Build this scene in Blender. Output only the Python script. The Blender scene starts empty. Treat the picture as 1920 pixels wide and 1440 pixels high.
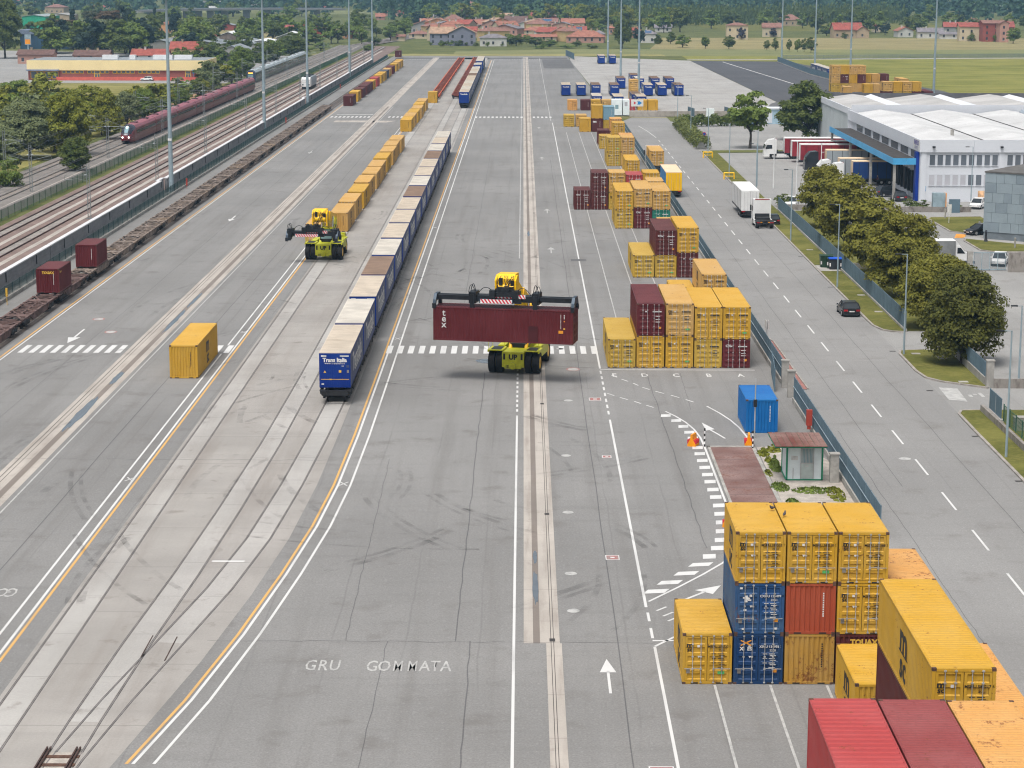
import bpy, math, random
import numpy as np
from math import sin, cos, pi, radians, hypot, atan2
R = random.Random(7)
SC = bpy.context.scene
COL = SC.collection

# ---------------------------------------------------------------- camera, light, exposure
cam = bpy.data.cameras.new('camera')
cam.sensor_width = 36.0
cam.lens = 3985.877 / 1920 * 36.0
cam.clip_start = 1.0
cam.clip_end = 12000.0
camo = bpy.data.objects.new('camera', cam)
COL.objects.link(camo)
import mathutils
camo.location = (0, 0, 34.639)
camo.rotation_mode = 'QUATERNION'
camo.rotation_quaternion = (mathutils.Matrix.Rotation(0.00497604, 3, 'Z') @ mathutils.Matrix.Rotation(pi / 2 - 0.191444147, 3, 'X')
                            @ mathutils.Matrix.Rotation(0.00128768, 3, 'Z')).to_quaternion()
SC.camera = camo
SUN_EL, SUN_AZ = 66.0, 205.0          # degrees; azimuth clockwise from +Y (yard direction)
w = bpy.data.worlds.new('World')
SC.world = w
w.use_nodes = True
nt = w.node_tree
bg = nt.nodes['Background']
sky = nt.nodes.new('ShaderNodeTexSky')
sky.sky_type = 'NISHITA'
sky.sun_disc = False
sky.sun_elevation = radians(SUN_EL)
sky.sun_rotation = radians(SUN_AZ)
sky.air_density = 1.0
sky.dust_density = 6.0
sky.ozone_density = 1.0
hs = nt.nodes.new('ShaderNodeHueSaturation')   # cloud deck: the same sky, greyed
hs.inputs['Saturation'].default_value = 0.22
nt.links.new(sky.outputs[0], hs.inputs['Color'])
nt.links.new(hs.outputs[0], bg.inputs[0])
bg.inputs[1].default_value = 0.106
sun = bpy.data.lights.new('sun', 'SUN')
sun.energy = 1.6
sun.angle = radians(24)
sun.color = (1.0, 0.96, 0.9)
suno = bpy.data.objects.new('sun', sun)
COL.objects.link(suno)
az, el = radians(SUN_AZ), radians(SUN_EL)
suno.rotation_mode = 'QUATERNION'
suno.rotation_quaternion = mathutils.Vector((sin(az) * cos(el), cos(az) * cos(el), sin(el))).to_track_quat('Z', 'Y')
SC.view_settings.view_transform = 'Standard'
SC.view_settings.look = 'None'
SC.view_settings.exposure = 0.55
SC.view_settings.gamma = 1.0
SC.view_settings.use_curve_mapping = False
SC.render.engine = 'CYCLES'
SC.cycles.pixel_filter_type = 'BLACKMAN_HARRIS'
SC.cycles.filter_width = 1.15
SC.cycles.max_bounces = 6
SC.cycles.diffuse_bounces = 2
SC.cycles.glossy_bounces = 2
SC.cycles.volume_bounces = 0
SC.cycles.transparent_max_bounces = 12

# ---------------------------------------------------------------- helpers
def lin(c):
    c /= 255.0
    return c / 12.92 if c <= 0.04045 else ((c + 0.055) / 1.055) ** 2.4
def S(r, g, b):
    return (lin(r), lin(g), lin(b))

class MB:
    """collects faces and links them as one mesh"""
    def __init__(s):
        s.v = []; s.f = []; s.m = []; s.mi = 0
    def face(s, *pts):
        n = len(s.v); s.v += pts; s.f.append(tuple(range(n, n + len(pts)))); s.m.append(s.mi); return s
    def poly(s, vs, fs):
        n = len(s.v); s.v += vs
        for f in fs: s.f.append(tuple(i + n for i in f)); s.m.append(s.mi)
        return s
    def box(s, x0, x1, y0, y1, z0, z1):
        return s.poly([(x0, y0, z0), (x1, y0, z0), (x1, y1, z0), (x0, y1, z0), (x0, y0, z1), (x1, y0, z1), (x1, y1, z1), (x0, y1, z1)],
                      [(0, 3, 2, 1), (4, 5, 6, 7), (0, 1, 5, 4), (1, 2, 6, 5), (2, 3, 7, 6), (3, 0, 4, 7)])
    def obox(s, cx, cy, z0, z1, sx, sy, a=0):
        c, q = cos(a), sin(a)
        b = [(cx + x * c - y * q, cy + x * q + y * c) for x, y in ((-sx / 2, -sy / 2), (sx / 2, -sy / 2), (sx / 2, sy / 2), (-sx / 2, sy / 2))]
        return s.prism(b, z0, z1)
    def beam(s, a, b, wx, wz=None):
        wz = wz or wx
        a = mathutils.Vector(a); b = mathutils.Vector(b); d = (b - a).normalized()
        u = d.cross((0, 0, 1))
        u = u.normalized() if u.length > 1e-4 else mathutils.Vector((1, 0, 0))
        t = u.cross(d)
        p = []
        for e in (a, b):
            for i, j in ((-1, -1), (1, -1), (1, 1), (-1, 1)): p.append(tuple(e + u * (i * wx / 2) + t * (j * wz / 2)))
        return s.poly(p, [(0, 1, 2, 3), (7, 6, 5, 4), (0, 4, 5, 1), (1, 5, 6, 2), (2, 6, 7, 3), (3, 7, 4, 0)])
    def prism(s, xy, z0, z1):
        n = len(xy)
        return s.poly([(x, y, z0) for x, y in xy] + [(x, y, z1) for x, y in xy],
                      [tuple(range(n - 1, -1, -1)), tuple(range(n, 2 * n))] + [(i, (i + 1) % n, n + (i + 1) % n, n + i) for i in range(n)])
    def xprism(s, yz, x0, x1):
        n = len(yz)
        return s.poly([(x0, y, z) for y, z in yz] + [(x1, y, z) for y, z in yz],
                      [tuple(range(n)), tuple(range(2 * n - 1, n - 1, -1))] + [(i, n + i, n + (i + 1) % n, (i + 1) % n) for i in range(n)])
    def yprism(s, xz, y0, y1):
        n = len(xz)
        return s.poly([(x, y0, z) for x, z in xz] + [(x, y1, z) for x, z in xz],
                      [tuple(range(n)), tuple(range(2 * n - 1, n - 1, -1))] + [(i, n + i, n + (i + 1) % n, (i + 1) % n) for i in range(n)])
    def cyl(s, a, b, r0, r1=None, n=8):
        r1 = r0 if r1 is None else r1
        a = mathutils.Vector(a); b = mathutils.Vector(b); d = (b - a).normalized()
        u = d.cross((0, 0, 1)); u = u.normalized() if u.length > 1e-4 else mathutils.Vector((1, 0, 0))
        t = u.cross(d); p = []
        for e, r in ((a, r0), (b, r1)):
            for k in range(n): p.append(tuple(e + (u * cos(2 * pi * k / n) + t * sin(2 * pi * k / n)) * r))
        return s.poly(p, [tuple(range(n)), tuple(range(2 * n - 1, n - 1, -1))] + [(k, n + k, n + (k + 1) % n, (k + 1) % n) for k in range(n)])
    def tube(s, pts, r, n=5):
        for a, b in zip(pts, pts[1:]): s.cyl(a, b, r, r, n)
        return s
    def strip(s, pts, wd, z=0.0):
        """flat ribbon along a polyline"""
        L = []; Rr = []
        for i, (x, y) in enumerate(pts):
            x0, y0 = pts[max(i - 1, 0)]; x1, y1 = pts[min(i + 1, len(pts) - 1)]
            dx, dy = x1 - x0, y1 - y0; l = hypot(dx, dy) or 1
            nx, ny = -dy / l * wd / 2, dx / l * wd / 2
            L.append((x + nx, y + ny, z)); Rr.append((x - nx, y - ny, z))
        for i in range(len(pts) - 1): s.face(Rr[i], Rr[i + 1], L[i + 1], L[i])
        return s
    def rect(s, x0, x1, y0, y1, z=0.0):
        return s.face((x0, y0, z), (x1, y0, z), (x1, y1, z), (x0, y1, z))
    def flat(s, xy, z=0.0):
        return s.face(*[(x, y, z) for x, y in xy])
    def wallquad(s, x0, x1, y, z0, z1):
        return s.face((x0, y, z0), (x1, y, z0), (x1, y, z1), (x0, y, z1))
    def xf(s, rz=0, dx=0, dy=0, dz=0, start=0):
        c, q = cos(rz), sin(rz)
        s.v[start:] = [(x * c - y * q + dx, x * q + y * c + dy, z + dz) for x, y, z in s.v[start:]]; return s
    def mesh(s, name, smooth=False):
        me = bpy.data.meshes.new(name)
        me.from_pydata(s.v, [], s.f); 
        if any(s.m): me.polygons.foreach_set('material_index', s.m)
        if smooth: me.polygons.foreach_set('use_smooth', [True] * len(s.f))
        return me
    def build(s, name, mats, parent=None, loc=None, smooth=False):
        return ob(name, s.mesh(name, smooth), mats, parent, loc)

def ob(name, me, mats=None, parent=None, loc=None, rz=0.0):
    o = bpy.data.objects.new(name, me)
    COL.objects.link(o)
    if parent is not None: o.parent = parent
    if loc is not None: o.location = loc
    if rz: o.rotation_euler = (0, 0, rz)
    if mats is not None:
        if not isinstance(mats, (list, tuple)): mats = [mats]
        while len(me.materials) < len(mats): me.materials.append(mats[len(me.materials)])
        for i, mm in enumerate(mats):
            if me.materials[i] is not mm:
                o.material_slots[i].link = 'OBJECT'; o.material_slots[i].material = mm
    return o
def empty(name, loc=(0, 0, 0), rz=0.0):
    o = bpy.data.objects.new(name, None); COL.objects.link(o); o.location = loc; o.rotation_euler = (0, 0, rz)
    o.empty_display_size = 0.5
    return o
def tag(o, label=None, cat=None, group=None, kind=None):
    if label: o['label'] = label
    if cat: o['category'] = cat
    if group: o['group'] = group
    if kind: o['kind'] = kind
    return o
def copy_tree(o, parent=None):
    c = o.copy(); COL.objects.link(c)
    if parent is not None: c.parent = parent
    for ch in list(KIDS.get(o.name, ())) or o.children: copy_tree(ch, c)
    return c
KIDS = {}
CACHE = {}
def cached(key, fn):
    if key not in CACHE: CACHE[key] = fn()
    return CACHE[key]

def text_mesh(s, size, bold=0.0, align='CENTER', shear=0.0, sx=1.0):
    def mk():
        cu = bpy.data.curves.new('lettering', 'FONT')
        cu.body = s; cu.size = size; cu.offset = bold; cu.align_x = align; cu.align_y = 'CENTER'; cu.shear = shear
        cu.resolution_u = 2
        o = bpy.data.objects.new('lettering', cu)
        me = bpy.data.meshes.new_from_object(o)
        if sx != 1.0:
            for v in me.vertices: v.co.x *= sx
        bpy.data.objects.remove(o); bpy.data.curves.remove(cu)
        me.materials.clear(); me.materials.append(None)
        me.name = 'lettering'
        return me
    return cached(('t', s, size, bold, align, shear, sx), mk)
def text_front(s, size, x, y, z, mat, parent, name='lettering', rot=(pi / 2, 0, 0), **k):
    o = ob(name, text_mesh(s, size, **k), mat, parent, (x, y, z)); o.rotation_euler = rot; return o

# ---------------------------------------------------------------- materials
MAT = {}
class NT:
    def __init__(s, name):
        s.m = bpy.data.materials.new(name); s.m.use_nodes = True
        s.t = s.m.node_tree; s.b = s.t.nodes['Principled BSDF']; s.pos = None
    def n(s, typ, **kw):
        nd = s.t.nodes.new('ShaderNode' + typ)
        for k, v in kw.items():
            if k in nd.bl_rna.properties: setattr(nd, k, v)
        return nd
    def put(s, sock, v):
        if hasattr(v, 'links') or isinstance(v, bpy.types.NodeSocket): s.t.links.new(v, sock)
        elif isinstance(v, tuple) and len(v) == 3 and sock.type == 'RGBA': sock.default_value = (*v, 1)
        else: sock.default_value = v
    def P(s):
        if s.pos is None: s.pos = s.n('NewGeometry').outputs['Position']
        return s.pos
    def scaled(s, sc, src=None):
        mp = s.n('Mapping'); s.put(mp.inputs['Vector'], src or s.P()); mp.inputs['Scale'].default_value = sc; return mp.outputs[0]
    def noise(s, sc, detail=3.0, rough=.55, vec=None):
        nn = s.n('TexNoise')
        if isinstance(sc, tuple): vec = s.scaled(sc, vec); sc = 1.0
        s.put(nn.inputs['Vector'], vec or s.P()); nn.inputs['Scale'].default_value = sc
        nn.inputs['Detail'].default_value = detail; nn.inputs['Roughness'].default_value = rough
        return nn.outputs['Fac']
    def ramp(s, v, a, b, lo=0.0, hi=1.0):
        r = s.n('MapRange', interpolation_type='SMOOTHSTEP'); s.put(r.inputs[0], v)
        for i, q in enumerate((a, b, lo, hi)): r.inputs[i + 1].default_value = q
        return r.outputs[0]
    def math(s, op, a, b=0.0):
        m = s.n('Math', operation=op); s.put(m.inputs[0], a); s.put(m.inputs[1], b); return m.outputs[0]
    def mix(s, f, a, b, mode='MIX'):
        m = s.n('Mix', data_type='RGBA', blend_type=mode)
        s.put(m.inputs[0], f); s.put(m.inputs[6], a); s.put(m.inputs[7], b); return m.outputs[2]
    def sep(s, v=None):
        x = s.n('SeparateXYZ'); s.put(x.inputs[0], v or s.P()); return x.outputs
    def bump(s, h, st=.2, dist=.05):
        b = s.n('Bump'); b.inputs['Strength'].default_value = st; b.inputs['Distance'].default_value = dist
        s.put(b.inputs['Height'], h); s.put(s.b.inputs['Normal'], b.outputs[0])
    def out(s, col, rough=.8, metal=0.0, spec=.3):
        s.put(s.b.inputs['Base Color'], col); s.put(s.b.inputs['Roughness'], rough); s.b.inputs['Metallic'].default_value = metal
        s.b.inputs['Specular IOR Level'].default_value = spec
        return s.m
def mul(c, k): return tuple(min(1, q * k) for q in c)
def plain(name, col, rough=.6, metal=0.0, var=.18, sc=.8, spec=.3, fine=None):
    """paint or plaster with weathering that sits on the thing itself"""
    def mk():
        t = NT(name)
        f = t.noise(sc, 4)
        c = t.mix(t.ramp(f, .3, .7), mul(col, 1 - var), mul(col, 1 + var))
        if fine: c = t.mix(t.ramp(t.noise(fine, 2), .35, .65, 0, .5), c, mul(col, .72))
        return t.out(c, rough, metal, spec)
    return cached(('m', name), mk)
def paintwork(name, col, wear=.25, rust=.1, rough=.5, fade=None):
    """container steel: chalky fading, vertical streaks, rust spots"""
    def mk():
        t = NT(name); col_ = mul(col, .71); fade_ = mul(fade, .71) if fade else None
        fade_c = fade_ or tuple(.86 * q + .14 * (sum(col_) / 3) for q in col_)
        inf = t.n('ObjectInfo')
        c = t.mix(t.ramp(t.noise(.45, 4), .3, .75, 0, .75), col_, mul(fade_c, 1.08))
        c = t.mix(t.math('MULTIPLY', inf.outputs['Random'], .35), c, mul(fade_c, .86))
        st = t.noise((7.0, 7.0, .5), 3)
        c = t.mix(t.ramp(st, .52, .75, 0, wear), c, mul(col_, .45))
        c = t.mix(t.ramp(t.noise(2.2, 5, .65), .5, .8, 0, wear), c, mul(fade_c, .6))
        rs = t.math('MULTIPLY', t.noise(5.5, 5, .7), t.ramp(t.noise(.7, 2), .3, .7, .7, 1.15))
        c = t.mix(t.ramp(rs, .66 - rust * .36, .76 - rust * .28, 0, .8), c, S(112, 62, 36))
        return t.out(c, rough, 0, .2)
    return cached(('m', name), mk)
# ---------------------------------------------------------------- ground materials
def asphalt(name, col, lane=3.9, seam=.34, off=0.0, streak=.5, cross=0):
    t = NT(name)
    x, y, z = t.sep()
    c = t.mix(t.ramp(t.noise(.045, 4), .3, .7), mul(col, .86), mul(col, 1.1))
    warp = t.math('ADD', t.math('MULTIPLY', t.noise(.09, 4), .55), x)
    u = t.math('DIVIDE', t.math('ADD', warp, off), lane)
    cell = t.n('TexWhiteNoise', noise_dimensions='1D'); t.put(cell.inputs['W'], t.math('FLOOR', u))
    c = t.mix(t.ramp(cell.outputs[0], 0, 1, 0, .16), c, mul(col, .62))                   # paving lanes laid on different days
    d = t.math('ABSOLUTE', t.math('SUBTRACT', t.math('FRACT', u), .5))
    sm = t.math('MULTIPLY', t.ramp(d, .006 / lane * 1.9, .045 / lane * 1.9, 1, 0), t.ramp(t.noise(.06, 2), .38, .62, .05, seam))
    c = t.mix(sm, c, mul(col, .48))                                                       # tar seams
    sk = t.noise((.75, .022, 1), 4)
    c = t.mix(t.ramp(sk, .46, .74, 0, streak), c, mul((col[0], col[1] * .97, col[2] * .94), .66))      # tyre-worn lanes
    sk2 = t.noise((.1, .9, 1), 4)
    c = t.mix(t.ramp(sk2, .52, .76, 0, .34), c, mul(col, .68))
    sp = t.noise(.33, 5, .6)
    c = t.mix(t.ramp(sp, .54, .74, 0, .62), c, mul((col[0] * 1.02, col[1] * .96, col[2] * .92), .58))         # oil and rubber stains
    # long cracks
    vo = t.n('TexVoronoi', feature='DISTANCE_TO_EDGE'); vo.inputs['Scale'].default_value = 1.0
    wv = t.n('VectorMath', operation='ADD'); nz = t.n('TexNoise'); nz.inputs['Scale'].default_value = .5; nz.inputs['Detail'].default_value = 4
    t.put(nz.inputs['Vector'], t.P()); sc = t.n('VectorMath', operation='SCALE'); t.put(sc.inputs[0], nz.outputs['Color']); sc.inputs['Scale'].default_value = 2.6
    t.put(wv.inputs[0], t.P()); t.put(wv.inputs[1], sc.outputs[0]); t.put(vo.inputs['Vector'], t.scaled((.085, .045, 1), wv.outputs[0]))
    ck = t.math('MULTIPLY', t.ramp(vo.outputs['Distance'], .0, .0045, 1, 0), t.ramp(t.noise(.05, 2), .5, .66, 0, .25))
    c = t.mix(ck, c, mul(col, .42))
    fine = t.noise(9.0, 3, .8)
    c = t.mix(t.ramp(fine, .3, .7, .52, 0), c, mul(col, .45))
    c = t.mix(t.ramp(t.noise(5.0, 2, .6), .55, .75, 0, .3), c, mul(col, 1.35))
    c = t.mix(t.ramp(t.noise(2.2, 4, .7), .35, .7, .14, 0), c, mul(col, .55))
    t.bump(fine, .25, .01)
    return t.out(c, .9, 0, .25)
M_ASPH = asphalt('yard_asphalt', (.268, .262, .255))
M_ROAD = asphalt('road_asphalt', (.31, .303, .295), 4.1, .3, 1.2, .2)
M_LOT = asphalt('lot_asphalt', (.35, .343, .332), 5.5, .3, .4, .25)
M_DARK = asphalt('new_asphalt', (.105, .105, .114), 4.2, .3, 0, .35)
M_PATCH = asphalt('patched_asphalt', (.16, .157, .158), 6, .2, 0, .4)

def concrete(name, col, jx=0, jy=0, dirt=(.32, .27, .23), dk=.6, ax=.35, ay=.03):
    t = NT(name)
    x, y, z = t.sep()
    c = t.mix(t.ramp(t.noise(.12, 5), .3, .7), mul(col, .88), mul(col, 1.08))
    c = t.mix(t.ramp(t.noise((ax, ay, 1), 5, .6), .42, .78, 0, dk), c, mul(dirt, .62))
    c = t.mix(t.ramp(t.noise((.03, .5, 1), 4), .5, .8, 0, .3), c, mul(col, .72))
    c = t.mix(t.ramp(t.noise(.5, 5, .65), .58, .74, 0, .5), c, mul(dirt, .5))
    for a, j in ((x, jx), (y, jy)):
        if j:
            u = t.math('FRACT', t.math('DIVIDE', a, j))
            d = t.math('ABSOLUTE', t.math('SUBTRACT', u, .5))
            c = t.mix(t.ramp(d, .02 / j, .06 / j, .42, 0), c, mul(col, .4))
    c = t.mix(t.ramp(t.noise(7, 3, .75), .3, .7, .16, 0), c, mul(col, .5))
    return t.out(c, .88, 0, .25)
M_SLAB = concrete('track_slab', (.335, .316, .295), 0, 9.0)
M_STRIP = concrete('channel_concrete', (.44, .40, .36), 0, 6.0, dk=.6, ax=1.2, ay=.1)
M_GRIT = concrete('channel_grit', (.215, .185, .165), 0, 0, dk=.9, ax=1.5, ay=.25)
M_PALE = concrete('pale_concrete_yard', (.37, .358, .342), 6.2, 11.0, dk=.35, ax=.12, ay=.05)
M_KERB = plain('kerb_stone', (.33, .30, .275), .9, var=.25, sc=1.2, fine=6)
M_WALLC = plain('wall_concrete', (.36, .345, .32), .9, var=.22, sc=.7, fine=3)

def wornpaint(name, col, under, keep=.75):
    t = NT(name)
    f = t.noise(1.7, 5, .7)
    c = t.mix(t.ramp(f, keep - .14, keep + .12, 0, .85), mul(col, 1), under)
    c = t.mix(t.ramp(t.noise((.9, .15, 1), 4), .45, .75, 0, .38), c, under)
    return t.out(c, .75, 0, .25)
M_WHITE = wornpaint('white_road_paint', (.60, .595, .585), (.27, .265, .26))
M_WORN = wornpaint('worn_road_paint', (.46, .455, .44), (.27, .265, .26), .55)
M_YELL = wornpaint('yellow_road_paint', (.62, .36, .12), (.25, .21, .17), .7)
M_REDP = wornpaint('red_road_paint', (.36, .13, .12), (.25, .24, .23), .55)
def grassmat(name, a, b, rows=0, rx=0.0, sc=.35):
    t = NT(name)
    c = t.mix(t.ramp(t.noise(sc, 5, .6), .3, .7), a, b)
    c = t.mix(t.ramp(t.noise(2.4, 4, .7), .3, .72, .55, 0), c, mul(a, .45))
    c = t.mix(t.ramp(t.noise((.02, .16, 1), 4), .4, .7, 0, .55), c, mul(b, 1.15))
    if rows:
        x, y, z = t.sep()
        u = t.math('FRACT', t.math('DIVIDE', t.math('ADD', t.math('MULTIPLY', x, rx), y), rows))
        c = t.mix(t.ramp(t.math('ABSOLUTE', t.math('SUBTRACT', u, .5)), .1, .45, 0, .4), c, mul(a, .55))
    t.bump(t.noise(3.5, 4, .8), .6, .12)
    return t.out(c, .95, 0, .1)
M_LAWN = grassmat('lawn_grass', (.105, .115, .028), (.185, .175, .05))
M_MEAD = grassmat('meadow_grass', (.15, .165, .035), (.27, .255, .075), sc=.06)
M_STUB = grassmat('stubble_field', (.25, .215, .10), (.36, .31, .155), 7, .05, sc=.03)
M_FIELD = grassmat('green_field', (.17, .19, .085), (.27, .265, .12), 5, .02, sc=.04)
M_WILD = grassmat('rough_grass', (.075, .095, .03), (.16, .165, .06), sc=.1)
M_BALL = plain('grey_ballast', (.205, .185, .17), .95, var=.2, sc=.25, fine=5)
M_BALR = plain('brown_ballast', (.205, .148, .13), .95, var=.2, sc=.25, fine=5)
M_RAIL = plain('rusty_rail', (.085, .05, .042), .6, .3, var=.25)
M_RAILS = plain('polished_rail', (.24, .22, .21), .45, .4, var=.2)
M_GROOVE = plain('flangeway', (.085, .075, .07), .9)
M_SLEEP = plain('sleeper_wood', (.10, .055, .04), .9, var=.35, sc=3)
M_GRAV = plain('gravel_ground', (.40, .36, .32), .95, var=.22, sc=1.3, fine=8)
M_WATER = plain('puddle_water', (.10, .12, .14), .06, 0, var=.1, spec=.6)
M_IRON = plain('cast_iron', (.055, .05, .048), .7, .2)

def struct(name, mb, mat, parent=None):
    o = mb.build(name, mat, parent); o['kind'] = 'structure'; return o

# ---------------------------------------------------------------- ground and terrain
g = MB()
nx, ny = 36, 40
xs = np.linspace(-1600, 1600, nx); ys = [-300, 0, 300, 600, 900, 1200, 1500, 1700] + list(np.linspace(1900, 7000, ny - 8))
def terrain(x, y):
    e = 0.0
    if y > 2350: e = 300 * (1 - cos(min(1, (y - 2350) / 2600) * pi)) / 2 * (1 + .25 * sin(x / 310 + 1) + .15 * sin(x / 130))
    return e - .05
for j, y in enumerate(ys):
    for i, x in enumerate(xs): g.v.append((float(x), float(y), terrain(x, y)))
for j in range(ny - 1):
    for i in range(nx - 1):
        a = j * nx + i; g.f.append((a, a + 1, a + nx + 1, a + nx)); g.m.append(0)
struct('ground', g, M_WILD)

yard = struct('yard', MB().flat([(-62, 40), (22.2, 40), (22.2, 480), (18.6, 902), (-54, 902), (-58, 600), (-58, 200)], 0.0), M_ASPH)
def on_yard(name, mb, mat): return mb.build(name, mat, yard)
struct('road', MB().rect(22.2, 34.9, 40, 500, .0).flat([(22.2, 500), (34.9, 500), (34.9, 522), (27, 522)], 0), M_ROAD)
struct('service_yard', MB().flat([(34.9, 40), (140, 40), (140, 450), (66, 450), (58, 505), (34.9, 505)], -.004), M_LOT)
struct('container_yard', MB().flat([(22.5, 524), (59, 530), (66.5, 575), (69, 583), (66.5, 857), (19.6, 902), (18.8, 860)], .004), M_PALE)
struct('new_asphalt_yard', MB().flat([(69.2, 583), (89, 560), (125, 560), (125, 640), (105, 848), (66.7, 857)], .006), M_DARK)
struct('asphalt_patch', MB().flat([(54, 530), (58, 527), (88, 560), (68.9, 582), (66, 575)], .002), M_PATCH)
on_yard('asphalt_patch', MB().flat([(-52, 868), (18, 868), (18, 884), (-52, 884)], .004), M_PATCH)
on_yard('asphalt_patch', MB().flat([(7.6, 786), (18.9, 786), (18.9, 866), (7.6, 866)], .004), M_PATCH)

# concrete track slab with its embedded rails
def curve(x0, x1, y0, y1, n=18):            # easing from x0 (near) to x1 (far)
    return [(x0 + (x1 - x0) * (1 - (1 - t) ** 2), y0 + (y1 - y0) * t) for t in [i / n for i in range(n + 1)]]
edge_y = [(-21.5, 60), (-19.4, 80), (-17.9, 92), (-16.4, 104), (-15.3, 116), (-14.5, 128), (-14.1, 142), (-14.0, 160), (-14.0, 885)]
struct('track_slab', MB().flat([(-25.4, 40), (-23, 40)] + edge_y + [(-25.4, 885)], .004), M_SLAB)
def rail_pair(pts, gauge=1.5, name='rail', parent=None):
    for s in (-1, 1):
        c = []
        for i, (x, y) in enumerate(pts):
            x0, y0 = pts[max(i - 1, 0)]; x1, y1 = pts[min(i + 1, len(pts) - 1)]
            l = hypot(x1 - x0, y1 - y0); c.append((x + (y1 - y0) / l * s * gauge / 2, y - (x1 - x0) / l * s * gauge / 2))
        MB().strip(c, .12, .008).build('flangeway', M_GROOVE, parent)
        MB().strip(c, .065, .012).build('rail', M_RAILS, parent)
slab = bpy.data.objects['track_slab']
rail_pair([(-24.35, 50), (-24.35, 120), (-24.5, 880)], parent=slab)
rail_pair([(-20.7, 84), (-20.55, 95), (-20.2, 107), (-19.65, 120), (-19.2, 135), (-18.8, 155), (-18.65, 180), (-18.6, 230), (-18.6, 880)], parent=slab)
rail_pair([(-20.75, 84), (-20.4, 90), (-19.6, 98), (-18.5, 107), (-17.3, 117), (-16.4, 128), (-15.85, 142), (-15.5, 158), (-15.3, 175), (-15.2, 220), (-15.2, 880)], parent=slab)
MB().box(-19.62, -19.57, 104.6, 108.2, .004, .03).build('check_rail', M_RAIL, slab)
MB().box(-18.3, -18.25, 104.0, 108.0, .004, .03).build('check_rail', M_RAIL, slab)
M_SLABL = concrete('pale_slab_between_rails', (.40, .385, .365), 0, 7.0, dk=.35)
for pts in ([(-24.35, 50), (-24.35, 120), (-24.5, 880)], [(-20.55, 95), (-20.2, 107), (-19.65, 120), (-19.2, 135), (-18.8, 155), (-18.65, 180), (-18.6, 230), (-18.6, 880)], [(-18.5, 107), (-17.3, 117), (-16.4, 128), (-15.85, 142), (-15.5, 158), (-15.3, 175), (-15.2, 220), (-15.2, 880)]):
    MB().strip(pts, 1.3, .0062).build('slab_panel', M_SLABL, slab)
for k, (xa, ya, xb, yb) in enumerate(((-16.6, 107.4, 6.9, 107.2), (-3.3, 184, -3.5, 107.4), (-7.1, 107.4, -7.4, 62), (-2.7, 107.4, -2.8, 62), (-9.6, 150, -9.3, 107.4), (5.15, 400, 5.0, 62), (-6.3, 420, -6.2, 200), (-30.6, 480, -30.8, 80), (-41.2, 480, -41.3, 150), (-44, 150, -14, 149.6), (-12.3, 233, 6.8, 233.3), (10.9, 184, 11.3, 126), (13.9, 184, 13.6, 168), (-33.8, 219, -26, 219.4))):
    r = random.Random(k); n = 34; q = [(xa + (xb - xa) * i / n + r.uniform(-.05, .05) * (abs(xb - xa) < 2), ya + (yb - ya) * i / n + r.uniform(-.12, .12) * (abs(yb - ya) < 2)) for i in range(n + 1)]
    MB().strip(q, .04 + .025 * (k % 2), .008).build('asphalt_seam', M_PATCH, yard)
# open end of the track: pit with sleepers
struct('ballast_pit', MB().flat([(-21.6, 76), (-19.8, 76), (-19.8, 91.0), (-21.5, 91.0)], .009), M_GRAV)
pit = bpy.data.objects['ballast_pit']
for k in range(14):
    MB().box(-21.55, -19.85, 77 + k * 1.02, 77.3 + k * 1.02, .0, .05).build('sleeper', M_SLEEP, pit)
for s in (-.75, .75, -.6, .6):
    MB().box(-20.75 + s - .035, -20.75 + s + .035, 76, 91.4, .05, .14).build('rail', M_RAIL, pit)

# drainage channels
chl = struct('drainage_channel', MB().rect(-36.8, -34.4, 60, 885, .005), M_STRIP)
MB().rect(-35.45, -34.95, 60, 560, .009).build('gravel_line', M_GRIT, chl)
MB().rect(-36.45, -36.38, 60, 885, .009).build('slot_drain', M_GROOVE, chl)
MB().rect(-36.1, -36.05, 60, 885, .009).build('slot_drain', M_GROOVE, chl)
struct('drainage_channel', MB().rect(.10, .60, 107.1, 890, .005).rect(.96, 2.0, 107.1, 890, .005).rect(1.28, 2.1, 60, 107.1, .005), M_STRIP)
chc = bpy.data.objects['drainage_channel.001']
MB().rect(.58, .98, 107.1, 560, .004).build('gravel_line', M_GRIT, chc)
for xx in (1.52, 1.66):
    MB().rect(xx, xx + .035, 60, 885, .009).build('slot_drain', M_GROOVE, chc)
for yy in (107.4, 134, 170, 215, 262, 310, 360):
    MB().box(1.46, 1.76, yy, yy + .5, .0, .015).build('drain_grate', M_IRON, chc)
for k in range(36):
    MB().rect(1.5, 1.74, 62 + k * .75, 62.08 + k * .75, .011).build('grate_bar', M_IRON, chc)
def blob(cx, cy, rx, ry, z, n=16, seed=0, wob=.2):
    r = random.Random(seed)
    return MB().flat([(cx + rx * cos(2 * pi * k / n) * (1 + r.uniform(-wob, wob)), cy + ry * sin(2 * pi * k / n) * (1 + r.uniform(-wob, wob))) for k in range(n)], z)
for i, a in enumerate([(-35.2, 166, .35, 6.5), (-35.2, 181, .28, 3.2), (-35.15, 212, .25, 7), (-35.2, 226, .2, 5), (.78, 117.5, .17, 3.2), (.78, 124, .12, 1.4), (-3.4, 189.6, .8, 1.1), (.78, 285, .15, 3)]):
    o = blob(*a, .013, seed=i, n=22).build('puddle', M_WATER); o['kind'] = 'structure'

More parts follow.
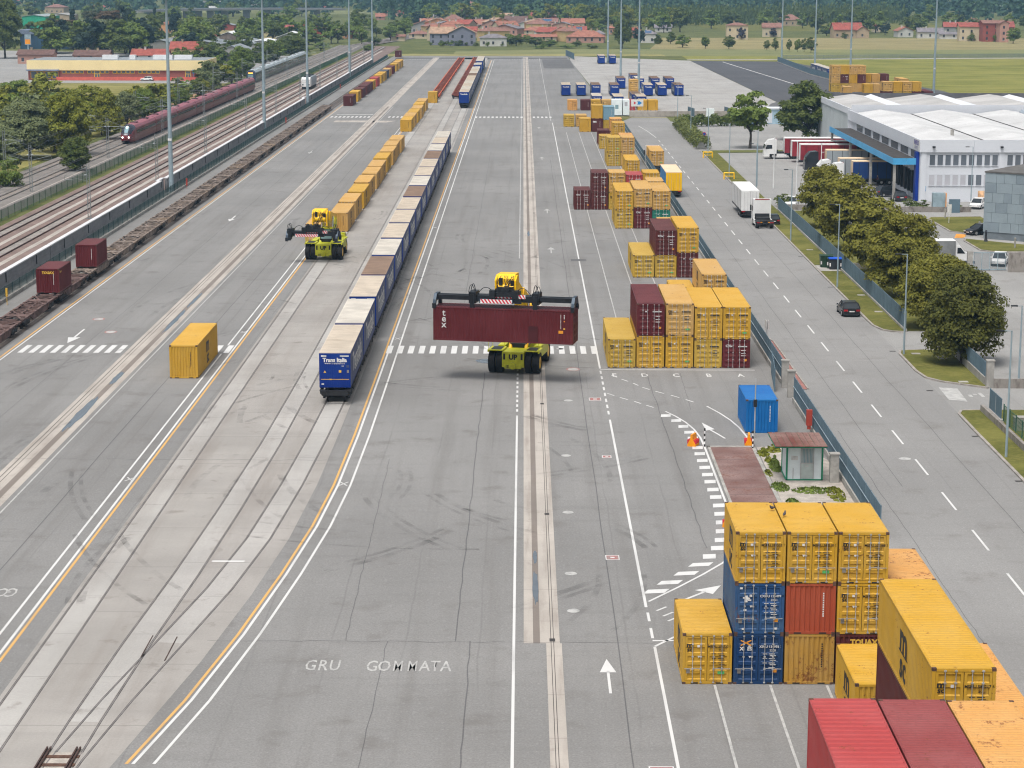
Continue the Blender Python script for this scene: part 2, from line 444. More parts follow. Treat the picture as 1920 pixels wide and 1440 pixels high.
# ---------------------------------------------------------------- painted markings
Z1, Z2 = .010, .013
def line(x, y0, y1, wd=.15, mat=None, name='painted_line'):
    return on_yard(name, MB().rect(x - wd / 2, x + wd / 2, y0, y1, Z1), mat or M_WHITE)
line(-47.75, 60, 860, .16, M_YELL); line(-47.42, 60, 860, .14)
line(-34.0, 60, 560, .12, M_WORN)
line(-27.8, 60, 193); line(-27.8, 197.6, 575); line(-27.0, 60, 575, .16); line(-26.7, 60, 575, .16, M_YELL)
cy = [(-17.6, 89.6), (-16.3, 98), (-15.1, 108.5), (-14.1, 120), (-13.35, 131), (-12.95, 142), (-12.78, 158), (-12.75, 180), (-12.75, 590), (-12.75, 860)]
on_yard('painted_line', MB().strip(cy, .16, Z1), M_YELL)
on_yard('painted_line', MB().strip([(x + .3, y) for x, y in cy], .16, Z1), M_WHITE)
on_yard('painted_line', MB().strip([(x + 1.15 + max(0, (110 - y)) * .004, y) for x, y in cy], .15, Z1), M_WHITE)
line(-.42, 60, 165.5); line(-.4, 260, 880, .13, M_WORN)
for k in range(14): line(-.42, 167 + k * 1.95, 168 + k * 1.95, .16)
line(6.95, 60, 106.5); line(6.9, 113.6, 164, .16); line(6.9, 186, 500, .16); line(6.6, 506, 880, .14, M_WORN)
for a, b in ((108, 109.8), (111, 112.6)): line(6.93, a, b)
for k in range(8): line(6.9, 166 + k * 2.5, 167.4 + k * 2.5, .16)
on_yard('painted_line', MB().rect(6.9, 20.6, 185.3, 185.5, Z1), M_WHITE)
on_yard('painted_line', MB().rect(6.9, 9.3, 107.5, 107.7, Z1), M_WHITE)
on_yard('painted_line', MB().strip([(6.95, 106.6), (8.9, 109.4), (11, 112)], .16, Z1), M_WHITE)
for x in (9.55, 12.3, 15.1, 17.9): line(x, 62, 100.5, .13, M_WORN)
for x in (9.55, 12.3, 15.0, 17.7):
    line(x, 200, 470, .12, M_WORN)
for y in (314.2, 484.6): 
    for k in range(9): on_yard('painted_dash', MB().rect(7 + k * 1.5, 7.75 + k * 1.5, y, y + .35, Z1), M_WORN)
def stripes(y0, y1, ranges, mat=M_WHITE, pitch=1.003):
    k = 0
    while True:
        x = -46.75 + k * pitch; k += 1
        if x > 6.7: break
        if any(a <= x <= b for a, b in ranges): on_yard('crosswalk_stripe', MB().rect(x, x + .52, y0, y1, Z2), mat)
stripes(193.4, 197.5, [(-47, -37.6), (-33.6, -26.9), (-12.8, .05), (2.1, 6.7)])
stripes(517, 521.5, [(-46.9, -37.5), (-33.5, -27.5), (-12.4, .05), (2.1, 6.7)], M_WHITE)
stripes(864.5, 867.5, [(-46, -38), (-33, -27), (-12.4, 18)], M_WORN)
def ptext(s, size, x, y, mat=M_WHITE, rz=0, bold=.02, sx=1.0):
    o = ob('painted_lettering', text_mesh(s, size, bold, 'CENTER', 0, sx), mat, yard, (x, y, Z2)); o.rotation_euler = (0, 0, rz); return o
for s, x in zip('EDCBA', (8.05, 10.7, 13.45, 16.3, 19.1)): ptext(s, 2.1, x, 182.8, sx=.42, bold=.03)
for s, px in zip('GRU', (-10.72, -10.1, -9.5)): ptext(s, 2.35, px, 103.3, M_WORN, 0, .02, .36)
for s, px in zip('GOMMATA', (-7.6, -6.98, -6.28, -5.55, -4.93, -4.4, -3.85)): ptext(s, 2.35, px, 103.2, M_WORN, 0, .02, .29 if s == 'M' else .36)
for s, px in zip('UG OG', (-31.4, -30.7, -30.2, -29.55, -28.98)): ptext(s, 2.4, px, 116.2, M_WORN, pi, .02, .38)
def arrow(x, y, L, rz=0, hw=.42, sw=.14, mat=M_WHITE):
    m = MB().rect(-sw / 2, sw / 2, 0, L * .62, 0).face((-hw, L * .6, 0), (hw, L * .6, 0), (0, L, 0)).xf(rz, x, y, Z2)
    return on_yard('painted_arrow', m, mat)
arrow(4.35, 99.2, 5.3)
arrow(-43.2, 206.6, 8.0, pi, .6, .2)
for y in (265, 310, 400, 480): arrow(3.6, y, 6, 0, .5, .16, M_WORN)
arrow(-41.5, 306, 7, pi, .5, .2, M_WHITE); arrow(-41.5, 420, 7, pi, .5, .2, M_WORN)
arrow(8.7, 114.5, 4.4, -.675, .62, .18)
on_yard('painted_arrow', MB().strip([(15.35, 157.2), (14.9, 158.9), (14.5, 160.2)], .16, Z2).face((14.15, 160.0, Z2), (14.85, 160.5, Z2), (14.05, 163.0, Z2)), M_WHITE)
for a in ((7.5, 112.9), (7.8, 111.9), (8.0, 111.0)): on_yard('painted_stripe', MB().rect(0, .95, 0, .14, Z2).xf(.9, a[0], a[1], 0), M_WHITE)
for x, y in [(11.4, 165.6), (12.1, 163.7), (12.5, 161.5), (12.8, 159.4), (12.9, 157.3), (13.0, 154.0), (13.0, 152.0), (13.0, 149.8), (13.0, 147.6), (13.0, 145.4), (13.0, 143.3), (13.0, 141.0), (13.0, 138.9), (13.0, 136.6), (12.9, 134.4), (12.8, 132.2), (12.6, 130.0), (12.35, 127.9), (11.95, 126), (11.3, 124.1)]:
    on_yard('painted_stripe', MB().flat([(x - .42, y - .55), (x + .36, y - .45), (x + .44, y + .55), (x - .34, y + .45)], Z2), M_WHITE)
for x, y in [(10.6, 122.3), (9.6, 120.4), (8.5, 118.5), (7.6, 116.7)]:
    on_yard('painted_stripe', MB().flat([(x - .75, y - .5), (x + .5, y - .3), (x + .85, y + .5), (x - .4, y + .3)], Z2), M_WHITE)
def spath(pts, wd=.15): on_yard('painted_line', MB().strip(pts, wd, Z1), M_WHITE)
spath([(11.5, 167.3), (12.2, 165.3), (12.8, 163.1), (13.25, 160.5), (13.5, 157.5), (13.55, 154.2), (13.55, 136)])
spath([(13.3, 127.2), (12.8, 124.8), (12.0, 122.7), (10.6, 120.2), (9.0, 117.6), (7.1, 114.7)])
spath([(15.0, 169.4), (15.8, 166.6), (16.4, 163.9), (16.8, 161.2), (17.05, 158), (17.1, 154.6)])
for pts in ([(7.8, 182.9), (8.6, 181.0), (9.5, 179.2), (10.2, 177.3), (11.2, 175.6), (12.4, 173.9), (13.5, 172.1), (14.5, 170.2)], [(7.1, 174.7), (8.1, 172.9), (9.2, 171.3), (10.1, 169.7), (11.1, 168.1)]):
    for (x, y), (x2, y2) in zip(pts, pts[1:]): spath([(x, y), (x + (x2 - x) * .55, y + (y2 - y) * .55)], .14)
for x, y, s in ((-27.25, 143.6, .55), (-12.3, 142.4, .55), (-27.3, 205, .5), (-12.0, 201.5, .5), (-12.1, 292, .5)):
    on_yard('painted_cross', MB().strip([(x - s / 2, y - s), (x + s / 2, y + s)], .1, Z2).strip([(x - s / 2, y + s), (x + s / 2, y - s)], .1, Z2), M_WHITE)
on_yard('painted_line', MB().rect(-18.55, -16.6, 122.6, 122.9, Z2), M_WHITE)
for i, (x, y) in enumerate(((3.78, 171.6), (3.2, 151.3), (3.0, 134.7), (2.87, 120.3), (2.85, 112.9), (3.5, 196))):
    blob(x, y, .36, .38, Z2, 14, i, .05).build('manhole_cover', M_WORN, yard)
for x, y in ((4.5, 185.6), (-43.0, 212.8), (-40.3, 205)):
    blob(x, y, .62, .85, Z1, 18, 3, .02).build('painted_roundel', M_REDP, yard); blob(x, y, .48, .62, Z2, 18, 3, .02).build('painted_roundel', M_WORN, yard)
for x, y, a, b in ((6.0, 172.2, .44, .5), (5.45, 123.8, .36, .42), (6.2, 88.9, .5, .5), (6.15, 151, .28, .3)):
    on_yard('painted_plate', MB().rect(x - a - .06, x + a + .06, y - b - .1, y + b + .1, Z1), M_WHITE)
    on_yard('painted_plate', MB().rect(x - a, x + a, y - b, y + b, Z2), M_REDP)
    on_yard('painted_plate', MB().rect(x - a * .35, x + a * .35, y - b * .35, y + b * .3, Z2 + .003), M_WHITE)
on_yard('cover_plate', MB().rect(5.9, 7.8, 257.5, 259.5, Z2), M_PATCH)
on_yard('painted_line', MB().rect(-46, -37, 527, 529, Z1), M_WORN)
on_yard('concrete_patch', MB().flat([(-44.5, 501), (-32, 500), (-30, 506), (-44.5, 507)], .009), M_STRIP)
for k, (x, ya, yb) in enumerate(((26.1, 142, 430), (31.6, 96, 330), (24.3, 100, 160))):
    r = random.Random(k + 50); MB().strip([(x + r.uniform(-.05, .05), ya + (yb - ya) * i / 50) for i in range(51)], .045, .008).build('asphalt_seam', M_PATCH, bpy.data.objects['road'])
MB().strip([(78.5, 845), (88.5, 610)], .45, .012).build('painted_line', M_WHITE, bpy.data.objects['new_asphalt_yard'])
# rubber arcs and skid marks left by the stackers
def skid_mat():
    t = NT('tyre_rubber_mark'); m = t.out((.085, .08, .078), .9)
    t.put(t.b.inputs['Alpha'], t.math('MULTIPLY', t.ramp(t.noise(.5, 4), .38, .72, 0, .26), t.ramp(t.noise(2.5, 3), .2, .6, .5, 1))); return m
sk_ = MB(); rk = random.Random(12)
for cx, cy, n, sp in ((-2, 178, 16, 9), (-30, 250, 12, 8), (10, 230, 10, 4), (3, 150, 9, 8), (12, 152, 8, 3), (-40, 215, 9, 6), (-4, 120, 8, 6), (3, 230, 9, 7), (-6, 300, 9, 6), (-33, 170, 8, 5), (-20, 150, 7, 5), (11, 275, 8, 4), (-42, 300, 8, 5)):
    for k in range(n):
        x, y = cx + rk.gauss(0, sp * .6), cy + rk.gauss(0, sp * 1.6); rad = rk.uniform(9, 40); a0 = rk.choice((0, pi)) + rk.gauss(0, .5); da = rk.uniform(.15, .55)
        for off in (0, 2.6 if k % 2 else .7):
            if x + (rad + off) * cos(a0) > 13 or x + (rad + off) * cos(a0 + da) > 13: continue
            sk_.strip([(x + (rad + off) * cos(a0 + da * i / 14), y + (rad + off) * sin(a0 + da * i / 14) * 1.3) for i in range(15)], rk.uniform(.25, .6), .0145 + .0004 * (k % 7))
o = on_yard('tyre_mark', sk_, skid_mat()); o['kind'] = 'stuff'
# road markings
road = bpy.data.objects['road']
for k in range(41):
    y = 76 + 9.92 * k
    if y < 452: MB().rect(28.42, 28.57, y, y + 4.9, Z1).build('painted_dash', M_WHITE, road)
MB().strip([(28.4, 455), (27.6, 474), (26.5, 490)], .16, Z1).build('painted_line', M_WHITE, road)
blob(27.75, 150.5, .45, .45, Z2, 14, 5, .04).build('manhole_cover', M_WORN, road)
for x, y in ((34.5, 143.5), (34.5, 158), (34.4, 176), (34.5, 195), (34.6, 218), (34.5, 236), (34.5, 262)): MB().box(x - .3, x + .25, y, y + .35, 0, .012).build('drain_grate', M_IRON, road)
# ---------------------------------------------------------------- shipping containers
MC = dict(
    yellow=paintwork('yellow_container_steel', S(224, 172, 48), .2, .07, fade=S(224, 180, 84)),
    tan=paintwork('tan_container_steel', S(222, 172, 84), .2, .12, fade=S(224, 184, 122)),
    olive=paintwork('olive_yellow_container_steel', S(214, 172, 56), .2, .06, fade=S(216, 182, 92)),
    rusty=paintwork('rusted_yellow_container_steel', S(206, 156, 66), .5, .40, fade=S(198, 162, 100)),
    orange=paintwork('weathered_orange_container_steel', S(236, 172, 92), .3, .28, fade=S(234, 182, 116)),
    brown=paintwork('oxide_brown_container_steel', S(96, 42, 40), .25, .02, fade=S(112, 60, 58)),
    maroon=paintwork('maroon_container_steel', S(100, 34, 38), .25, .02, fade=S(118, 52, 56)),
    red=paintwork('faded_red_container_steel', S(188, 74, 74), .15, .03, fade=S(190, 90, 90)),
    rose=paintwork('dusty_red_container_steel', S(158, 72, 72), .3, .04, fade=S(164, 92, 92)),
    brick=paintwork('orange_red_container_steel', S(190, 84, 54), .3, .16, fade=S(190, 96, 70)),
    navy=paintwork('worn_navy_container_steel', S(24, 66, 118), .4, .1, fade=S(60, 86, 120)),
    steelblue=paintwork('faded_navy_container_steel', S(30, 80, 140), .6, .12, fade=S(96, 124, 150)),
    blue=paintwork('bright_blue_container_steel', S(10, 110, 190), .1, .0, fade=S(40, 126, 196)),
    slate=paintwork('slate_grey_container_steel', S(84, 90, 106), .2, .05),
    teal=paintwork('teal_container_steel', S(50, 140, 120), .2, .05),
    pale=paintwork('pale_blue_container_steel', S(140, 178, 196), .25, .08),
)
M_FRAME = {k: v for k, v in MC.items()}
M_CAST = plain('rusted_corner_casting', (.10, .055, .04), .8, .1, var=.4, sc=6)
M_GALV = plain('galvanised_bar', (.50, .50, .50), .45, .5, var=.2)
M_GASK = plain('door_gasket', (.03, .027, .025), .8)
M_INK = plain('black_lettering', (.025, .023, .022), .6, var=.2, sc=3)
M_WTXT = plain('white_lettering', (.62, .61, .60), .6, var=.15, sc=3)
M_YTXT = plain('yellow_lettering', (.65, .40, .06), .6)
M_GREEN = plain('green_sticker', (.10, .42, .13), .5)
M_ORNG = plain('orange_sticker', (.75, .30, .03), .5)
M_GREY = plain('grey_data_plate', (.23, .21, .19), .5)
CW = 2.438
def corr_side(L, H):
    """trapezoidal wall lying in x = 0, facing -x, along y"""
    m = MB(); y0, y1 = -L / 2 + .11, L / 2 - .11; z0, z1 = .15, H - .07; p = .276
    n = int((y1 - y0) / p); p = (y1 - y0) / n; pts = []
    for i in range(n):
        a = y0 + i * p; pts += [(0, a), (0, a + p * .26), (.036, a + p * .5), (.036, a + p * .76)]
    pts.append((0, y1))
    for (xa, ya), (xb, yb) in zip(pts, pts[1:]): m.face((xb, yb, z0), (xa, ya, z0), (xa, ya, z1), (xb, yb, z1))
    return m.mesh('side_panel')
def corr_end(H):
    m = MB(); x0, x1 = -CW / 2 + .11, CW / 2 - .11; z0, z1 = .15, H - .1; n = 9; p = (x1 - x0) / n; pts = []
    for i in range(n):
        a = x0 + i * p; pts += [(a, 0), (a + p * .3, 0), (a + p * .5, .045), (a + p * .8, .045)]
    pts.append((x1, 0))
    for (xa, ya), (xb, yb) in zip(pts, pts[1:]): m.face((xa, ya, z0), (xb, yb, z0), (xb, yb, z1), (xa, ya, z1))
    return m.mesh('end_wall')
def corr_roof(L, pitch=.235):
    m = MB(); y0, y1 = -L / 2 + .3, L / 2 - .3; n = int((y1 - y0) / pitch); p = (y1 - y0) / n; X = CW / 2 - .06
    pts = [(-L / 2 + .08, 0)]
    for i in range(n):
        a = y0 + i * p; pts += [(a, 0), (a + p * .5, 0), (a + p * .62, -.042), (a + p * .86, -.042)]
    pts += [(y1, 0), (L / 2 - .08, 0)]
    for (ya, za), (yb, zb) in zip(pts, pts[1:]): m.face((-X, ya, za), (X, ya, za), (X, yb, zb), (-X, yb, zb))
    return m.mesh('roof_panel')
def frame_mesh(L, H):
    m = MB(); X = CW / 2; Y = L / 2
    for sx in (-1, 1):
        for sy in (-1, 1):
            m.box(sx * X - (.13 if sx > 0 else 0), sx * X + (.13 if sx < 0 else 0), sy * Y - (.12 if sy > 0 else 0), sy * Y + (.12 if sy < 0 else 0), .1, H - .1)
        m.box(sx * X - (.06 if sx > 0 else 0), sx * X + (.06 if sx < 0 else 0), -Y + .12, Y - .12, .02, .16)
        m.box(sx * X - (.06 if sx > 0 else 0), sx * X + (.06 if sx < 0 else 0), -Y + .12, Y - .12, H - .085, H - .012)
    for sy in (-1, 1):
        for z0, z1 in ((.02, .15), (H - .13, H - .015)):
            m.box(-X + .13, X - .13, sy * Y - (.1 if sy > 0 else 0), sy * Y + (.1 if sy < 0 else 0), z0, z1)
    m.face((-X + .1, -Y + .1, .1), (-X + .1, Y - .1, .1), (X - .1, Y - .1, .1), (X - .1, -Y + .1, .1))
    m.mi = 1
    for sx in (-1, 1):                                    # dark fork pockets under the end rail
        m.box(sx * .62 - .18, sx * .62 + .18, -Y - .004, -Y + .02, .03, .1)
    return m.mesh('frame')
def cast_mesh():
    return MB().box(-.085, .085, -.085, .085, 0, .118).mesh('corner_casting')
def door_mesh(H, s):
    """one leaf with pressed panels; s = -1 left, 1 right"""
    m = MB(); xa, xb = (-CW / 2 + .14, -.014) if s < 0 else (.014, CW / 2 - .14)
    z0, z1 = .17, H - .15; xi, xj = xa + .11, xb - .11
    m.face((xa, 0, z0), (xi, 0, z0), (xi, 0, z1), (xa, 0, z1)); m.face((xj, 0, z0), (xb, 0, z0), (xb, 0, z1), (xj, 0, z1))
    n = 5; p = (z1 - z0) / n; prof = [(0, z0)]
    for i in range(n): prof += [(0, z0 + p * (i + .16)), (.042, z0 + p * (i + .26)), (.042, z0 + p * (i + .74)), (0, z0 + p * (i + .84))]
    prof.append((0, z1))
    for (ya, za), (yb, zb) in zip(prof, prof[1:]): m.face((xi, ya, za), (xj, ya, za), (xj, yb, zb), (xi, yb, zb))
    for i in range(n):
        for x in (xi, xj):
            k = 4 * i + 1; m.poly([(x, prof[k + q][0], prof[k + q][1]) for q in range(4)], [(0, 1, 2, 3), (3, 2, 1, 0)])
    m.face((xa, 0, z0), (xa, .058, z0), (xa, .058, z1), (xa, 0, z1)); m.face((xb, 0, z0), (xb, 0, z1), (xb, .058, z1), (xb, .058, z0))
    return m.mesh('door')
def gasket_mesh(H):
    return MB().face((-CW / 2 + .11, .06, .13), (CW / 2 - .11, .06, .13), (CW / 2 - .11, .06, H - .11), (-CW / 2 + .11, .06, H - .11)).mesh('gasket')
def bar_mesh(H):
    m = MB(); m.cyl((0, -.035, .06), (0, -.035, H - .05), .019, n=6)
    for z in (.1, H * .3, H * .55, H * .8, H - .1): m.box(-.05, .05, -.06, 0, z - .03, z + .03)
    return m.mesh('locking_bar')
def handle_mesh(s):
    m = MB(); m.box(0 if s > 0 else -.42, .42 if s > 0 else 0, -.075, -.05, 0, .03); m.box(-.03, .03, -.09, 0, -.05, .08)
    return m.mesh('door_handle')
def quadmark(x0, x1, z0, z1, name='sticker'):
    return cached(('q', round(x1 - x0, 3), round(z1 - z0, 3)), lambda: MB().wallquad(0, x1 - x0, 0, 0, z1 - z0).mesh('sticker')), (x0, z0)
def mark(parent, x0, z0, wd, ht, mat, y=-.008, name='sticker'):
    me = cached(('q', wd, ht), lambda: MB().wallquad(0, wd, 0, 0, ht).mesh('sticker'))
    return ob(name, me, mat, parent, (x0, y, z0))
def two_tone(s1, s2, size):
    pass
def logo_mesh(size):
    """the shipping line's stacked mark: m over sc"""
    def mk():
        m = MB(); w = size; m.wallquad(-w * .7, w * .66, 0, -.05 * w, .0)
        tm = text_mesh('m', w * 1.25, .045 * w); m.poly([(v.co.x * 1.16 - .02 * w, -.001, v.co.y * .92 + .36 * w) for v in tm.vertices], [tuple(p.vertices) for p in tm.polygons])
        me = m.mesh('logo'); t = text_mesh('sc', w * 1.02, .028 * w)
        b = MB(); b.v = [tuple(v.co) for v in me.vertices]; b.f = [tuple(p.vertices) for p in me.polygons]; b.m = [0] * len(b.f)
        b.poly([(v.co.x * 1.12, -.001, v.co.y - .40 * w) for v in t.vertices], [tuple(p.vertices) for p in t.polygons])
        return b.mesh('logo')
    return cached(('logo', size), mk)
def ids(parent, code, x, z, mat, y, lod):
    if lod == 0: text_front(code, .17, x, y, z, mat, parent, 'serial_number', bold=.004)
    else: mark(parent, x - .45, z - .045, .8, .09, mat, y, 'serial_number')

def container(x, y, z, L, H, col, front, label, lod=0, group=None, logo=None, code=None, rz=0.0, cx=None, back=None, side_logo=True, roofcol=None):
    """x, y = left front corner; front D = doors, F = corrugated end"""
    t = empty('shipping_container', (x + CW / 2 if cx is None else cx, y + (L / 2 if cx is None else 0), z), rz)
    tag(t, label, 'container', group)
    m = MC[col]; yel = col in ('yellow', 'tan', 'olive', 'rusty', 'orange'); ink = M_INK if yel else M_WTXT
    ob('frame', cached(('fr', L, H), lambda: frame_mesh(L, H)), [m, M_GASK], t)
    sm = cached(('sd', L, H), lambda: corr_side(L, H))
    a = ob('side_panel', sm, m, t, (-CW / 2 + .012, 0, 0)); b = ob('side_panel', sm, m, t, (CW / 2 - .012, 0, 0), pi)
    rp = .42 if col == 'red' and lod == 0 else .235
    ob('roof_panel', cached(('rf', L, rp), lambda: corr_roof(L, rp)), m, t, (0, 0, H - .006))
    for end, kind in ((0, front), (1, back or ('F' if front == 'D' else 'D'))):
        e = t
        yy, rr = (-L / 2 + .012, 0) if end == 0 else (L / 2 - .012, pi)
        if kind == 'F' or lod == 3:
            ew = ob('end_wall', cached(('ew', H), lambda: corr_end(H)), m, t, (0, yy, 0), rr)
            if end == 0 and lod < 3 and kind == 'F':
                me = cached(('vt', yel), lambda: vtext())
                ob('serial_number', me, ink, ew, (.62, -.006, H * .55))
            continue
        for s in (-1, 1):
            d = ob('door', cached(('dr', H, s), lambda: door_mesh(H, s)), m, t, (0, yy, 0), rr)
            if lod < 2 and end == 0:
                for q in (.30, .72):
                    bx = s * (q * .98) + s * .02 if lod == 0 else s * (q * .98)
                    ob('locking_bar', cached(('br', H), lambda: bar_mesh(H)), M_GALV, d, (bx, 0, 0))
                    if lod == 0: ob('door_handle', cached(('hd', s), lambda: handle_mesh(s)), M_GALV, d, (bx, 0, .82 if q < .5 else .80))
            if end == 0:
                if s < 0:
                    if yel and logo is None: ob('logo', logo_mesh(.30), M_INK, d, (-.86, -.012, H * .735))
                    elif logo and logo != '-': text_front(logo, .30, -.72, -.012, H * .77, ink, d, 'lettering', bold=.012)
                    mark(d, -.50, H * .735, .13, .12, M_WTXT, -.012)
                    if lod == 0:
                        mark(d, -1.03, .56, .18, .26, M_GREY, -.012, 'data_plate')
                        ob('sticker', cached('tri', lambda: MB().face((-.07, 0, .12), (0, 0, 0), (.07, 0, .12)).mesh('sticker')), M_WTXT, d, (-.42, -.012, H * .52))
                else:
                    ids(d, code or '2261', .60, H * .75, ink, -.012, lod)
                    if lod == 0:
                        if code: text_front('22G1' if H < 2.7 else '45G1', .15, .72, -.012, H * .675, ink, d, 'type_code', bold=.003)
                        for k, hh in enumerate((.60, .565, .51, .475, .42, .385, .33)): mark(d, .52 + (k % 2) * .05, H * hh, .30, .035, ink, -.012, 'data_line')
                        for k, hh in enumerate((.60, .51, .42)): mark(d, .22, H * hh, .22, .035, ink, -.012, 'data_line')
                    else:
                        for hh in (.60, .50, .42): mark(d, .42, H * hh, .40, .06, ink, -.012, 'data_line')
                    if yel and lod < 2 and (int(x * 7 + y) % 4) != 1: mark(d, .52, .52, .34, .15, M_GREEN, -.012)
                    if not yel and lod < 2: mark(d, .70, .62, .22, .2, M_ORNG, -.012)
        ob('gasket', cached(('gk', H), lambda: gasket_mesh(H)), M_GASK, t, (0, yy, 0), rr)
    if lod < 2:
        cm = cached('cast', cast_mesh)
        for sx in (-1, 1):
            for sy in (-1, 1):
                for zz in (-.002, H - .114): ob('corner_casting', cm, M_CAST, t, (sx * (CW / 2 - .083), sy * (L / 2 - .083), zz))
    if yel and side_logo and logo is None:
        for pn in (a, b):
            o = ob('logo', logo_mesh(1.5), M_INK, pn, (-.006, (L * .0 if L > 8 else -L * .08), H * .5)); o.rotation_euler = (0, 0, -pi / 2)
    return t
def vtext():
    m = MB(); r = random.Random(3)
    for k in range(11): m.wallquad(-.035, .035, 0, .62 - k * .115, .70 - k * .115)
    return m.mesh('serial_number')
L20, L40, H8, H9 = 6.058, 12.192, 2.591, 2.896

# nearest stack by the bottom right corner
GN = 'containers in the nearest corner stack'
X0 = [7.95 + 2.52 * k for k in range(5)]; YN = 100.65
container(X0[0], YN, 0, L20, H8, 'yellow', 'D', 'yellow container alone on the ground at the left foot of the nearest stack', 0, GN, code='MEDU 256733 0')
c = container(X0[1], YN, 0, L20, H8, 'navy', 'D', 'navy container with orange cross emblem at the bottom of the nearest stack', 0, GN, logo='-', code='XINU 134976 2')
text_front('XI  ES', .24, -.62, -L20 / 2 - .004, 1.83, M_WTXT, c, 'lettering', bold=.012)
mk = MB(); [mk.beam((-.62 - .26, 0, 2.14 + a), (-.62 + .26, 0, 2.14 - a), .02, .05) for a in (.13, -.13)]
ob('emblem', mk.mesh('emblem'), M_ORNG, c, (0, -L20 / 2 - .012, 0))
c = container(X0[1], YN, H8, L20, H8, 'steelblue', 'D', 'scuffed navy container with torn white emblem under a yellow one', 0, GN, logo='-', code='CXDU 125499 8')
r_ = random.Random(4)
mk = MB()
for k in range(16):
    aa = r_.uniform(0, 6.3); q = r_.uniform(0, .17); mk.wallquad(-.62 + q * cos(aa) - r_.uniform(.02, .09), -.62 + q * cos(aa) + r_.uniform(.02, .09), -k * .0004, 1.80 + q * sin(aa) * .8 - .05, 1.80 + q * sin(aa) * .8 + r_.uniform(.02, .07))
for zz, xx in ((1.19, -.78), (2.30, -.98), (.22, -.85), (.25, .75)): mk.wallquad(xx, xx + .14, -.01, zz, zz + .1)
ob('emblem', mk.mesh('emblem'), M_WTXT, c, (0, -L20 / 2 - .012, 0))
container(X0[1], YN, 2 * H8, L20, H8, 'yellow', 'D', 'yellow container on top of two navy ones in the nearest stack', 0, GN, code='MSMU 283552 7')
container(X0[2], YN, 0, L20, H8, 'rusty', 'F', 'badly rusted yellow container at the bottom of the nearest stack', 0, GN)
container(X0[2], YN, H8, L20, H8, 'brick', 'F', 'orange red corrugated container in the middle of the nearest stack', 0, GN)
container(X0[2], YN, 2 * H8, L20, H8, 'yellow', 'D', 'yellow container on top of the orange red one', 0, GN, code='MSMU 388510 2')
c = container(X0[3], YN, 0, L20, H8, 'brown', 'F', 'brown container half hidden at ground level behind a low yellow container', 0, GN)
text_front('TOUAX', .38, .15, -L20 / 2 - .006, 2.18, M_YTXT, c, 'lettering', bold=.02)
container(X0[3], YN, H8, L20, H8, 'yellow', 'D', 'yellow container under the topmost right one, beside the long yellow container', 0, GN, code='MSMU 124830 1')
container(X0[3], YN, 2 * H8, L20, H8, 'yellow', 'D', 'yellow container topmost at the right end of the nearest stack', 0, GN, code='MEDU 331588 2')
container(X0[4], YN + .5, 0, L20, H8, 'brown', 'F', 'brown container under the rust spotted orange one at the road side', 0, GN)
container(X0[4], YN + .5, H8, L20, H8, 'orange', 'F', 'rust spotted orange container behind the right end of the nearest stack', 0, GN)
container(15.3, 93.15, 0, L20, H8, 'yellow', 'F', 'low yellow container on the ground left of the long yellow one', 0, GN)
for k, (cc, lab) in enumerate((('brown', 'long brown container at the bottom under the long yellow one'), ('brown', 'long brown container in the middle under the long yellow one'), ('yellow', 'long high yellow container topmost beside the road with doors facing us'))):
    container(15.6, 77.3, k * H9, L40, H9, cc, 'D', lab, 0, GN, code='MSMU 588217 6' if k == 2 else None, side_logo=True)
container(18.15, 78.2, 0, L40, H9, 'brown', 'D', 'long brown container at ground level nearest the road', 0, GN)
container(18.15, 78.2, H9, L40, H8, 'orange', 'F', 'long weathered orange container nearest the road beside the long yellow one', 0, GN)
for i, (x, cc, nm) in enumerate(((10.55, 'red', 'faded red'), (13.07, 'rose', 'dusty red'), (15.58, 'orange', 'pale orange'))):
    for k in range(3):
        container(x, 62.4 - i * .1, k * (8.45 / 3), L40, 8.45 / 3, cc if k == 2 else ('maroon' if i == 0 else 'brown'), 'D',
                  ('%s container topmost of the %s column at the bottom edge' % (nm, ('left', 'middle', 'right')[i])) if k == 2 else
                  '%s brown container under the %s one at the bottom edge' % (('lowest', 'middle')[k], nm), 0, GN, logo='-' if i < 2 else None)

# block lettered E to A, and the blocks behind it
SL = dict(E=7.62, D=10.17, C=12.75, B=15.3, A=17.82)
GB = 'containers stacked in the lettered bays'
def bay(s, y, z, L, H, col, fr, label, lod=1, logo=None, code=None): return container(SL[s], y, z, L, H, col, fr, label, lod, GB, logo, code)
Y2 = 186.4
bay('E', Y2, 0, L40, H8, 'olive', 'D', 'single yellow container on the ground behind the painted letter E')
bay('D', Y2, 0, L40, H9, 'yellow', 'D', 'yellow container behind the painted letter D under the red roofed one')
bay('D', Y2, H9, L40, H9, 'maroon', 'D', 'red container stacked above the letter D bay', logo='-')
bay('C', Y2, 0, L40, H9, 'yellow', 'D', 'yellow container behind the painted letter C under a stained one')
bay('C', Y2, H9, L40, H9, 'tan', 'D', 'rust stained yellow container in the upper row above letter C')
bay('B', Y2, 0, L40, H8, 'olive', 'D', 'yellow container behind the painted letter B in the lower row')
bay('B', Y2, H8, L40, H9, 'yellow', 'D', 'yellow container in the upper row above letter B')
bay('A', Y2, 0, L40, H8, 'maroon', 'D', 'maroon container at ground level behind the painted letter A', logo='CAI')
bay('A', Y2, H8, L40, H9, 'yellow', 'D', 'yellow container in the upper row above the maroon one of bay A')
bay('B', 211.7, 0, L40, H8, 'yellow', 'D', 'yellow container on the ground whose roof shows just behind the lettered block')
bay('A', 209.2, 0, L40, H8, 'olive', 'D', 'yellow container on the ground hidden behind upper row of bay A')
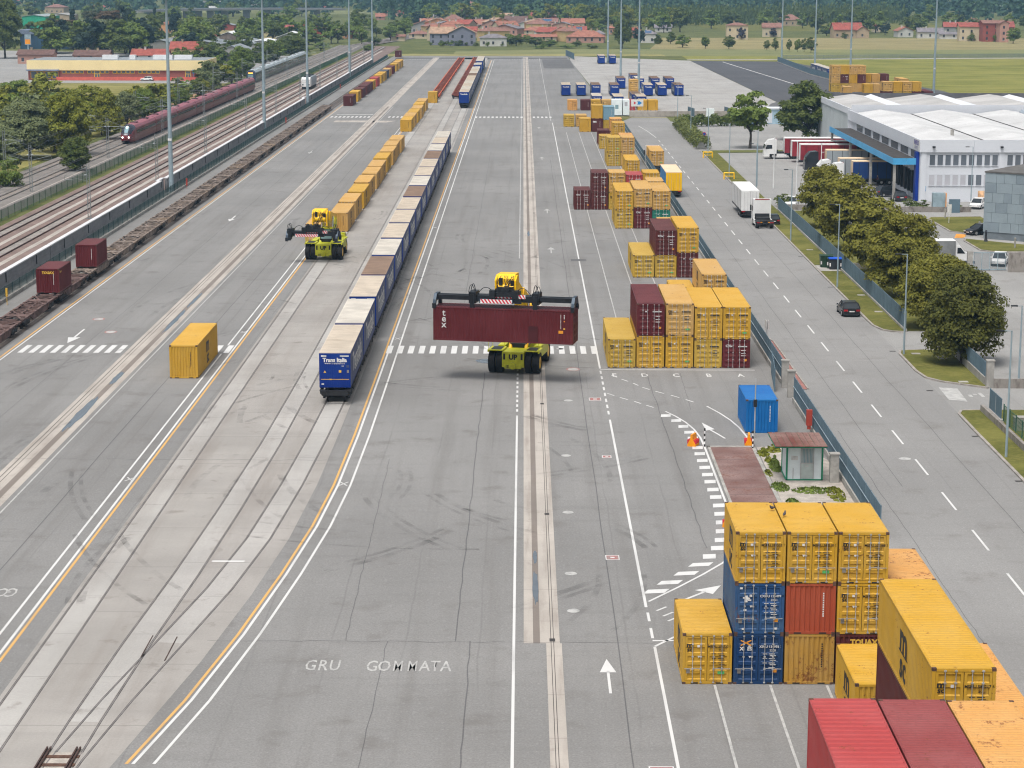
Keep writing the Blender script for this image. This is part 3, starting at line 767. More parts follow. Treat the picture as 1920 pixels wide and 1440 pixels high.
bay('A', 209.2, H8, L40, H8, 'tan', 'D', 'yellow container standing second high just behind the lettered block')
Y3 = 243.5
bay('C', Y3, 0, L40, H8, 'olive', 'D', 'yellow container at the left end of the three wide block with a brown top')
bay('B', Y3, 0, L40, H8, 'olive', 'D', 'yellow container directly under the brown white lettered container')
bay('B', Y3, H8, L40, H9, 'brown', 'D', 'brown white lettered container on top of a yellow one in the three wide block', logo='CAI')
bay('A', Y3, 0, L40, H9, 'brown', 'D', 'brown container under a yellow one at the fence end of the three wide block', logo='-')
bay('A', Y3, H9, L40, H9, 'yellow', 'D', 'yellow container on a brown one at the fence end of the three wide block')
Y4 = 291.3
bay('A', 270.5, 0, L40, H8, 'tan', 'D', 'low yellow container in front of the teal one by the fence')
bay('C', Y4, 0, L40, H8, 'olive', 'D', 'lower yellow container left of the crimson one')
bay('C', Y4, H8, L40, H8, 'yellow', 'D', 'upper yellow container at the left of the row above the crimson one')
bay('B', Y4, 0, L40, H9, 'maroon', 'D', 'crimson white lettered container under a yellow one', logo='CAI')
bay('B', Y4, H9, L40, H8, 'tan', 'D', 'yellow container standing on the crimson one')
bay('A', Y4, 0, L40, H8, 'teal', 'D', 'teal container at ground level almost hidden by the fence', logo='-')
bay('A', Y4, H8, L40, H8, 'tan', 'D', 'yellow container stacked on the teal one by the fence')
Y5 = 314.8
bay('E', Y5, 0, L20, H9, 'brown', 'D', 'brown white lettered container on the ground at the left of the brown pair', logo='tex')
bay('D', Y5, 0, L20, H8, 'brown', 'D', 'plain brown container under the upper brown white lettered one', logo='-')
bay('D', Y5, H8, L20, H9, 'brown', 'D', 'brown white lettered container stacked two high at the left of its row', logo='tex')
bay('C', Y5, 0, L20, H8, 'olive', 'D', 'yellow container at ground level right of the brown pair')
bay('C', Y5, H8, L20, H9, 'tan', 'D', 'yellow container stacked right of the upper brown white lettered one')
bay('B', Y5, 0, L20, H8, 'brown', 'D', 'brown container hidden under the pinkish red roofed one', logo='-')
bay('B', Y5, H8, L20, H8, 'red', 'D', 'pinkish red container between two yellow ones in the upper row', logo='-')
bay('A', Y5, 0, L20, H8, 'olive', 'D', 'yellow container hidden at the bottom next to the parked curtain trailer')
bay('A', Y5, H8, L20, H9, 'yellow', 'D', 'yellow container two high beside the parked curtain trailer')
bay('A', 305.4, 0, L20, H8, 'olive', 'D', 'yellow container hidden beneath the short tan roofed one')
bay('A', 305.4, H8, L20, H8, 'tan', 'D', 'short yellow container just in front of the two high yellow row by the trailer')
bay('A', 369.5, 0, L20 * 2, H8, 'yellow', 'D', 'single yellow container on the ground before the four door block')
Y6 = 387
bay('B', Y6, 0, L40, H8, 'olive', 'D', 'lower left yellow container of the four door block')
bay('B', Y6, H8, L20, H8, 'olive', 'D', 'upper left yellow container of the four door block')
bay('A', Y6, 0, L20, H8, 'tan', 'D', 'lower right yellow container of the four door block')
bay('A', Y6, H8, L20, H8, 'tan', 'D', 'upper right yellow container of the four door block')
bay('A', 393.2, 0, L20, H8, 'tan', 'D', 'yellow container at ground level behind the four door block')
bay('A', 393.2, H8, L20, H8, 'orange', 'D', 'yellow container with rusty roof edge behind the four door block')
bay('A', 424.9, 0, L20, H8, 'olive', 'D', 'yellow container under the tall one left of the entrance road')
bay('A', 424.9, H8, L20, H8, 'yellow', 'D', 'tall stacked yellow container left of the entrance road')
bay('A', 437.1, 0, L20, H8, 'tan', 'D', 'yellow container under the long orange rimmed one further back')
bay('A', 437.1, H8, L20, H8, 'orange', 'D', 'orange rimmed yellow container behind the tall stacked one')
bay('B', 425.2, 0, L20, H8, 'olive', 'D', 'low yellow container in front of the brown one by the entrance road')
bay('B', 436.2, 0, L20, H9, 'brown', 'F', 'brown container behind a low yellow one by the entrance road')
GFAR = 'containers around the far end of the bays'
def far(x, y, z, L, H, col, fr, label, lod=2, logo=None, rz=0): return container(x, y, z, L, H, col, fr, label, lod, GFAR, logo)
far(9.3, 487.1, 0, L20, H8, 'olive', 'D', 'yellow doored container standing at the left end of the far cluster')
far(12.1, 487.5, 0, L20, H8, 'tan', 'D', 'yellow container tucked behind the ribbed yellow one')
far(12.55, 471.5, 0, L20, H9, 'yellow', 'F', 'ribbed yellow container left of the far dark brown one with white letters')
c = far(15.15, 471.5, 0, L20, H9, 'brown', 'F', 'dark brown white lettered container carrying a tall yellow one'); text_front('tex', .6, -.55, -L20 / 2 - .01, 2.25, M_WTXT, c, 'lettering', bold=.03)
far(15.15, 472, H9, L20, H9, 'yellow', 'F', 'tall ribbed yellow container on the dark brown white lettered one')
far(17.75, 472, 0, L20, H8, 'olive', 'F', 'yellow container under the pale blue one')
far(17.75, 472, H8, L20, H9, 'pale', 'F', 'pale blue container beside the tall ribbed yellow one')
for x, cc, fr, lab, lg in ((11.4, 'orange', 'D', 'orange container alone at the left of the far cross row', '-'), (14.75, 'brown', 'F', 'brown container second from left in the far cross row', None), (17.4, 'yellow', 'D', 'yellow container third in the far cross row', None), (20.1, 'tan', 'D', 'yellow container fourth in the far cross row', None),
                       (23.55, 'brown', 'F', 'brown white lettered container in the far cross row beside the cabins', 'x'), (26.15, 'red', 'F', 'lighter red container right of the far brown white lettered one', None), (29.25, 'yellow', 'F', 'ribbed yellow container near the arrow sign', None), (31.95, 'yellow', 'F', 'ribbed yellow container at the right end of the far cross row', None)):
    c = far(x, 545.5, 0, L20, H8, cc, fr, lab, logo='-' if lg == '-' else None)
    if lg == 'x': text_front('tex', .6, -.6, -L20 / 2 - .01, 2.0, M_WTXT, c, 'lettering', bold=.03)
far(29.4, 592, 0, L20, H8, 'tan', 'D', 'lower yellow container of the pair in front of the tall light mast')
far(29.4, 592, H8, L20, H9, 'tan', 'D', 'upper yellow container of the pair in front of the tall light mast')

# far right stacks beyond the warehouse roof
GR = 'containers stacked beyond the warehouse'
XR = [90.95 + 2.5 * k for k in range(4)]
ROWS = (('olive D', 'olive D', 'tan F', 'tan F'), ('tan D', 'brown D', 'yellow F', 'brown F'), ('tan D', 'yellow F', 'tan D', 'tan D'))
for k, row in enumerate(ROWS):
    for i, e in enumerate(row):
        cc, fr = e.split()
        container(XR[i], 632, k * H8, L20, H8, cc, fr, '%s container in the %s row, %s column of the three high far stack' % ({'brown': 'brown'}.get(cc, 'yellow'), ('bottom', 'middle', 'top')[k], ('first', 'second', 'third', 'last')[i]), 2, GR, '-' if cc == 'brown' else None)
for k in range(2):
    for i, cc in enumerate(('yellow', 'tan', 'brown')):
        container(99.7 + 2.62 * i + k * .7, 626.3 + k * 8, k * H8, L20, H8, cc, 'F', '%s container in the %s row of the two high far stack, %s from left' % ('brown' if i == 2 else 'yellow', ('lower', 'upper')[k], ('first', 'second', 'third')[i]), 2, GR)
for i, (c0, c1, fr) in enumerate((('brown', 'tan', 'D'), ('olive', 'yellow', 'F'), ('olive', 'tan', 'D'), ('maroon', 'yellow', 'F'))):
    container(98.9 + 2.62 * i, 588.1, 0, L20, H8, c0, 'F', '%s container at the base of the front far row, %s from left' % ({'brown': 'brown', 'maroon': 'maroon'}.get(c0, 'yellow'), ('first', 'second', 'third', 'fourth')[i]), 2, GR)
    container(98.9 + 2.62 * i, 588.1, H8, L20, H8, c1, fr, 'yellow container on top of the front far row, %s from left' % ('first', 'second', 'third', 'fourth')[i], 2, GR)
container(110.2, 588.5, 0, L40, H8, 'maroon', 'F', 'maroon container on the ground at the right end of the front far row', 2, GR)
container(115.8, 658, 0, L40, H8, 'tan', 'F', 'yellow container alone behind the front far row in the meadow corner', 2, GR)
container(91.5, 612, 0, L20, H8, 'tan', 'F', 'low yellow container before the three high far stack', 2, GR)

# long diagonal row of yellow containers left of the tracks
GD = 'yellow containers in the long row beside the track'
ORD = ('first', 'second', 'third', 'fourth', 'fifth', 'sixth', 'seventh', 'eighth', 'ninth', 'tenth', 'eleventh', 'twelfth', 'thirteenth', 'fourteenth', 'fifteenth', 'sixteenth')
container(-28.1, 273.6, 0, L40, H8, 'tan', 'D', 'yellow container standing beside the left reach stacker, doors to us', 1, GD)
for k, yy in enumerate((286.9, 301.2, 315.2, 329.8, 344.1, 357.8, 373.0, 387.5, 401.1, 415.1)):
    container(-26.15 + R.uniform(-.12, .2), yy, 0, L40, H8, ('tan', 'tan', 'yellow', 'tan')[k % 4], 'FDFFDFFFDF'[k], '%s yellow container behind the left reach stacker in the long row' % ORD[k], 1 if k < 4 else 2, GD)
for k, yy in enumerate((471.0, 484.8, 498.6, 512.5, 526.7, 541.4)):
    container(-27.0 + R.uniform(-.1, .25), yy, 0, L40, H8, ('yellow', 'tan')[k % 2], 'FDFFFF'[k], '%s yellow container of the further row past the gap' % ORD[k], 2, GD)
container(-25.6, 575.9, 0, L20, H9, 'yellow', 'F', 'single tall yellow container next to the orange flat wagon', 2, GD)
c = container(-30.56, 180.9, 0, L40, H9, 'yellow', 'F', 'lone yellow container standing by the crosswalk on the left', 0)
# mixed row along the left fence
GL = 'mixed containers in the row along the left fence'
for k, (yy, cc) in enumerate(((561.9, 'brown'), (580.5, 'yellow'), (597, 'brown'), (613.5, 'brown'), (626.5, 'maroon'), (639.2, 'yellow'), (657.5, 'red'), (676.7, 'yellow'), (691, 'yellow'), (705.6, 'slate'), (719, 'tan'), (737.6, 'maroon'), (759, 'yellow'), (776, 'tan'), (790, 'yellow'))):
    container(-47.2, yy, 0, L40, H8, cc, 'F', '%s %s container counted from the near end of the row by the left fence' % (ORD[k], {'yellow': 'yellow', 'tan': 'yellow', 'slate': 'slate grey', 'brown': 'brown', 'maroon': 'maroon', 'red': 'red'}[cc]), 2, GL)
container(-53.0, 889, 0, L20, H8, 'brown', 'F', 'small brown container alone in the far left corner of the yard', 2)
# blue site container and the two on the left wagons
c = container(17.1, 159.2, 0, L20, H8, 'blue', 'F', 'bright blue container standing by the fence near the guard hut', 0)
# ---------------------------------------------------------------- swap bodies and flat wagons
M_SWB = paintwork('blue_swap_body_door', S(14, 54, 146), .12, .0, fade=S(28, 70, 152))
M_SWS = plain('navy_curtain_side', S(72, 82, 116), .55, var=.15, sc=.8, fine=3)
def roofmat(name, col):
    t = NT(name)
    c = t.mix(t.ramp(t.noise(.5, 4), .3, .7), mul(col, .86), mul(col, 1.08))
    c = t.mix(t.ramp(t.noise((.35, 3.2, 1), 4, .65), .5, .75, 0, .55), c, mul((col[0], col[1] * .9, col[2] * .8), .55))
    c = t.mix(t.ramp(t.noise(1.1, 5, .7), .6, .75, 0, .5), c, S(150, 110, 84))
    return t.out(c, .7, 0, .3)
M_SWR = [roofmat('dusty_cream_roof', S(196, 184, 168)), roofmat('chalky_white_roof', S(200, 194, 184)), roofmat('dirty_brown_roof', S(140, 118, 102))]
M_BLACK = plain('black_steel', (.02, .02, .022), .6, .1, var=.3)
SWL, SWH = 14.0, 2.95
def swap_mesh_sides(s):
    m = MB(); x = s * 1.27
    def q(y0, y1, z0, z1, e=0): 
        a = [(x + e * s, y0, z0), (x + e * s, y1, z0), (x + e * s, y1, z1), (x + e * s, y0, z1)]
        m.face(*(a if s > 0 else a[::-1]))
    q(-SWL / 2, SWL / 2, .1, SWH - .06)
    m.mi = 1
    for k in range(9): q(-SWL / 2 + .02 + k * (SWL - .14) / 8, -SWL / 2 + .12 + k * (SWL - .14) / 8, .1, SWH - .06, .012)
    q(-SWL / 2, SWL / 2, .1, .24, .014); q(-SWL / 2, SWL / 2, SWH - .2, SWH - .04, .014)
    return m.mesh('curtain_side')
def swap_roof():
    m = MB(); m.box(-1.275, 1.275, -SWL / 2, SWL / 2, SWH - .06, SWH)
    for k in range(30): y = -SWL / 2 + .3 + k * (SWL - .6) / 29; m.box(-1.18, 1.18, y - .04, y + .04, SWH, SWH + .018)
    return m.mesh('roof_panel')
def swap_end():
    m = MB(); Y = -SWL / 2
    m.box(-1.27, 1.27, Y, Y + .08, .06, SWH - .06)
    for x0, x1 in ((-1.2, -.03), (.03, 1.2)):
        for k in range(7): a = x0 + .04 + k * (x1 - x0 - .08) / 7; m.box(a, a + .11, Y - .016, Y, .25, SWH - .3)
    return m.mesh('end_door')
def swap_body(x, y, z, label, group=None, roof=0, lod=0, rz=0.0, cx=None, L=None):
    t = empty('swap_body', (x + 1.27 if cx is None else cx, y + (SWL / 2 if cx is None else 0), z), rz); tag(t, label, 'container', group)
    for s in (-1, 1):
        sd = ob('curtain_side', cached(('sws', s), lambda: swap_mesh_sides(s)), [M_SWS, M_SWB], t)
        o = ob('lettering', text_mesh('TransItalia', 2.15, .05, 'CENTER', 0, 1.05), M_WTXT, sd, (s * 1.29, 0, SWH * .55)); o.rotation_euler = (pi / 2, 0, pi / 2 * s)
        if lod < 2: mo = ob('lettering_line', cached('swl', lambda: MB().wallquad(-3.2, 3.2, 0, -.06, .06).mesh('lettering_line')), M_WTXT, sd, (s * 1.29, .6, SWH * .27)); mo.rotation_euler = (0, 0, pi / 2 * s)
    ob('roof_panel', cached('swr', swap_roof), M_SWR[roof % 3], t)
    e = ob('end_door', cached('swe', swap_end), M_SWB, t); ob('end_door', cached('swe', swap_end), M_SWB, t, None, pi)
    text_front('Trans Italia' if lod == 0 else 'TransItalia', .46, 0, -SWL / 2 - .03, SWH - .62, M_WTXT, e, bold=.022, sx=.95)
    if lod == 0:
        text_front('www.transitalia.it', .25, 0, -SWL / 2 - .03, SWH - .88, M_WTXT, e, sx=.95)
        mark(e, -1.12, SWH - .34, .44, .12, M_WTXT, -SWL / 2 - .03); mark(e, .42, SWH - .33, .72, .1, M_WTXT, -SWL / 2 - .03)
        ob('sticker', cached('tri2', lambda: MB().face((-.11, 0, 0), (.11, 0, 0), (0, 0, .2)).mesh('sticker')), M_YTXT, e, (-.82, -SWL / 2 - .03, 1.28))
        for a in ((.32, 1.3, .2, .2, M_YTXT), (.98, 1.28, .17, .24, M_GREY), (.55, 1.82, .2, .05, M_WTXT), (.95, 1.72, .22, .2, M_SWS), (-1.1, .3, .2, .1, M_WTXT)): mark(e, *a[:4], a[4], -SWL / 2 - .03)
        mark(e, -1.15, .72, 2.3, .045, M_YTXT, -SWL / 2 - .03); mark(e, -.45, .69, .22, .1, M_YTXT, -SWL / 2 - .032)
    f = MB()
    for s in (-1, 1): f.box(s * 1.2 - .06, s * 1.2 + .06, -SWL / 2 + .1, SWL / 2 - .1, 0, .1)
    for k in range(6): yy = -SWL / 2 + 1.2 + k * (SWL - 2.4) / 5; f.box(-1.14, 1.14, yy - .06, yy + .06, .01, .09)
    ob('base_frame', cached('swf', lambda: f.mesh('base_frame')), M_BLACK, t)
    return t

def wheelset():
    m = MB()
    for s in (-1, 1):
        m.cyl((s * .78, 0, .46), (s * .65, 0, .46), .46, n=14); m.cyl((s * .65, 0, .46), (s * .62, 0, .46), .49, n=14)
    m.cyl((-1.05, 0, .46), (1.05, 0, .46), .08, n=6)
    for s in (-1, 1): m.box(s * 1.0 - .1, s * 1.0 + .1, -.16, .16, .3, .62)
    return m.mesh('wheelset')
def bogie_frame():
    m = MB()
    for s in (-1, 1):
        m.xprism([(-1.35, .55), (-1.1, .38), (-.4, .38), (-.3, .28), (.3, .28), (.4, .38), (1.1, .38), (1.35, .55), (1.35, .7), (.5, .78), (-.5, .78), (-1.35, .7)], s * 1.0 - .07, s * 1.0 + .07)
        m.cyl((s * 1.02, -.12, .34), (s * 1.02, -.12, .7), .07, n=6); m.cyl((s * 1.02, .12, .34), (s * 1.02, .12, .7), .07, n=6)
    m.box(-1.0, 1.0, -.22, .22, .5, .86); m.box(-.95, .95, -1.3, -1.2, .55, .66); m.box(-.95, .95, 1.2, 1.3, .55, .66)
    return m.mesh('bogie')
def sill_mesh(L, s, style):
    d = .95 if style == 'spine' else .72
    y0, y1 = -L / 2, L / 2; b = L / 2 - 3.6
    pts = [(y0, .98), (y0 + 1.0, .92), (-b, .92), (-b + .9, 1.16 - d), (b - .9, 1.16 - d), (b, .92), (y1 - 1.0, .92), (y1, .98), (y1, 1.16), (y0, 1.16)]
    m = MB().xprism(pts, s * 1.14 - .05, s * 1.14 + .05)
    m.box(s * 1.14 - .13, s * 1.14 + .13, y0, y1, 1.13, 1.165)
    n = int(L / 2.2)
    for k in range(n + 1):
        y = y0 + .2 + k * (L - .4) / n; m.box(s * 1.14 + s * .05 - .04, s * 1.14 + s * .05 + .04, y - .05, y + .05, .88, 1.13)
    return m.mesh('side_sill')
def deck_mesh(L, seed, style):
    """cross members, diagonal plates and container spigot beams seen from above"""
    m = MB(); r = random.Random(seed); b = L / 2 - 3.6
    for y in (-L / 2 + .12, L / 2 - .12): m.box(-1.09, 1.09, y - .12, y + .12, .78, 1.16)
    for y in (-b - .7, b + .7): m.box(-1.09, 1.09, y - .55, y + .55, .95, 1.14)
    for y in (-b + .6, -b + 1.9, -.9, .9, b - 1.9, b - .6): m.box(-1.09, 1.09, y - .11, y + .11, .9, 1.13)
    m.box(-.1, .1, -b, b, .8, 1.08)
    if style == 'spine':
        for k in range(int(L / 1.6)): y = -L / 2 + .8 + k * 1.6; m.box(-1.09, 1.09, y - .16, y + .16, .9, 1.1)
        m.box(-1.09, 1.09, -.7, .7, .95, 1.16); return m.mesh('cross_members')
    for s in (-1, 1):
        for q in (-1, 1):
            m.beam((q * 1.05, s * (L / 2 - .2), 1.08), (q * .12, s * (b + 1.1), 1.08), .22, .1)
            m.beam((q * .12, s * (b - .1), 1.08), (q * 1.05, s * (b - 1.8), 1.08), .24, .1)
            m.beam((q * .1, s * 1.0, 1.06), (q * 1.05, s * (b - 2.1), 1.06), .16, .08)
    for y in (-L / 2 + .9, -2.9, -b + 2.6, 2.9, b - 2.6, L / 2 - .9):
        for q in (-1, 1): m.box(q * 1.12 - .1, q * 1.12 + .1, y - .12, y + .12, 1.16, 1.25)
    return m.mesh('cross_members')
def buffer_mesh():
    m = MB()
    m.cyl((0, 0, 0), (0, -.5, 0), .1, n=8); m.cyl((0, -.5, 0), (0, -.56, 0), .22, n=10)
    return m.mesh('buffer')
def gear_mesh():
    m = MB(); m.cyl((0, -.3, .62), (0, .8, .62), .14, n=8); m.box(-.5, -.2, -.2, .4, .5, .8); m.tube([(-.9, 0, .75), (-.3, .6, .6), (.9, .7, .72)], .03)
    return m.mesh('brake_gear')
def ruststeel(name, col, light=1.5):
    t = NT(name)
    c = t.mix(t.ramp(t.noise(.9, 5, .65), .32, .66), mul(col, .55), mul(col, light))
    c = t.mix(t.ramp(t.noise(3.1, 4, .7), .5, .72, 0, .7), c, mul(col, .3))
    c = t.mix(t.ramp(t.noise(.23, 3), .55, .72, 0, .6), c, S(150, 128, 104))
    return t.out(c, .8, .1, .25)
M_WAGP = ruststeel('plum_brown_wagon_steel', S(106, 86, 82), 1.35)
M_WAGG = ruststeel('dusty_brown_wagon_steel', S(118, 106, 98), 1.7)
M_WAGO = ruststeel('orange_wagon_steel', S(206, 100, 68), 1.25)
M_WAGD = ruststeel('dark_rust_wagon_steel', S(124, 66, 54), 1.3)
def wagon(x, y, L, mat, label, group, style='fish', lod=0, seed=0):
    t = empty('flat_wagon', (x, y + L / 2, 0)); tag(t, label, 'flat wagon', group)
    for s in (-1, 1): ob('side_sill', cached(('sill', L, s, style), lambda: sill_mesh(L, s, style)), mat, t)
    ob('cross_members', cached(('deck', L, seed % 3, style), lambda: deck_mesh(L, seed % 3, style)), mat if style == 'fish' else M_WAGD, t)
    if lod == 0: ob('brake_gear', cached('gear', gear_mesh), M_BLACK, t)
    for s in (-1, 1):
        bg_ = ob('bogie', cached('bogie', bogie_frame), M_BLACK, t, (0, s * (L / 2 - 2.3), 0))
        for q in (-.9, .9): ob('wheelset', cached('ws', wheelset), M_BLACK, bg_, (0, q, 0))
        for q in (-.87, .87): ob('buffer', cached('buf', buffer_mesh), M_BLACK, t, (q, s * (L / 2), 1.03), pi if s > 0 else 0)
    return t
# front blue train
GT = 'blue swap bodies on the train beside the curve'
GW = 'flat wagons under the blue train'
for k, yy in enumerate((170.2, 185.2, 201.0, 216.0, 231.4, 246.9, 262.3, 277.6, 293.4, 309.0, 324.4, 339.5, 354.9, 370.3, 386.0, 401.3)):
    wagon(-15.25, yy - .55, 14.9, M_BLACK, '%s black wagon from the near end of the blue train' % ORD[k], GW, 'fish', 0 if k < 5 else 1, k)
    swap_body(-16.55, yy, 1.27, 'blue swap body at the very front of the train, door end in full view' if k == 0 else '%s swap body from the near end of the blue train' % ORD[k], GT, (0, 1, 0, 2, 1, 0, 0, 0, 2, 1, 0, 0, 2, 1, 0, 1)[k], 0 if k < 4 else 1)
GT2, GW2 = 'blue swap bodies on the far train', 'flat wagons under the far blue train'
for k in range(16):
    yy = 553.6 + 15.0 * k
    wagon(-15.25, yy - .5, 14.8, M_BLACK, '%s black wagon from the near end of the far blue train' % ORD[k], GW2, 'fish', 1, k)
    if k not in (10, 12): swap_body(-16.55, yy, 1.27, '%s swap body from the near end of the far blue train' % ORD[k], GT2, (0, 1, 0, 1, 0, 0, 2, 1, 0, 1, 1, 1, 0, 1, 1, 1)[k], 2)
for k in range(9):
    wagon(-24.5, 591 + 29.5 * k, 28.6, M_WAGO, '%s orange empty wagon from the near end of its track' % ORD[k], 'empty orange flat wagons', 'spine', 1, k)
    wagon(-18.6, 594.5 + 29.5 * k, 28.6, M_WAGD if k < 5 else M_WAGO, '%s rusty brown empty wagon from the near end of the middle track' % ORD[k], 'empty brown flat wagons', 'spine', 1, k + 1)
# wagons along the left fence
GWL = 'empty skeleton wagons along the left fence'
yw = 189.0
for k in range(22):
    if yw > 545: break
    wagon(-50.15, yw, 15.6, M_WAGP if k < 3 else M_WAGG, '%s %s skeleton wagon from the left edge of the picture' % ((ORD + ('seventeenth', 'eighteenth', 'nineteenth', 'twentieth', 'last but one', 'last'))[k], 'plum brown' if k < 3 else 'dusty brown'), GWL, 'fish', 0 if k < 6 else 1, k)
    yw += 16.35
c = container(-51.37, 222.2, 1.25, L20, H8, 'maroon', 'F', 'dark red container with yellow lettering loaded on a wagon at the left', 1)
text_front('TOUAX', .36, .05, -L20 / 2 - .01, 2.15, M_YTXT, c, bold=.02); o = text_front('Touax', .34, CW / 2 + .012, -L20 / 2 + .75, 2.2, M_YTXT, c, bold=.02); o.rotation_euler = (pi / 2, 0, pi / 2)
container(-51.37, 242.3, 1.25, L20, H8, 'maroon', 'F', 'plain dark red container loaded on a wagon at the left', 1)
for k, (y0, y1) in enumerate(((60, 560),)): pass
on_yard('painted_shade_bed', MB().rect(-51.6, -48.75, 60, 885, .006), plain('painted_shade_bed', (.105, .088, .078), .95, var=.35, sc=.4, fine=2))  # wagon shade and track dirt painted on the yard as one dark strip
rail_pair([(-50.15, 60), (-50.15, 885)], parent=yard)
# swap bodies standing in the pale yard
GS = 'blue swap bodies standing in the pale yard'
for k, x in enumerate((10.95, 15.3, 19.5, 24.85, 34.4, 38.35, 43.1)):
    swap_body(x, 609.5, .25, '%s blue swap body from the left in the longer standing row' % ORD[k], GS, (0, 0, 2, 2, 0, 0, 2)[k], 2)
for k, x in enumerate((28.4, 34.0, 38.7, 43.1)):
    swap_body(x, 648, .25, '%s blue swap body from the left in the shorter row behind' % ORD[k], GS, (2, 1, 2, 2)[k], 2)
for k, (x, y) in enumerate(((17.9, 554), (23.4, 552), (29.3, 552.5), (28.6, 562))):
    swap_body(x, y, .25, '%s swap body hidden behind the far cross row, roof showing' % ORD[k], GS, (1, 0, 0, 2)[k], 2)
swap_body(33.5, 668, .25, 'swap body behind the shorter standing row, only its roof edge seen', GS, 2, 2)
swap_body(28.85, 825, .25, 'left one of two blue swap bodies by the far edge of the pale yard', GS, 0, 2)
swap_body(33.1, 825, .25, 'right one of two blue swap bodies by the far edge of the pale yard', GS, 0, 2)
for k, (x, y) in enumerate(((101.3, 743), (101.3, 728.5), (101.2, 714))):
    swap_body(x, y, .25, '%s navy swap body from the far end of the line by the slanting fence' % ORD[k], GS, 1, 2)

# ---------------------------------------------------------------- main line on the left
def ballast_sheet(name, x0, x1, mat, z0=.05, z1=.35, y0=60, y1=1010):
    m = MB().poly([(x0 - .9, y0, 0), (x0, y0, z1), (x1, y0, z1), (x1 + .9, y0, 0), (x0 - .9, y1, 0), (x0, y1, z1), (x1, y1, z1), (x1 + .9, y1, 0)], [(0, 1, 5, 4), (1, 2, 6, 5), (2, 3, 7, 6), (0, 3, 2, 1)])
    return struct(name, m, mat)
def open_rails(parent, pts, z):
    for s in (-.75, .75):
        m = MB()
        for (xa, ya), (xb, yb) in zip(pts, pts[1:]): m.beam((xa + s, ya, z), (xb + s, yb, z), .12, .17)
        m.build('rail', M_RAIL if parent.name.startswith('brown') else M_RAILS, parent)
bb = ballast_sheet('brown_ballast_bed', -71.4, -58.6, M_BALR)
TA, TB = -64.5, -69.3
for xx in (TA, TB):
    MB().rect(xx - .68, xx + .68, 60, 1000, .358).build('track_bed', plain('grey_sleeper_bed', (.27, .245, .225), .95, var=.2, sc=.5, fine=3), bb)
    open_rails(bb, [(xx, 60), (xx, 1000)], .43)
for xx, wd in ((-62.3, .75), (-66.9, .7)):
    r = random.Random(int(-xx)); pts = [(xx + r.uniform(-.1, .1), y) for y in range(60, 960, 9)]
    MB().strip(pts, wd, .365).build('concrete_path', M_STRIP, bb)
mb_ = ballast_sheet('grey_ballast_bed', -86.5, -75.3, M_BALL, 0, .75, 60, 1010)
for xx in (-79.2, -83.9):
    MB().rect(xx - .68, xx + .68, 60, 1000, .76).build('track_bed', plain('brown_sleeper_bed', (.23, .20, .175), .95, var=.2, sc=.5, fine=3), mb_)
    open_rails(mb_, [(xx, 60), (xx, 1010)], .83)
MB().rect(-76.35, -76.05, 60, 1000, .765).build('cable_trough', M_STRIP, mb_)
far_bed = struct('far_ballast_bed', MB().flat([(-86, 1000), (-76, 1000), (-58, 1130), (-30, 1400), (-44, 1400), (-72, 1130)], .3), M_BALL)
for dx in (-4, 0, 3):
    MB().strip([(-80 + dx, 1000), (-64 + dx, 1130), (-37 + dx, 1400)], 1.0, .34).build('rail', M_RAIL, far_bed)
MB().strip([(-64.5, 950), (-62, 985), (-58, 1020)], .5, .37).build('rail', M_RAIL, bb)
struct('trackside_grass', MB().rect(-75.2, -72.2, 60, 960, .02), M_WILD)

M_TEAL = plain('dark_green_mesh', (.030, .075, .072), .6, var=.2)
M_GFEN = plain('green_mesh', (.035, .10, .05), .6, var=.25)
def mesh_panel_mat(name, col, open_=.5):
    t = NT(name)
    return t.out(t.mix(t.ramp(t.noise(.3, 3), .3, .7), mul(col, .8), mul(col, 1.2)), .6)
def green_fence(name, x, y0, y1, h, step, mat, label, post, z=0, lod=40, solid=True):
    t = empty(name, (x, y0, z)); tag(t, label, 'fence'); n = int((y1 - y0) / step)
    pm = cached(('fp', h), lambda: MB().box(-.04, .04, -.04, .04, 0, h + .05).mesh('post'))
    def pan():
        m = MB(); m.box(-.02, .02, .04, step - .04, .05, .09); m.box(-.02, .02, .04, step - .04, h - .06, h - .02)
        k = int(step / .28)
        for i in range(k): y = .1 + i * (step - .2) / k; m.box(-.008, .008, y, y + .075, .09, h - .06)
        for z_ in (.5, 1.0, 1.5): m.box(-.012, .012, .04, step - .04, z_ * h / 2, z_ * h / 2 + .02)
        return m.mesh('mesh_panel')
    me = cached(('fpan', h, step), pan)
    for i in range(n + 1):
        ob('post', pm, post, t, (0, i * step, 0))
        if i < n: ob('mesh_panel', me, mat, t, (0, i * step, 0))
    return t
green_fence('green_fence', -55.35, 150, 880, 1.25, 3.4, M_TEAL, 'long teal green mesh fence along the foot of the grey wall', plain('fence_post', (.03, .06, .06), .6), .3)
tag(MB().box(-55.5, -55.15, 150, 885, 0, .4).build('kerb_wall', M_WALLC), None, None, None, 'structure')
green_fence('trackside_fence', -73.4, 150, 900, 1.7, 4.0, M_GFEN, 'green mesh fence in the grass between the two pairs of tracks', plain('trackside_post', (.03, .07, .04), .6), .05)
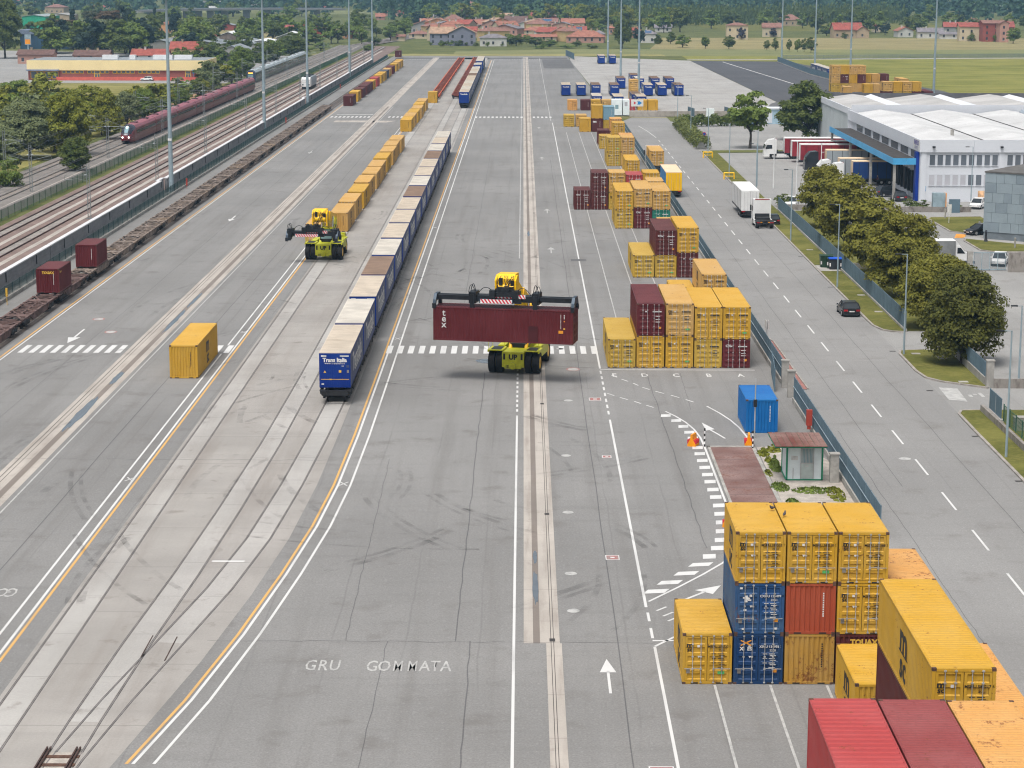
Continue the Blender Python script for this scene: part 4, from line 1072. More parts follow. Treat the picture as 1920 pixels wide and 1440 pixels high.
# noise wall
M_NWALL = concrete('grey_noise_wall', (.30, .30, .31), 0, 0, dirt=(.25, .25, .26), dk=.7, ax=.3, ay=.3)
t = empty('noise_wall', (-57.2, 150, 0)); tag(t, 'long grey block wall with a white coping beside the tracks', 'wall')
WH = 2.05
def wall_panel(n):
    m = MB()
    for j in range(5):
        z = .05 + j * WH / 5
        m.box(-.16 + .004 * (j % 2), .16 - .004 * (j % 2), .02, 5.0 - .02, z, z + WH / 5 - .02)
    return m.mesh('wall_panel')
wp = cached('wp', lambda: wall_panel(0))
cp = cached('wc', lambda: MB().xprism([(.0, WH + .02), (5.0, WH + .02), (5.0, WH + .16), (0, WH + .16)], -.3, .3).mesh('coping'))
M_COPE = plain('white_coping', (.62, .62, .63), .7, var=.08)
yy = 0.0
for k in range(134):
    near_pole = any(abs(150 + yy + 2.5 - q) < 2.6 for q in (336.8, 470.6, 561.4, 708.8, 815.4))
    dx = -.45 if near_pole else (0.0 if (k // 7) % 2 else -.08)
    ob('wall_panel', wp, M_NWALL, t, (dx, yy, 0)); ob('coping', cp, M_COPE, t, (dx, yy, (0, .06, .02)[k % 3] if near_pole else (k // 7) % 2 * .05))
    if k % 3 == 1: MB().box(dx + .2, dx + .26, yy + 2.4, yy + 2.6, .9, 2.0).build('downpipe', M_BLACK, t)
    yy += 5.0
for y in (345, 492, 640): 
    o = MB().box(-.12, .12, -.1, .1, .5, 1.7).box(-.03, .03, -.03, .03, 0, .5).build('hydrant_box', plain('red_cabinet_paint', (.40, .06, .04), .5), None, (-54.6, y, 0)); tag(o, {345: 'nearest red cabinet on a post by the green fence', 492: 'middle red cabinet on a post by the green fence', 640: 'furthest red cabinet on a post by the green fence'}[y], 'hydrant box', 'red cabinets along the green fence')
o = MB().box(-.1, .1, -.1, .1, .9, 1.8).box(-.03, .03, -.03, .03, 0, .9).build('yellow_box', M_YTXT, None, (-54.5, 222, 0)); tag(o, 'yellow box on a post by the green fence at the left edge', 'box')

# catenary
M_CAT = plain('grey_lattice_steel', (.24, .265, .27), .5, .5, var=.1)
M_WIRE = plain('wire', (.13, .13, .14), .6, .2)
def lattice(h=7.8):
    m = MB()
    for s in (-1, 1): m.box(s * .2 - .04, s * .2 + .04, -.06, .06, 0, h)
    n = 13
    for k in range(n): z = k * h / n; m.beam((-.2, 0, z), (.2, 0, z + h / n * .5), .04); m.beam((.2, 0, z + h / n * .5), (-.2, 0, z + h / n), .04)
    m.box(-.45, .45, -.3, .3, 0, .12)
    return m.mesh('lattice_post')
def arm(s, L=3.4):
    m = MB(); m.cyl((0, 0, 6.2), (s * L, 0, 6.2), .03, n=5); m.cyl((0, 0, 7.4), (s * L * .8, 0, 6.3), .018, n=4); m.cyl((s * .3, 0, 5.4), (s * L * .95, 0, 6.1), .025, n=5)
    m.tube([(s * L * .95, 0, 6.1), (s * L * 1.0, .1, 5.6), (s * L * .62, .1, 5.5)], .03); m.cyl((s * .2, 0, 6.2), (s * .5, 0, 6.2), .1, n=6)
    return m.mesh('bracket_arm')
GC = 'catenary masts along the tracks'
pts = [('A', -61.2, y) for y in (299, 355.4, 411, 471.9, 530, 588, 646, 705, 765, 825)] + [('B', -76.9, y) for y in (276, 332, 394.6, 455, 515, 576, 638, 700, 765, 830)] + [('C', -88.2, y) for y in (300, 362, 424, 486, 548, 610, 674, 740)]
for i, (s_, x, y) in enumerate(pts):
    j = [q for q in pts if q[0] == s_].index((s_, x, y))
    t = empty('catenary_mast', (x, y, .3)); tag(t, '%s lattice mast from the near end %s' % (ORD[j], {'A': 'beside the white coped wall', 'B': 'beside the green trackside fence', 'C': 'at the tree side of the tracks'}[s_]), 'catenary mast', GC)
    ob('lattice_post', cached('lat', lattice), M_CAT, t)
    for q in ((-1,) if s_ == 'A' else (-1, 1) if s_ == 'B' else (1,)): ob('bracket_arm', cached(('arm', q), lambda: arm(q)), M_CAT, t)
for nm, x, lab in (('a', -64.5, 'overhead wires above the track nearest the wall'), ('b', -69.3, 'overhead wires above the second track from the wall'), ('c', -79.4, 'overhead wires above the red train'), ('d', -84.6, 'overhead wires above the furthest main line track')):
    m = MB()
    for k in range(15):
        y0 = 240 + k * 58; m.cyl((x, y0, 5.7), (x, y0 + 58, 5.7), .022, n=3)
        q = [(x, y0 + 58 * u, 6.9 - 1.0 * (1 - (2 * u - 1) ** 2)) for u in (0, .15, .3, .5, .7, .85, 1)]; m.tube(q, .018, 3)
    tag(m.build('overhead_wire', M_WIRE), lab, 'overhead wire')

# ---------------------------------------------------------------- trains
M_TRED = plain('maroon_train_paint', S(112, 26, 36), .3, .0, var=.08, sc=.2, spec=.5)
M_TROOF = plain('dusty_pink_train_roof', S(150, 92, 102), .5, var=.12, sc=.4)
M_TGREY = plain('dark_window_band', S(42, 46, 58), .25, .1, var=.15, sc=.6, spec=.5)
M_GLASS = plain('dark_glass', (.02, .025, .03), .08, 0, var=.1, spec=.6)
M_PALEG = plain('pale_glass', (.22, .34, .38), .1, 0, var=.1, spec=.6)
M_TSIL = plain('silver_train_roof', S(176, 186, 190), .5, .0, var=.15, sc=.3)
M_TTEAL = plain('grey_green_train_side', S(124, 130, 118), .45, .1, var=.2, sc=.25)
M_TBLUE = plain('slate_blue_train_front', S(58, 70, 94), .4, .1, var=.08)
M_WHITEP = plain('white_vehicle_paint', (.72, .72, .71), .35, 0, var=.04, spec=.5)
def emis(name, col, st):
    def mk():
        t = NT(name); t.b.inputs['Emission Color'].default_value = (*col, 1); t.b.inputs['Emission Strength'].default_value = st
        return t.out(col, .4)
    return cached(('m', name), mk)
M_HEAD = emis('lit_headlamp', (1, .93, .8), 3.0)
M_TAIL = emis('lit_tail_lamp', (1, .06, .08), 2.2)
M_DISP = emis('lit_destination_display', (1, .45, .06), 1.6)
def section(hw, h, z0):
    return [(-hw * .86, z0), (-hw, z0 + .5), (-hw, z0 + h * .55), (-hw * .93, z0 + h * .78), (-hw * .72, z0 + h * .93), (-hw * .35, z0 + h), (hw * .35, z0 + h), (hw * .72, z0 + h * .93), (hw * .93, z0 + h * .78), (hw, z0 + h * .55), (hw, z0 + .5), (hw * .86, z0)]
def loft(m, secs, caps=True):
    n = len(secs[0][1]); base = len(m.v)
    for y, s in secs: m.v += [(x, y, z) for x, z in s]
    for i in range(len(secs) - 1):
        for k in range(n):
            a = base + i * n; m.f.append((a + k, a + n + k, a + n + (k + 1) % n, a + (k + 1) % n)); m.m.append(m.mi)
    if caps:
        m.f.append(tuple(base + k for k in range(n))); m.m.append(m.mi)
        m.f.append(tuple(base + (len(secs) - 1) * n + k for k in range(n - 1, -1, -1))); m.m.append(m.mi)
    return m
def carriage_mesh(L, hw, h, z0):
    m = MB(); loft(m, [(0, section(hw, h, z0)), (L, section(hw, h, z0))]); m.m = [1 if 3 <= (i % 12) <= 7 and i < 12 else 0 for i in range(len(m.f))]
    return m.mesh('carriage')
def nose_mesh(hw, h, z0, Ln):
    secs = []
    for u in (0, .12, .3, .5, .72, 1.0):
        k = .42 + .58 * (1 - (1 - u) ** 2.2); wk = .62 + .38 * (1 - (1 - u) ** 2)
        secs.append((u * Ln, [(x * wk, z0 + (z - z0) * (k if z > z0 + 1.2 else 1)) for x, z in section(hw, h, z0)]))
    m = loft(MB(), secs)
    for i in range(5):
        for k in range(3 if i else 4, 8 if i else 7): m.m[i * 12 + k] = 2 if k == 5 and i in (1, 2) else 1
    return m.mesh('nose', True)
def train(label, x, y, n, L, hw, h, z0, body, roof, band, nose=None, kind='fast'):
    t = empty('passenger_train', (x, y, 0)); tag(t, label, 'train')
    yo = 0.0
    for k in range(n):
        y0 = yo + (4.2 if k == 0 and kind == 'fast' else 1.6 if k == 0 else 0)
        Lc = L - (y0 - yo)
        c = ob('carriage', cached(('car', round(Lc, 2), hw, h, z0), lambda: carriage_mesh(Lc, hw, h, z0)), [body, roof], t, (0, y0, 0))
        for s in (-1, 1):
            m = MB()
            zb = ((z0 + h * .46, z0 + h * .64),) if kind == 'fast' else ((z0 + h * .30, z0 + h * .44), (z0 + h * .60, z0 + h * .74))
            for za, zc in zb: m.face(*((s * (hw + .012), .6, za), (s * (hw + .012), Lc - .6, za), (s * (hw + .0 - (.06 if za > z0 + h * .55 else 0)), Lc - .6, zc), (s * (hw - (.06 if za > z0 + h * .55 else 0)), .6, zc)))
            m.mi = 1; q = 0
            while 1.2 + q * 1.9 + 1.3 < Lc - .8:
                for za, zc in zb: m.face((s * (hw + .02), 1.2 + q * 1.9, za + .08), (s * (hw + .02), 2.5 + q * 1.9, za + .08), (s * (hw + .016 - (.05 if za > z0 + h * .55 else 0)), 2.5 + q * 1.9, zc - .08), (s * (hw + .016 - (.05 if za > z0 + h * .55 else 0)), 1.2 + q * 1.9, zc - .08))
                q += 1
            ob('window_band', m.mesh('window_band'), [band, M_GLASS], c)
        MB().box(-hw * .5, hw * .5, Lc * .2, Lc * .2 + 1.3, z0 + h, z0 + h + .14).box(-hw * .5, hw * .5, Lc * .72, Lc * .72 + 1.6, z0 + h, z0 + h + .14).build('roof_unit', M_BLACK if kind == 'fast' else plain('grey_roof_unit', (.22, .2, .2), .7), c)
        MB().box(-hw * .8, hw * .8, .5, Lc - .5, .95, z0 + .02).box(-hw * .7, hw * .7, 2, 5, .83, .95 + .1).box(-hw * .7, hw * .7, Lc - 5, Lc - 2, .83, 1.05).build('underframe', M_BLACK, c)
        if k: MB().yprism([(a * .93, b * 1.0 - .04) for a, b in section(hw, h, z0)], -.35, .0).build('gangway', M_BLACK, c)
        yo += L + (.0 if k == 0 else 0) + .35
    return t
t = train('maroon high speed passenger train coming towards us on the main line', -79.2, 425.0, 7, 27.9, 1.42, 3.35, 1.15, M_TRED, M_TROOF, M_TGREY)
c = ob('nose', cached('nose1', lambda: nose_mesh(1.42, 3.35, 1.15, 4.25)), [M_TRED, M_TGREY, M_PALEG], t)
for sx in (-.62, .62): MB().cyl((sx, -.06, 2.15), (sx, .5, 2.2), .17, n=10).build('headlight', M_HEAD, c)
MB().cyl((0, 1.7, 4.05), (0, 2.3, 4.1), .16, n=10).build('headlight', M_HEAD, c)
MB().box(-.8, .8, .0, .3, 1.15, 1.5).build('coupler_cover', M_TRED, c)
t = train('grey double deck commuter train with lit orange display behind the maroon one', -84.4, 664, 6, 26.3, 1.42, 3.75, .95, M_TTEAL, M_TSIL, M_TGREY, kind='deck')
c = ob('nose', cached('nose2', lambda: loft(MB(), [(0, [(x * .93, .95 + (z - .95) * .93) for x, z in section(1.42, 3.75, .95)]), (.9, section(1.43, 3.76, .95)), (1.7, section(1.43, 3.76, .95))]).mesh('nose')), M_TBLUE, t)
MB().wallquad(-.85, .85, -.02, 2.5, 3.35).build('windscreen', M_PALEG, c); MB().wallquad(-.75, .75, -.03, 3.62, 3.95).build('destination_display', M_DISP, c)
MB().wallquad(-1.1, -.45, -.03, 1.55, 1.95).wallquad(.45, 1.1, -.03, 1.55, 1.95).build('tail_light', M_TAIL, c); MB().box(-1.1, 1.1, -.15, .3, .75, 1.3).build('bumper', M_BLACK, c)
# electric locomotive
t = empty('electric_locomotive', (-60.9 - 3.4, 634.5, .2)); tag(t, 'white electric locomotive standing behind the grey wall', 'locomotive')
s0 = [(-1.3, 1.0), (-1.48, 1.6), (-1.48, 2.9), (-1.3, 3.7), (1.3, 3.7), (1.48, 2.9), (1.48, 1.6), (1.3, 1.0)]
b = loft(MB(), [(0, [(x * .9, 1.0 + (z - 1) * .8) for x, z in s0]), (.9, s0), (18, s0), (18.9, [(x * .9, 1.0 + (z - 1) * .8) for x, z in s0])]).build('body', plain('grey_locomotive_paint', S(150, 158, 164), .4, var=.1), t)
loft(MB(), [(-.05, [(x * .91, .98 + (z - 1) * .8) for x, z in s0]), (.9, [(x * 1.01, z + .01) for x, z in s0]), (2.2, [(x * 1.01, z + .01) for x, z in s0])]).build('cab_front', M_WHITEP, t)
MB().poly([(-1.1, .12, 2.2), (-.06, .12, 2.2), (-.06, .72, 3.1), (-1.05, .72, 3.1)], [(0, 1, 2, 3)]).poly([(.06, .12, 2.2), (1.1, .12, 2.2), (1.05, .72, 3.1), (.06, .72, 3.1)], [(0, 1, 2, 3)]).xf(0, 0, -.2).build('windscreen', M_GLASS, t)
for sx in (-.9, .9): MB().box(sx - .2, sx + .2, -.12, .2, 1.45, 1.75).build('headlight', M_GLASS, t)
m = MB().box(-.9, .9, 2.5, 5, 3.7, 4.0).box(-.6, .6, 6, 12, 3.7, 3.95).box(-.9, .9, 13, 16, 3.7, 4.0); m.tube([(-.5, 3, 4.0), (-.5, 4.4, 4.5), (.5, 4.4, 4.5), (.5, 3, 4.0)], .05); m.build('roof_gear', M_BLACK, t)
MB().box(-1.3, 1.3, .4, 18.5, .35, 1.02).build('underframe', M_BLACK, t)
# ---------------------------------------------------------------- reach stackers
M_LIME = plain('lime_yellow_paint', S(196, 196, 44), .4, var=.1, sc=1.5, fine=5)
M_MYEL = plain('warm_yellow_paint', S(246, 192, 10), .35, var=.06, sc=1.2)
M_TYRE = plain('tyre_rubber', (.022, .022, .023), .85, var=.3, sc=2)
M_HYD = plain('hydraulic_black', (.018, .020, .024), .45, .2, var=.3, sc=2)
M_STEELB = plain('blue_grey_steel', S(58, 70, 82), .45, .3, var=.1)
M_CHROME = plain('cylinder_rod', (.45, .45, .45), .25, .9, var=.05)
M_REDW = plain('red_stripe', (.55, .03, .05), .5)
M_STRW = plain('white_stripe', (.70, .69, .68), .5)
def wheel_mesh(r, wd):
    m = MB(); n = 28
    prof = [(-wd / 2 + .02, r * .58), (-wd / 2, r * .8), (-wd / 2 + .05, r * .95), (-wd / 2 + .12, r * .985), (wd / 2 - .12, r * .985), (wd / 2 - .05, r * .95), (wd / 2, r * .8), (wd / 2 - .02, r * .58)]
    base = 0; k = len(prof)
    for i in range(n):
        a = 2 * pi * i / n; m.v += [(x, q * cos(a), q * sin(a)) for x, q in prof]
    for i in range(n):
        for j in range(k - 1): m.f.append((i * k + j, i * k + j + 1, ((i + 1) % n) * k + j + 1, ((i + 1) % n) * k + j)); m.m.append(0)
    for i in range(n):                         # tread lugs
        a = 2 * pi * (i + .5) / n; c, q = cos(a), sin(a); h = pi / n * .55
        for x0, x1, da in ((-wd / 2 + .04, -.02, 0), (.02, wd / 2 - .04, pi / n)):
            p = [(x, rr * cos(a + da + s * h), rr * sin(a + da + s * h)) for x in (x0, x1) for rr, s in ((r * .96, -1), (r * 1.0, -1), (r * 1.0, 1), (r * .96, 1))]
            m.poly(p, [(0, 1, 5, 4), (1, 2, 6, 5), (2, 3, 7, 6), (0, 3, 2, 1), (4, 5, 6, 7)])
    return m.mesh('tyre')
def rim_mesh(r, wd):
    m = MB()
    for s in (-1, 1): m.cyl((s * wd * .42, 0, 0), (s * wd * .28, 0, 0), r * .57, r * .3, 16)
    m.cyl((-wd * .42, 0, 0), (wd * .42, 0, 0), r * .22, n=10); m.cyl((-wd * .3, 0, 0), (wd * .3, 0, 0), r * .585, n=18)
    return m.mesh('rim')
def add_wheel(t, x, y, r, wd, rim=None):
    w_ = ob('wheel', cached(('whl', r, wd), lambda: wheel_mesh(r, wd)), M_TYRE, t, (x, y, r)); ob('rim', cached(('rim', r, wd), lambda: rim_mesh(r, wd)), rim or M_MYEL, w_); return w_
def hazard(x0, x1, y, z0, z1, n=9):
    m = MB(); w_ = (x1 - x0) / n; sl = (z1 - z0) * .7
    m.wallquad(x0, x1, y, z0, z1); m.mi = 1
    for k in range(n):
        a = x0 + k * w_; m.face((a + sl, y - .006, z0), (min(a + sl + w_ * .5, x1), y - .006, z0), (min(a + w_ * .5, x1), y - .006, z1), (a, y - .006, z1))
    return m.mesh('hazard_plate')
def hose(m, pts, r=.03):
    q = []
    for i in range(13):
        u = i / 12; a = mathutils.Vector(pts[0]).lerp(pts[1], u); b = mathutils.Vector(pts[1]).lerp(pts[2], u); q.append(tuple(a.lerp(b, u)))
    m.tube(q, r, 5)
def reach_stacker(x, y, rz, label, zb, yb, zs, span, sx=0.0, sz_=0.0, srot=0.0):
    """zb boom head top, yb forward reach of the head, zs height of spreader beam, span between end frames"""
    t = empty('reach_stacker', (x, y, 0), rz); tag(t, label, 'reach stacker', 'reach stackers at work in the yard')
    for q in (-1.98, -1.30, 1.30, 1.98): add_wheel(t, q, 0, .95, .62)
    for q in (-1.55, 1.55): add_wheel(t, q, 6.1, .92, .62)
    c = MB().box(-.98, .98, -.95, 1.4, .62, 1.95).box(-.8, .8, 1.4, 7.2, .7, 1.5).box(-1.25, 1.25, 4.6, 8.0, 1.15, 2.35)
    c.xprism([(6.9, .75), (8.35, .95), (8.35, 2.2), (7.6, 2.45), (6.9, 2.45)], -1.5, 1.5)
    c.box(-.75, .75, -1.02, -.95, .5, .85); c.cyl((0, -1.25, .78), (0, -.9, .78), .3, n=16); c.box(-1.15, 1.15, -.75, .3, .6, 1.0)
    ch = c.build('chassis', M_LIME, t)
    m = MB()
    for q in (-.78, .78): m.wallquad(q - .09, q + .09, -.957, 1.28, 1.82)
    m.build('vent', M_HYD, ch); text_front('UP', .62, 0, -.962, 1.5, M_HYD, ch, bold=.03)
    for k in range(4): MB().wallquad(-.62 + k * .12, -.56 + k * .12, -1.026, .55, .82).build('rib', M_HYD, ch)
    for s in (-1, 1):
        f = MB().box(*sorted((s * .95, s * 2.3)), -.85, 1.1, 2.02, 2.1).box(*sorted((s * 2.2, s * 2.3)), -.85, 1.1, 1.88, 2.02).build('fender', M_LIME, t)
        MB().box(*sorted((s * 1.15, s * 2.05)), -.6, .9, 2.1, 2.13).build('walkway', M_HYD, f)
        m = MB(); m.tube([(s * 2.22, -.7, 2.1), (s * 2.22, -.7, 2.95), (s * 2.22, 1.0, 2.95), (s * 2.22, 1.0, 2.1)], .025); m.tube([(s * 1.2, 1.1, 2.1), (s * 1.2, 1.1, 2.9), (s * 2.2, 1.1, 2.9)], .025); m.build('handrail', M_LIME, f)
        MB().box(*sorted((s * 1.3, s * 1.95)), 2.0, 5.4, 1.1, 2.05).build('side_tank', M_LIME, t)
        MB().box(*sorted((s * 1.2, s * 1.9)), 5.2, 7.0, 1.86, 1.96).build('rear_fender', M_LIME, t)
    m = MB()
    for q in (-.5, .5): m.beam((q, 3.4, 2.0), (q, 6.9, 4.05), .16, .9)
    m.build('boom_support', M_LIME, t)
    cab = MB().poly([(-.72, 1.5, 2.0), (.72, 1.5, 2.0), (.72, 3.2, 2.0), (-.72, 3.2, 2.0), (-.66, 1.65, 3.55), (.66, 1.65, 3.55), (.66, 3.1, 3.55), (-.66, 3.1, 3.55)], [(0, 1, 5, 4), (1, 2, 6, 5), (2, 3, 7, 6), (3, 0, 4, 7), (0, 3, 2, 1)])
    cb = cab.build('cab', M_PALEG, t); MB().box(-.75, .75, 1.5, 3.2, 3.55, 3.68).build('cab_roof', M_LIME, cb)
    m = MB(); [m.beam(a, b, .07) for a, b in (((-.72, 1.5, 2), (-.66, 1.65, 3.55)), ((.72, 1.5, 2), (.66, 1.65, 3.55)), ((.72, 3.2, 2), (.66, 3.1, 3.55)), ((-.72, 3.2, 2), (-.66, 3.1, 3.55)))]; m.box(-.76, .76, 1.46, 1.5, 1.95, 2.35); m.build('cab_frame', M_HYD, cb)
    # boom
    P0 = mathutils.Vector((0, 7.0, 4.1)); P1 = mathutils.Vector((0, yb + .7, zb - .55)); mid = P0.lerp(P1, .6)
    b = MB().beam(P0, mid, 1.05, 1.1).build('boom', M_MYEL, t)
    MB().beam(P0.lerp(P1, .55), P1, .84, .9).build('inner_boom', M_MYEL, b)
    h = MB().xprism([(yb + 1.2, zb - .75), (yb + 1.1, zb - .05), (yb - .35, zb), (yb - .75, zb - .35), (yb - .75, zb - 1.5), (yb + .1, zb - 1.65), (yb + .35, zb - 1.0)], -.78, .78)
    h.cyl((-.72, yb - .62, zb - 1.15), (.72, yb - .62, zb - 1.15), .34, n=14)
    for s in (-1, 1): h.xprism([(yb - .2, zb - .1), (yb - .9, zb - .5), (yb - .75, zb - 2.1), (yb - .2, zb - 2.1)], s * .86 - .07, s * .86 + .07)
    hd = h.build('boom_head', M_MYEL, b)
    m = MB(); r = random.Random(2)
    for k in range(9): hose(m, [(r.uniform(-.75, .75), yb - .5, zb - .15), (r.uniform(-.9, .9), yb - 1.3, zb - r.uniform(.4, .9)), (r.uniform(-.8, .8), yb - .7, zb - 1.9)], .025)
    m.box(-.55, -.25, yb - .95, yb - .7, zb - .9, zb - .3).box(.45, .75, yb - .9, yb - .7, zb - 1.2, zb - .5); m.build('hose_bundle', M_HYD, hd)
    for s in (-1, 1):
        cy = MB().cyl((s * .72, 1.3, 1.75), (s * .62, P0.lerp(P1, .32).y, P0.lerp(P1, .32).z), .17, n=10).build('lift_cylinder', M_LIME if zb < 8 else M_MYEL, t)
        MB().cyl(tuple(mathutils.Vector((s * .72, 1.3, 1.75)).lerp((s * .62, P0.lerp(P1, .42).y, P0.lerp(P1, .42).z), .55)), (s * .62, P0.lerp(P1, .42).y, P0.lerp(P1, .42).z), .1, n=8).build('rod', M_CHROME, cy)
    # spreader
    sp = empty('spreader', (sx, yb - .75, 0), srot); sp.parent = t; e = span / 2
    zt = zs + .52
    m = MB().box(-1.2, 1.2, -.75, .75, zt - .05, zt + .32).box(-.8, .8, -.55, .55, zt + .32, zb - 1.9 if zb - 1.9 > zt + .5 else zt + .6); m.cyl((0, 0, zt + .2), (0, 0, zt + .75), .75, n=18)
    for s in (-1, 1): m.beam((s * 1.0, -.5, zt + .2), (s * .5, -.2, zb - 1.8), .2, .3); m.box(s * 1.0 - .25, s * 1.0 + .25, -.9, -.3, zt - .2, zt + .5)
    m.build('rotator', M_HYD, sp)
    m = MB().box(-2.75, 2.75, -.55, -.08, zs, zt).box(-2.75, 2.75, .08, .55, zs, zt)
    for s in (-1, 1):
        m.box(s * 2.75 - .3, s * 2.75 + .3, -.85, .7, zs - .15, zt + .3).box(s * 2.75 - .18, s * 2.75 + .18, -1.0, -.7, zs - .55, zt + .1).box(s * 1.2 - .3, s * 1.2 + .3, -.75, -.55, zs - .1, zs + .3)
    m.build('main_beam', M_HYD, sp)
    for s in (-1, 1):
        a = MB().box(*sorted((s * 2.7, s * e)), -.48, -.14, zs + .06, zt - .06).box(*sorted((s * 2.7, s * e)), .14, .48, zs + .06, zt - .06) if e > 3.3 else MB().box(*sorted((s * 2.5, s * e)), -.48, .48, zs + .08, zt - .08)
        ar = a.build('telescopic_arm', M_HYD, sp)
        en = MB().xprism([(-1.18, zs - .35), (-1.0, zs + .1), (-.6, zt + .05), (.6, zt + .05), (1.0, zs + .1), (1.18, zs - .35), (.95, zs - .35), (.7, zs - .05), (-.7, zs - .05), (-.95, zs - .35)], s * e - .13, s * e + .13).build('end_frame', M_STEELB, ar)
        for q in (-1, 1): MB().box(s * e - .15, s * e + .15, q * 1.12 - .14, q * 1.12 + .14, zs - .62, zs - .2).build('twistlock', M_HYD, en)
        m = MB(); hose(m, [(s * 2.5, -.4, zt + .2), (s * 2.7, -.6, zt + 1.7), (s * 2.95, -.4, zt + .3)], .035); hose(m, [(s * 2.6, -.2, zt + .2), (s * 3.0, -.3, zt + 1.5), (s * 3.15, -.4, zt + .2)], .03); hose(m, [(s * 1.0, -.4, zt + .3), (s * 1.7, -.7, zt + 1.2), (s * 2.3, -.5, zt + .1)], .03); m.build('hydraulic_hose', M_HYD, sp)
    ob('hazard_plate', cached('hz', lambda: hazard(-.95, 1.85, 0, 0, .34)), [M_STRW, M_REDW], sp, (0, -.62, zs + .32)); ob('hazard_plate', cached('hz2', lambda: hazard(-2.0, .75, 0, 0, .34)), [M_STRW, M_REDW], sp, (0, -.98, zs - .08))
    MB().box(-2.1, .85, -.96, -.55, zs - .08, zs + .26).build('front_beam', M_STEELB, sp)
    return t
RS1 = ((-1.10, 184.15), -.20)
reach_stacker(RS1[0][0] + .45, RS1[0][1], RS1[1], 'lime yellow reach stacker holding up a long brown container at the crosswalk', 9.25, -3.3, 6.95, 12.05)
c_, s_ = cos(RS1[1]), sin(RS1[1])
cx_, cy_ = RS1[0][0] + .45 + 4.05 * s_, RS1[0][1] - 4.05 * c_
c = container(0, 0, 3.55, L40, H9, 'maroon', 'F', 'long brown red container hanging from the raised reach stacker, white lettering at its left end', 0, None, rz=RS1[1] - pi / 2, cx=cx_)
c.location = (cx_, cy_, 3.55)
for k, ch in enumerate('tex'):
    o = ob('lettering', text_mesh(ch, .82, .012), M_WTXT, c, (CW / 2 + .012, -5.15, 2.4 - k * .5)); o.rotation_euler = (pi / 2, 0, pi / 2)
def sidemark(t, y0, y1, z0, z1, mat): MB().face((CW / 2 + .01, y0, z0), (CW / 2 + .01, y1, z0), (CW / 2 + .01, y1, z1), (CW / 2 + .01, y0, z1)).build('sticker', mat, t)
sidemark(c, 2.25, 3.05, .16, 1.5, plain('dark_brown_patch', S(66, 22, 26), .6)); sidemark(c, 4.85, 5.25, .95, 1.2, M_ORNG); sidemark(c, 5.3, 5.4, 1.95, 2.05, M_ORNG); sidemark(c, 5.27, 5.42, 1.3, 1.42, M_YTXT)
for k in range(12): sidemark(c, 5.02, 5.07, 1.35 + k * .105, 1.42 + k * .105, M_WTXT)
for k in range(3): sidemark(c, 5.3, 5.38, 2.2 + k * .13, 2.3 + k * .13, M_WTXT)
reach_stacker(*(-24.31, 258.91), -.06, 'lime yellow reach stacker with an empty retracted spreader among the long yellow row', 6.5, -2.6, 3.35, 6.1, -.8, 0, -.06)

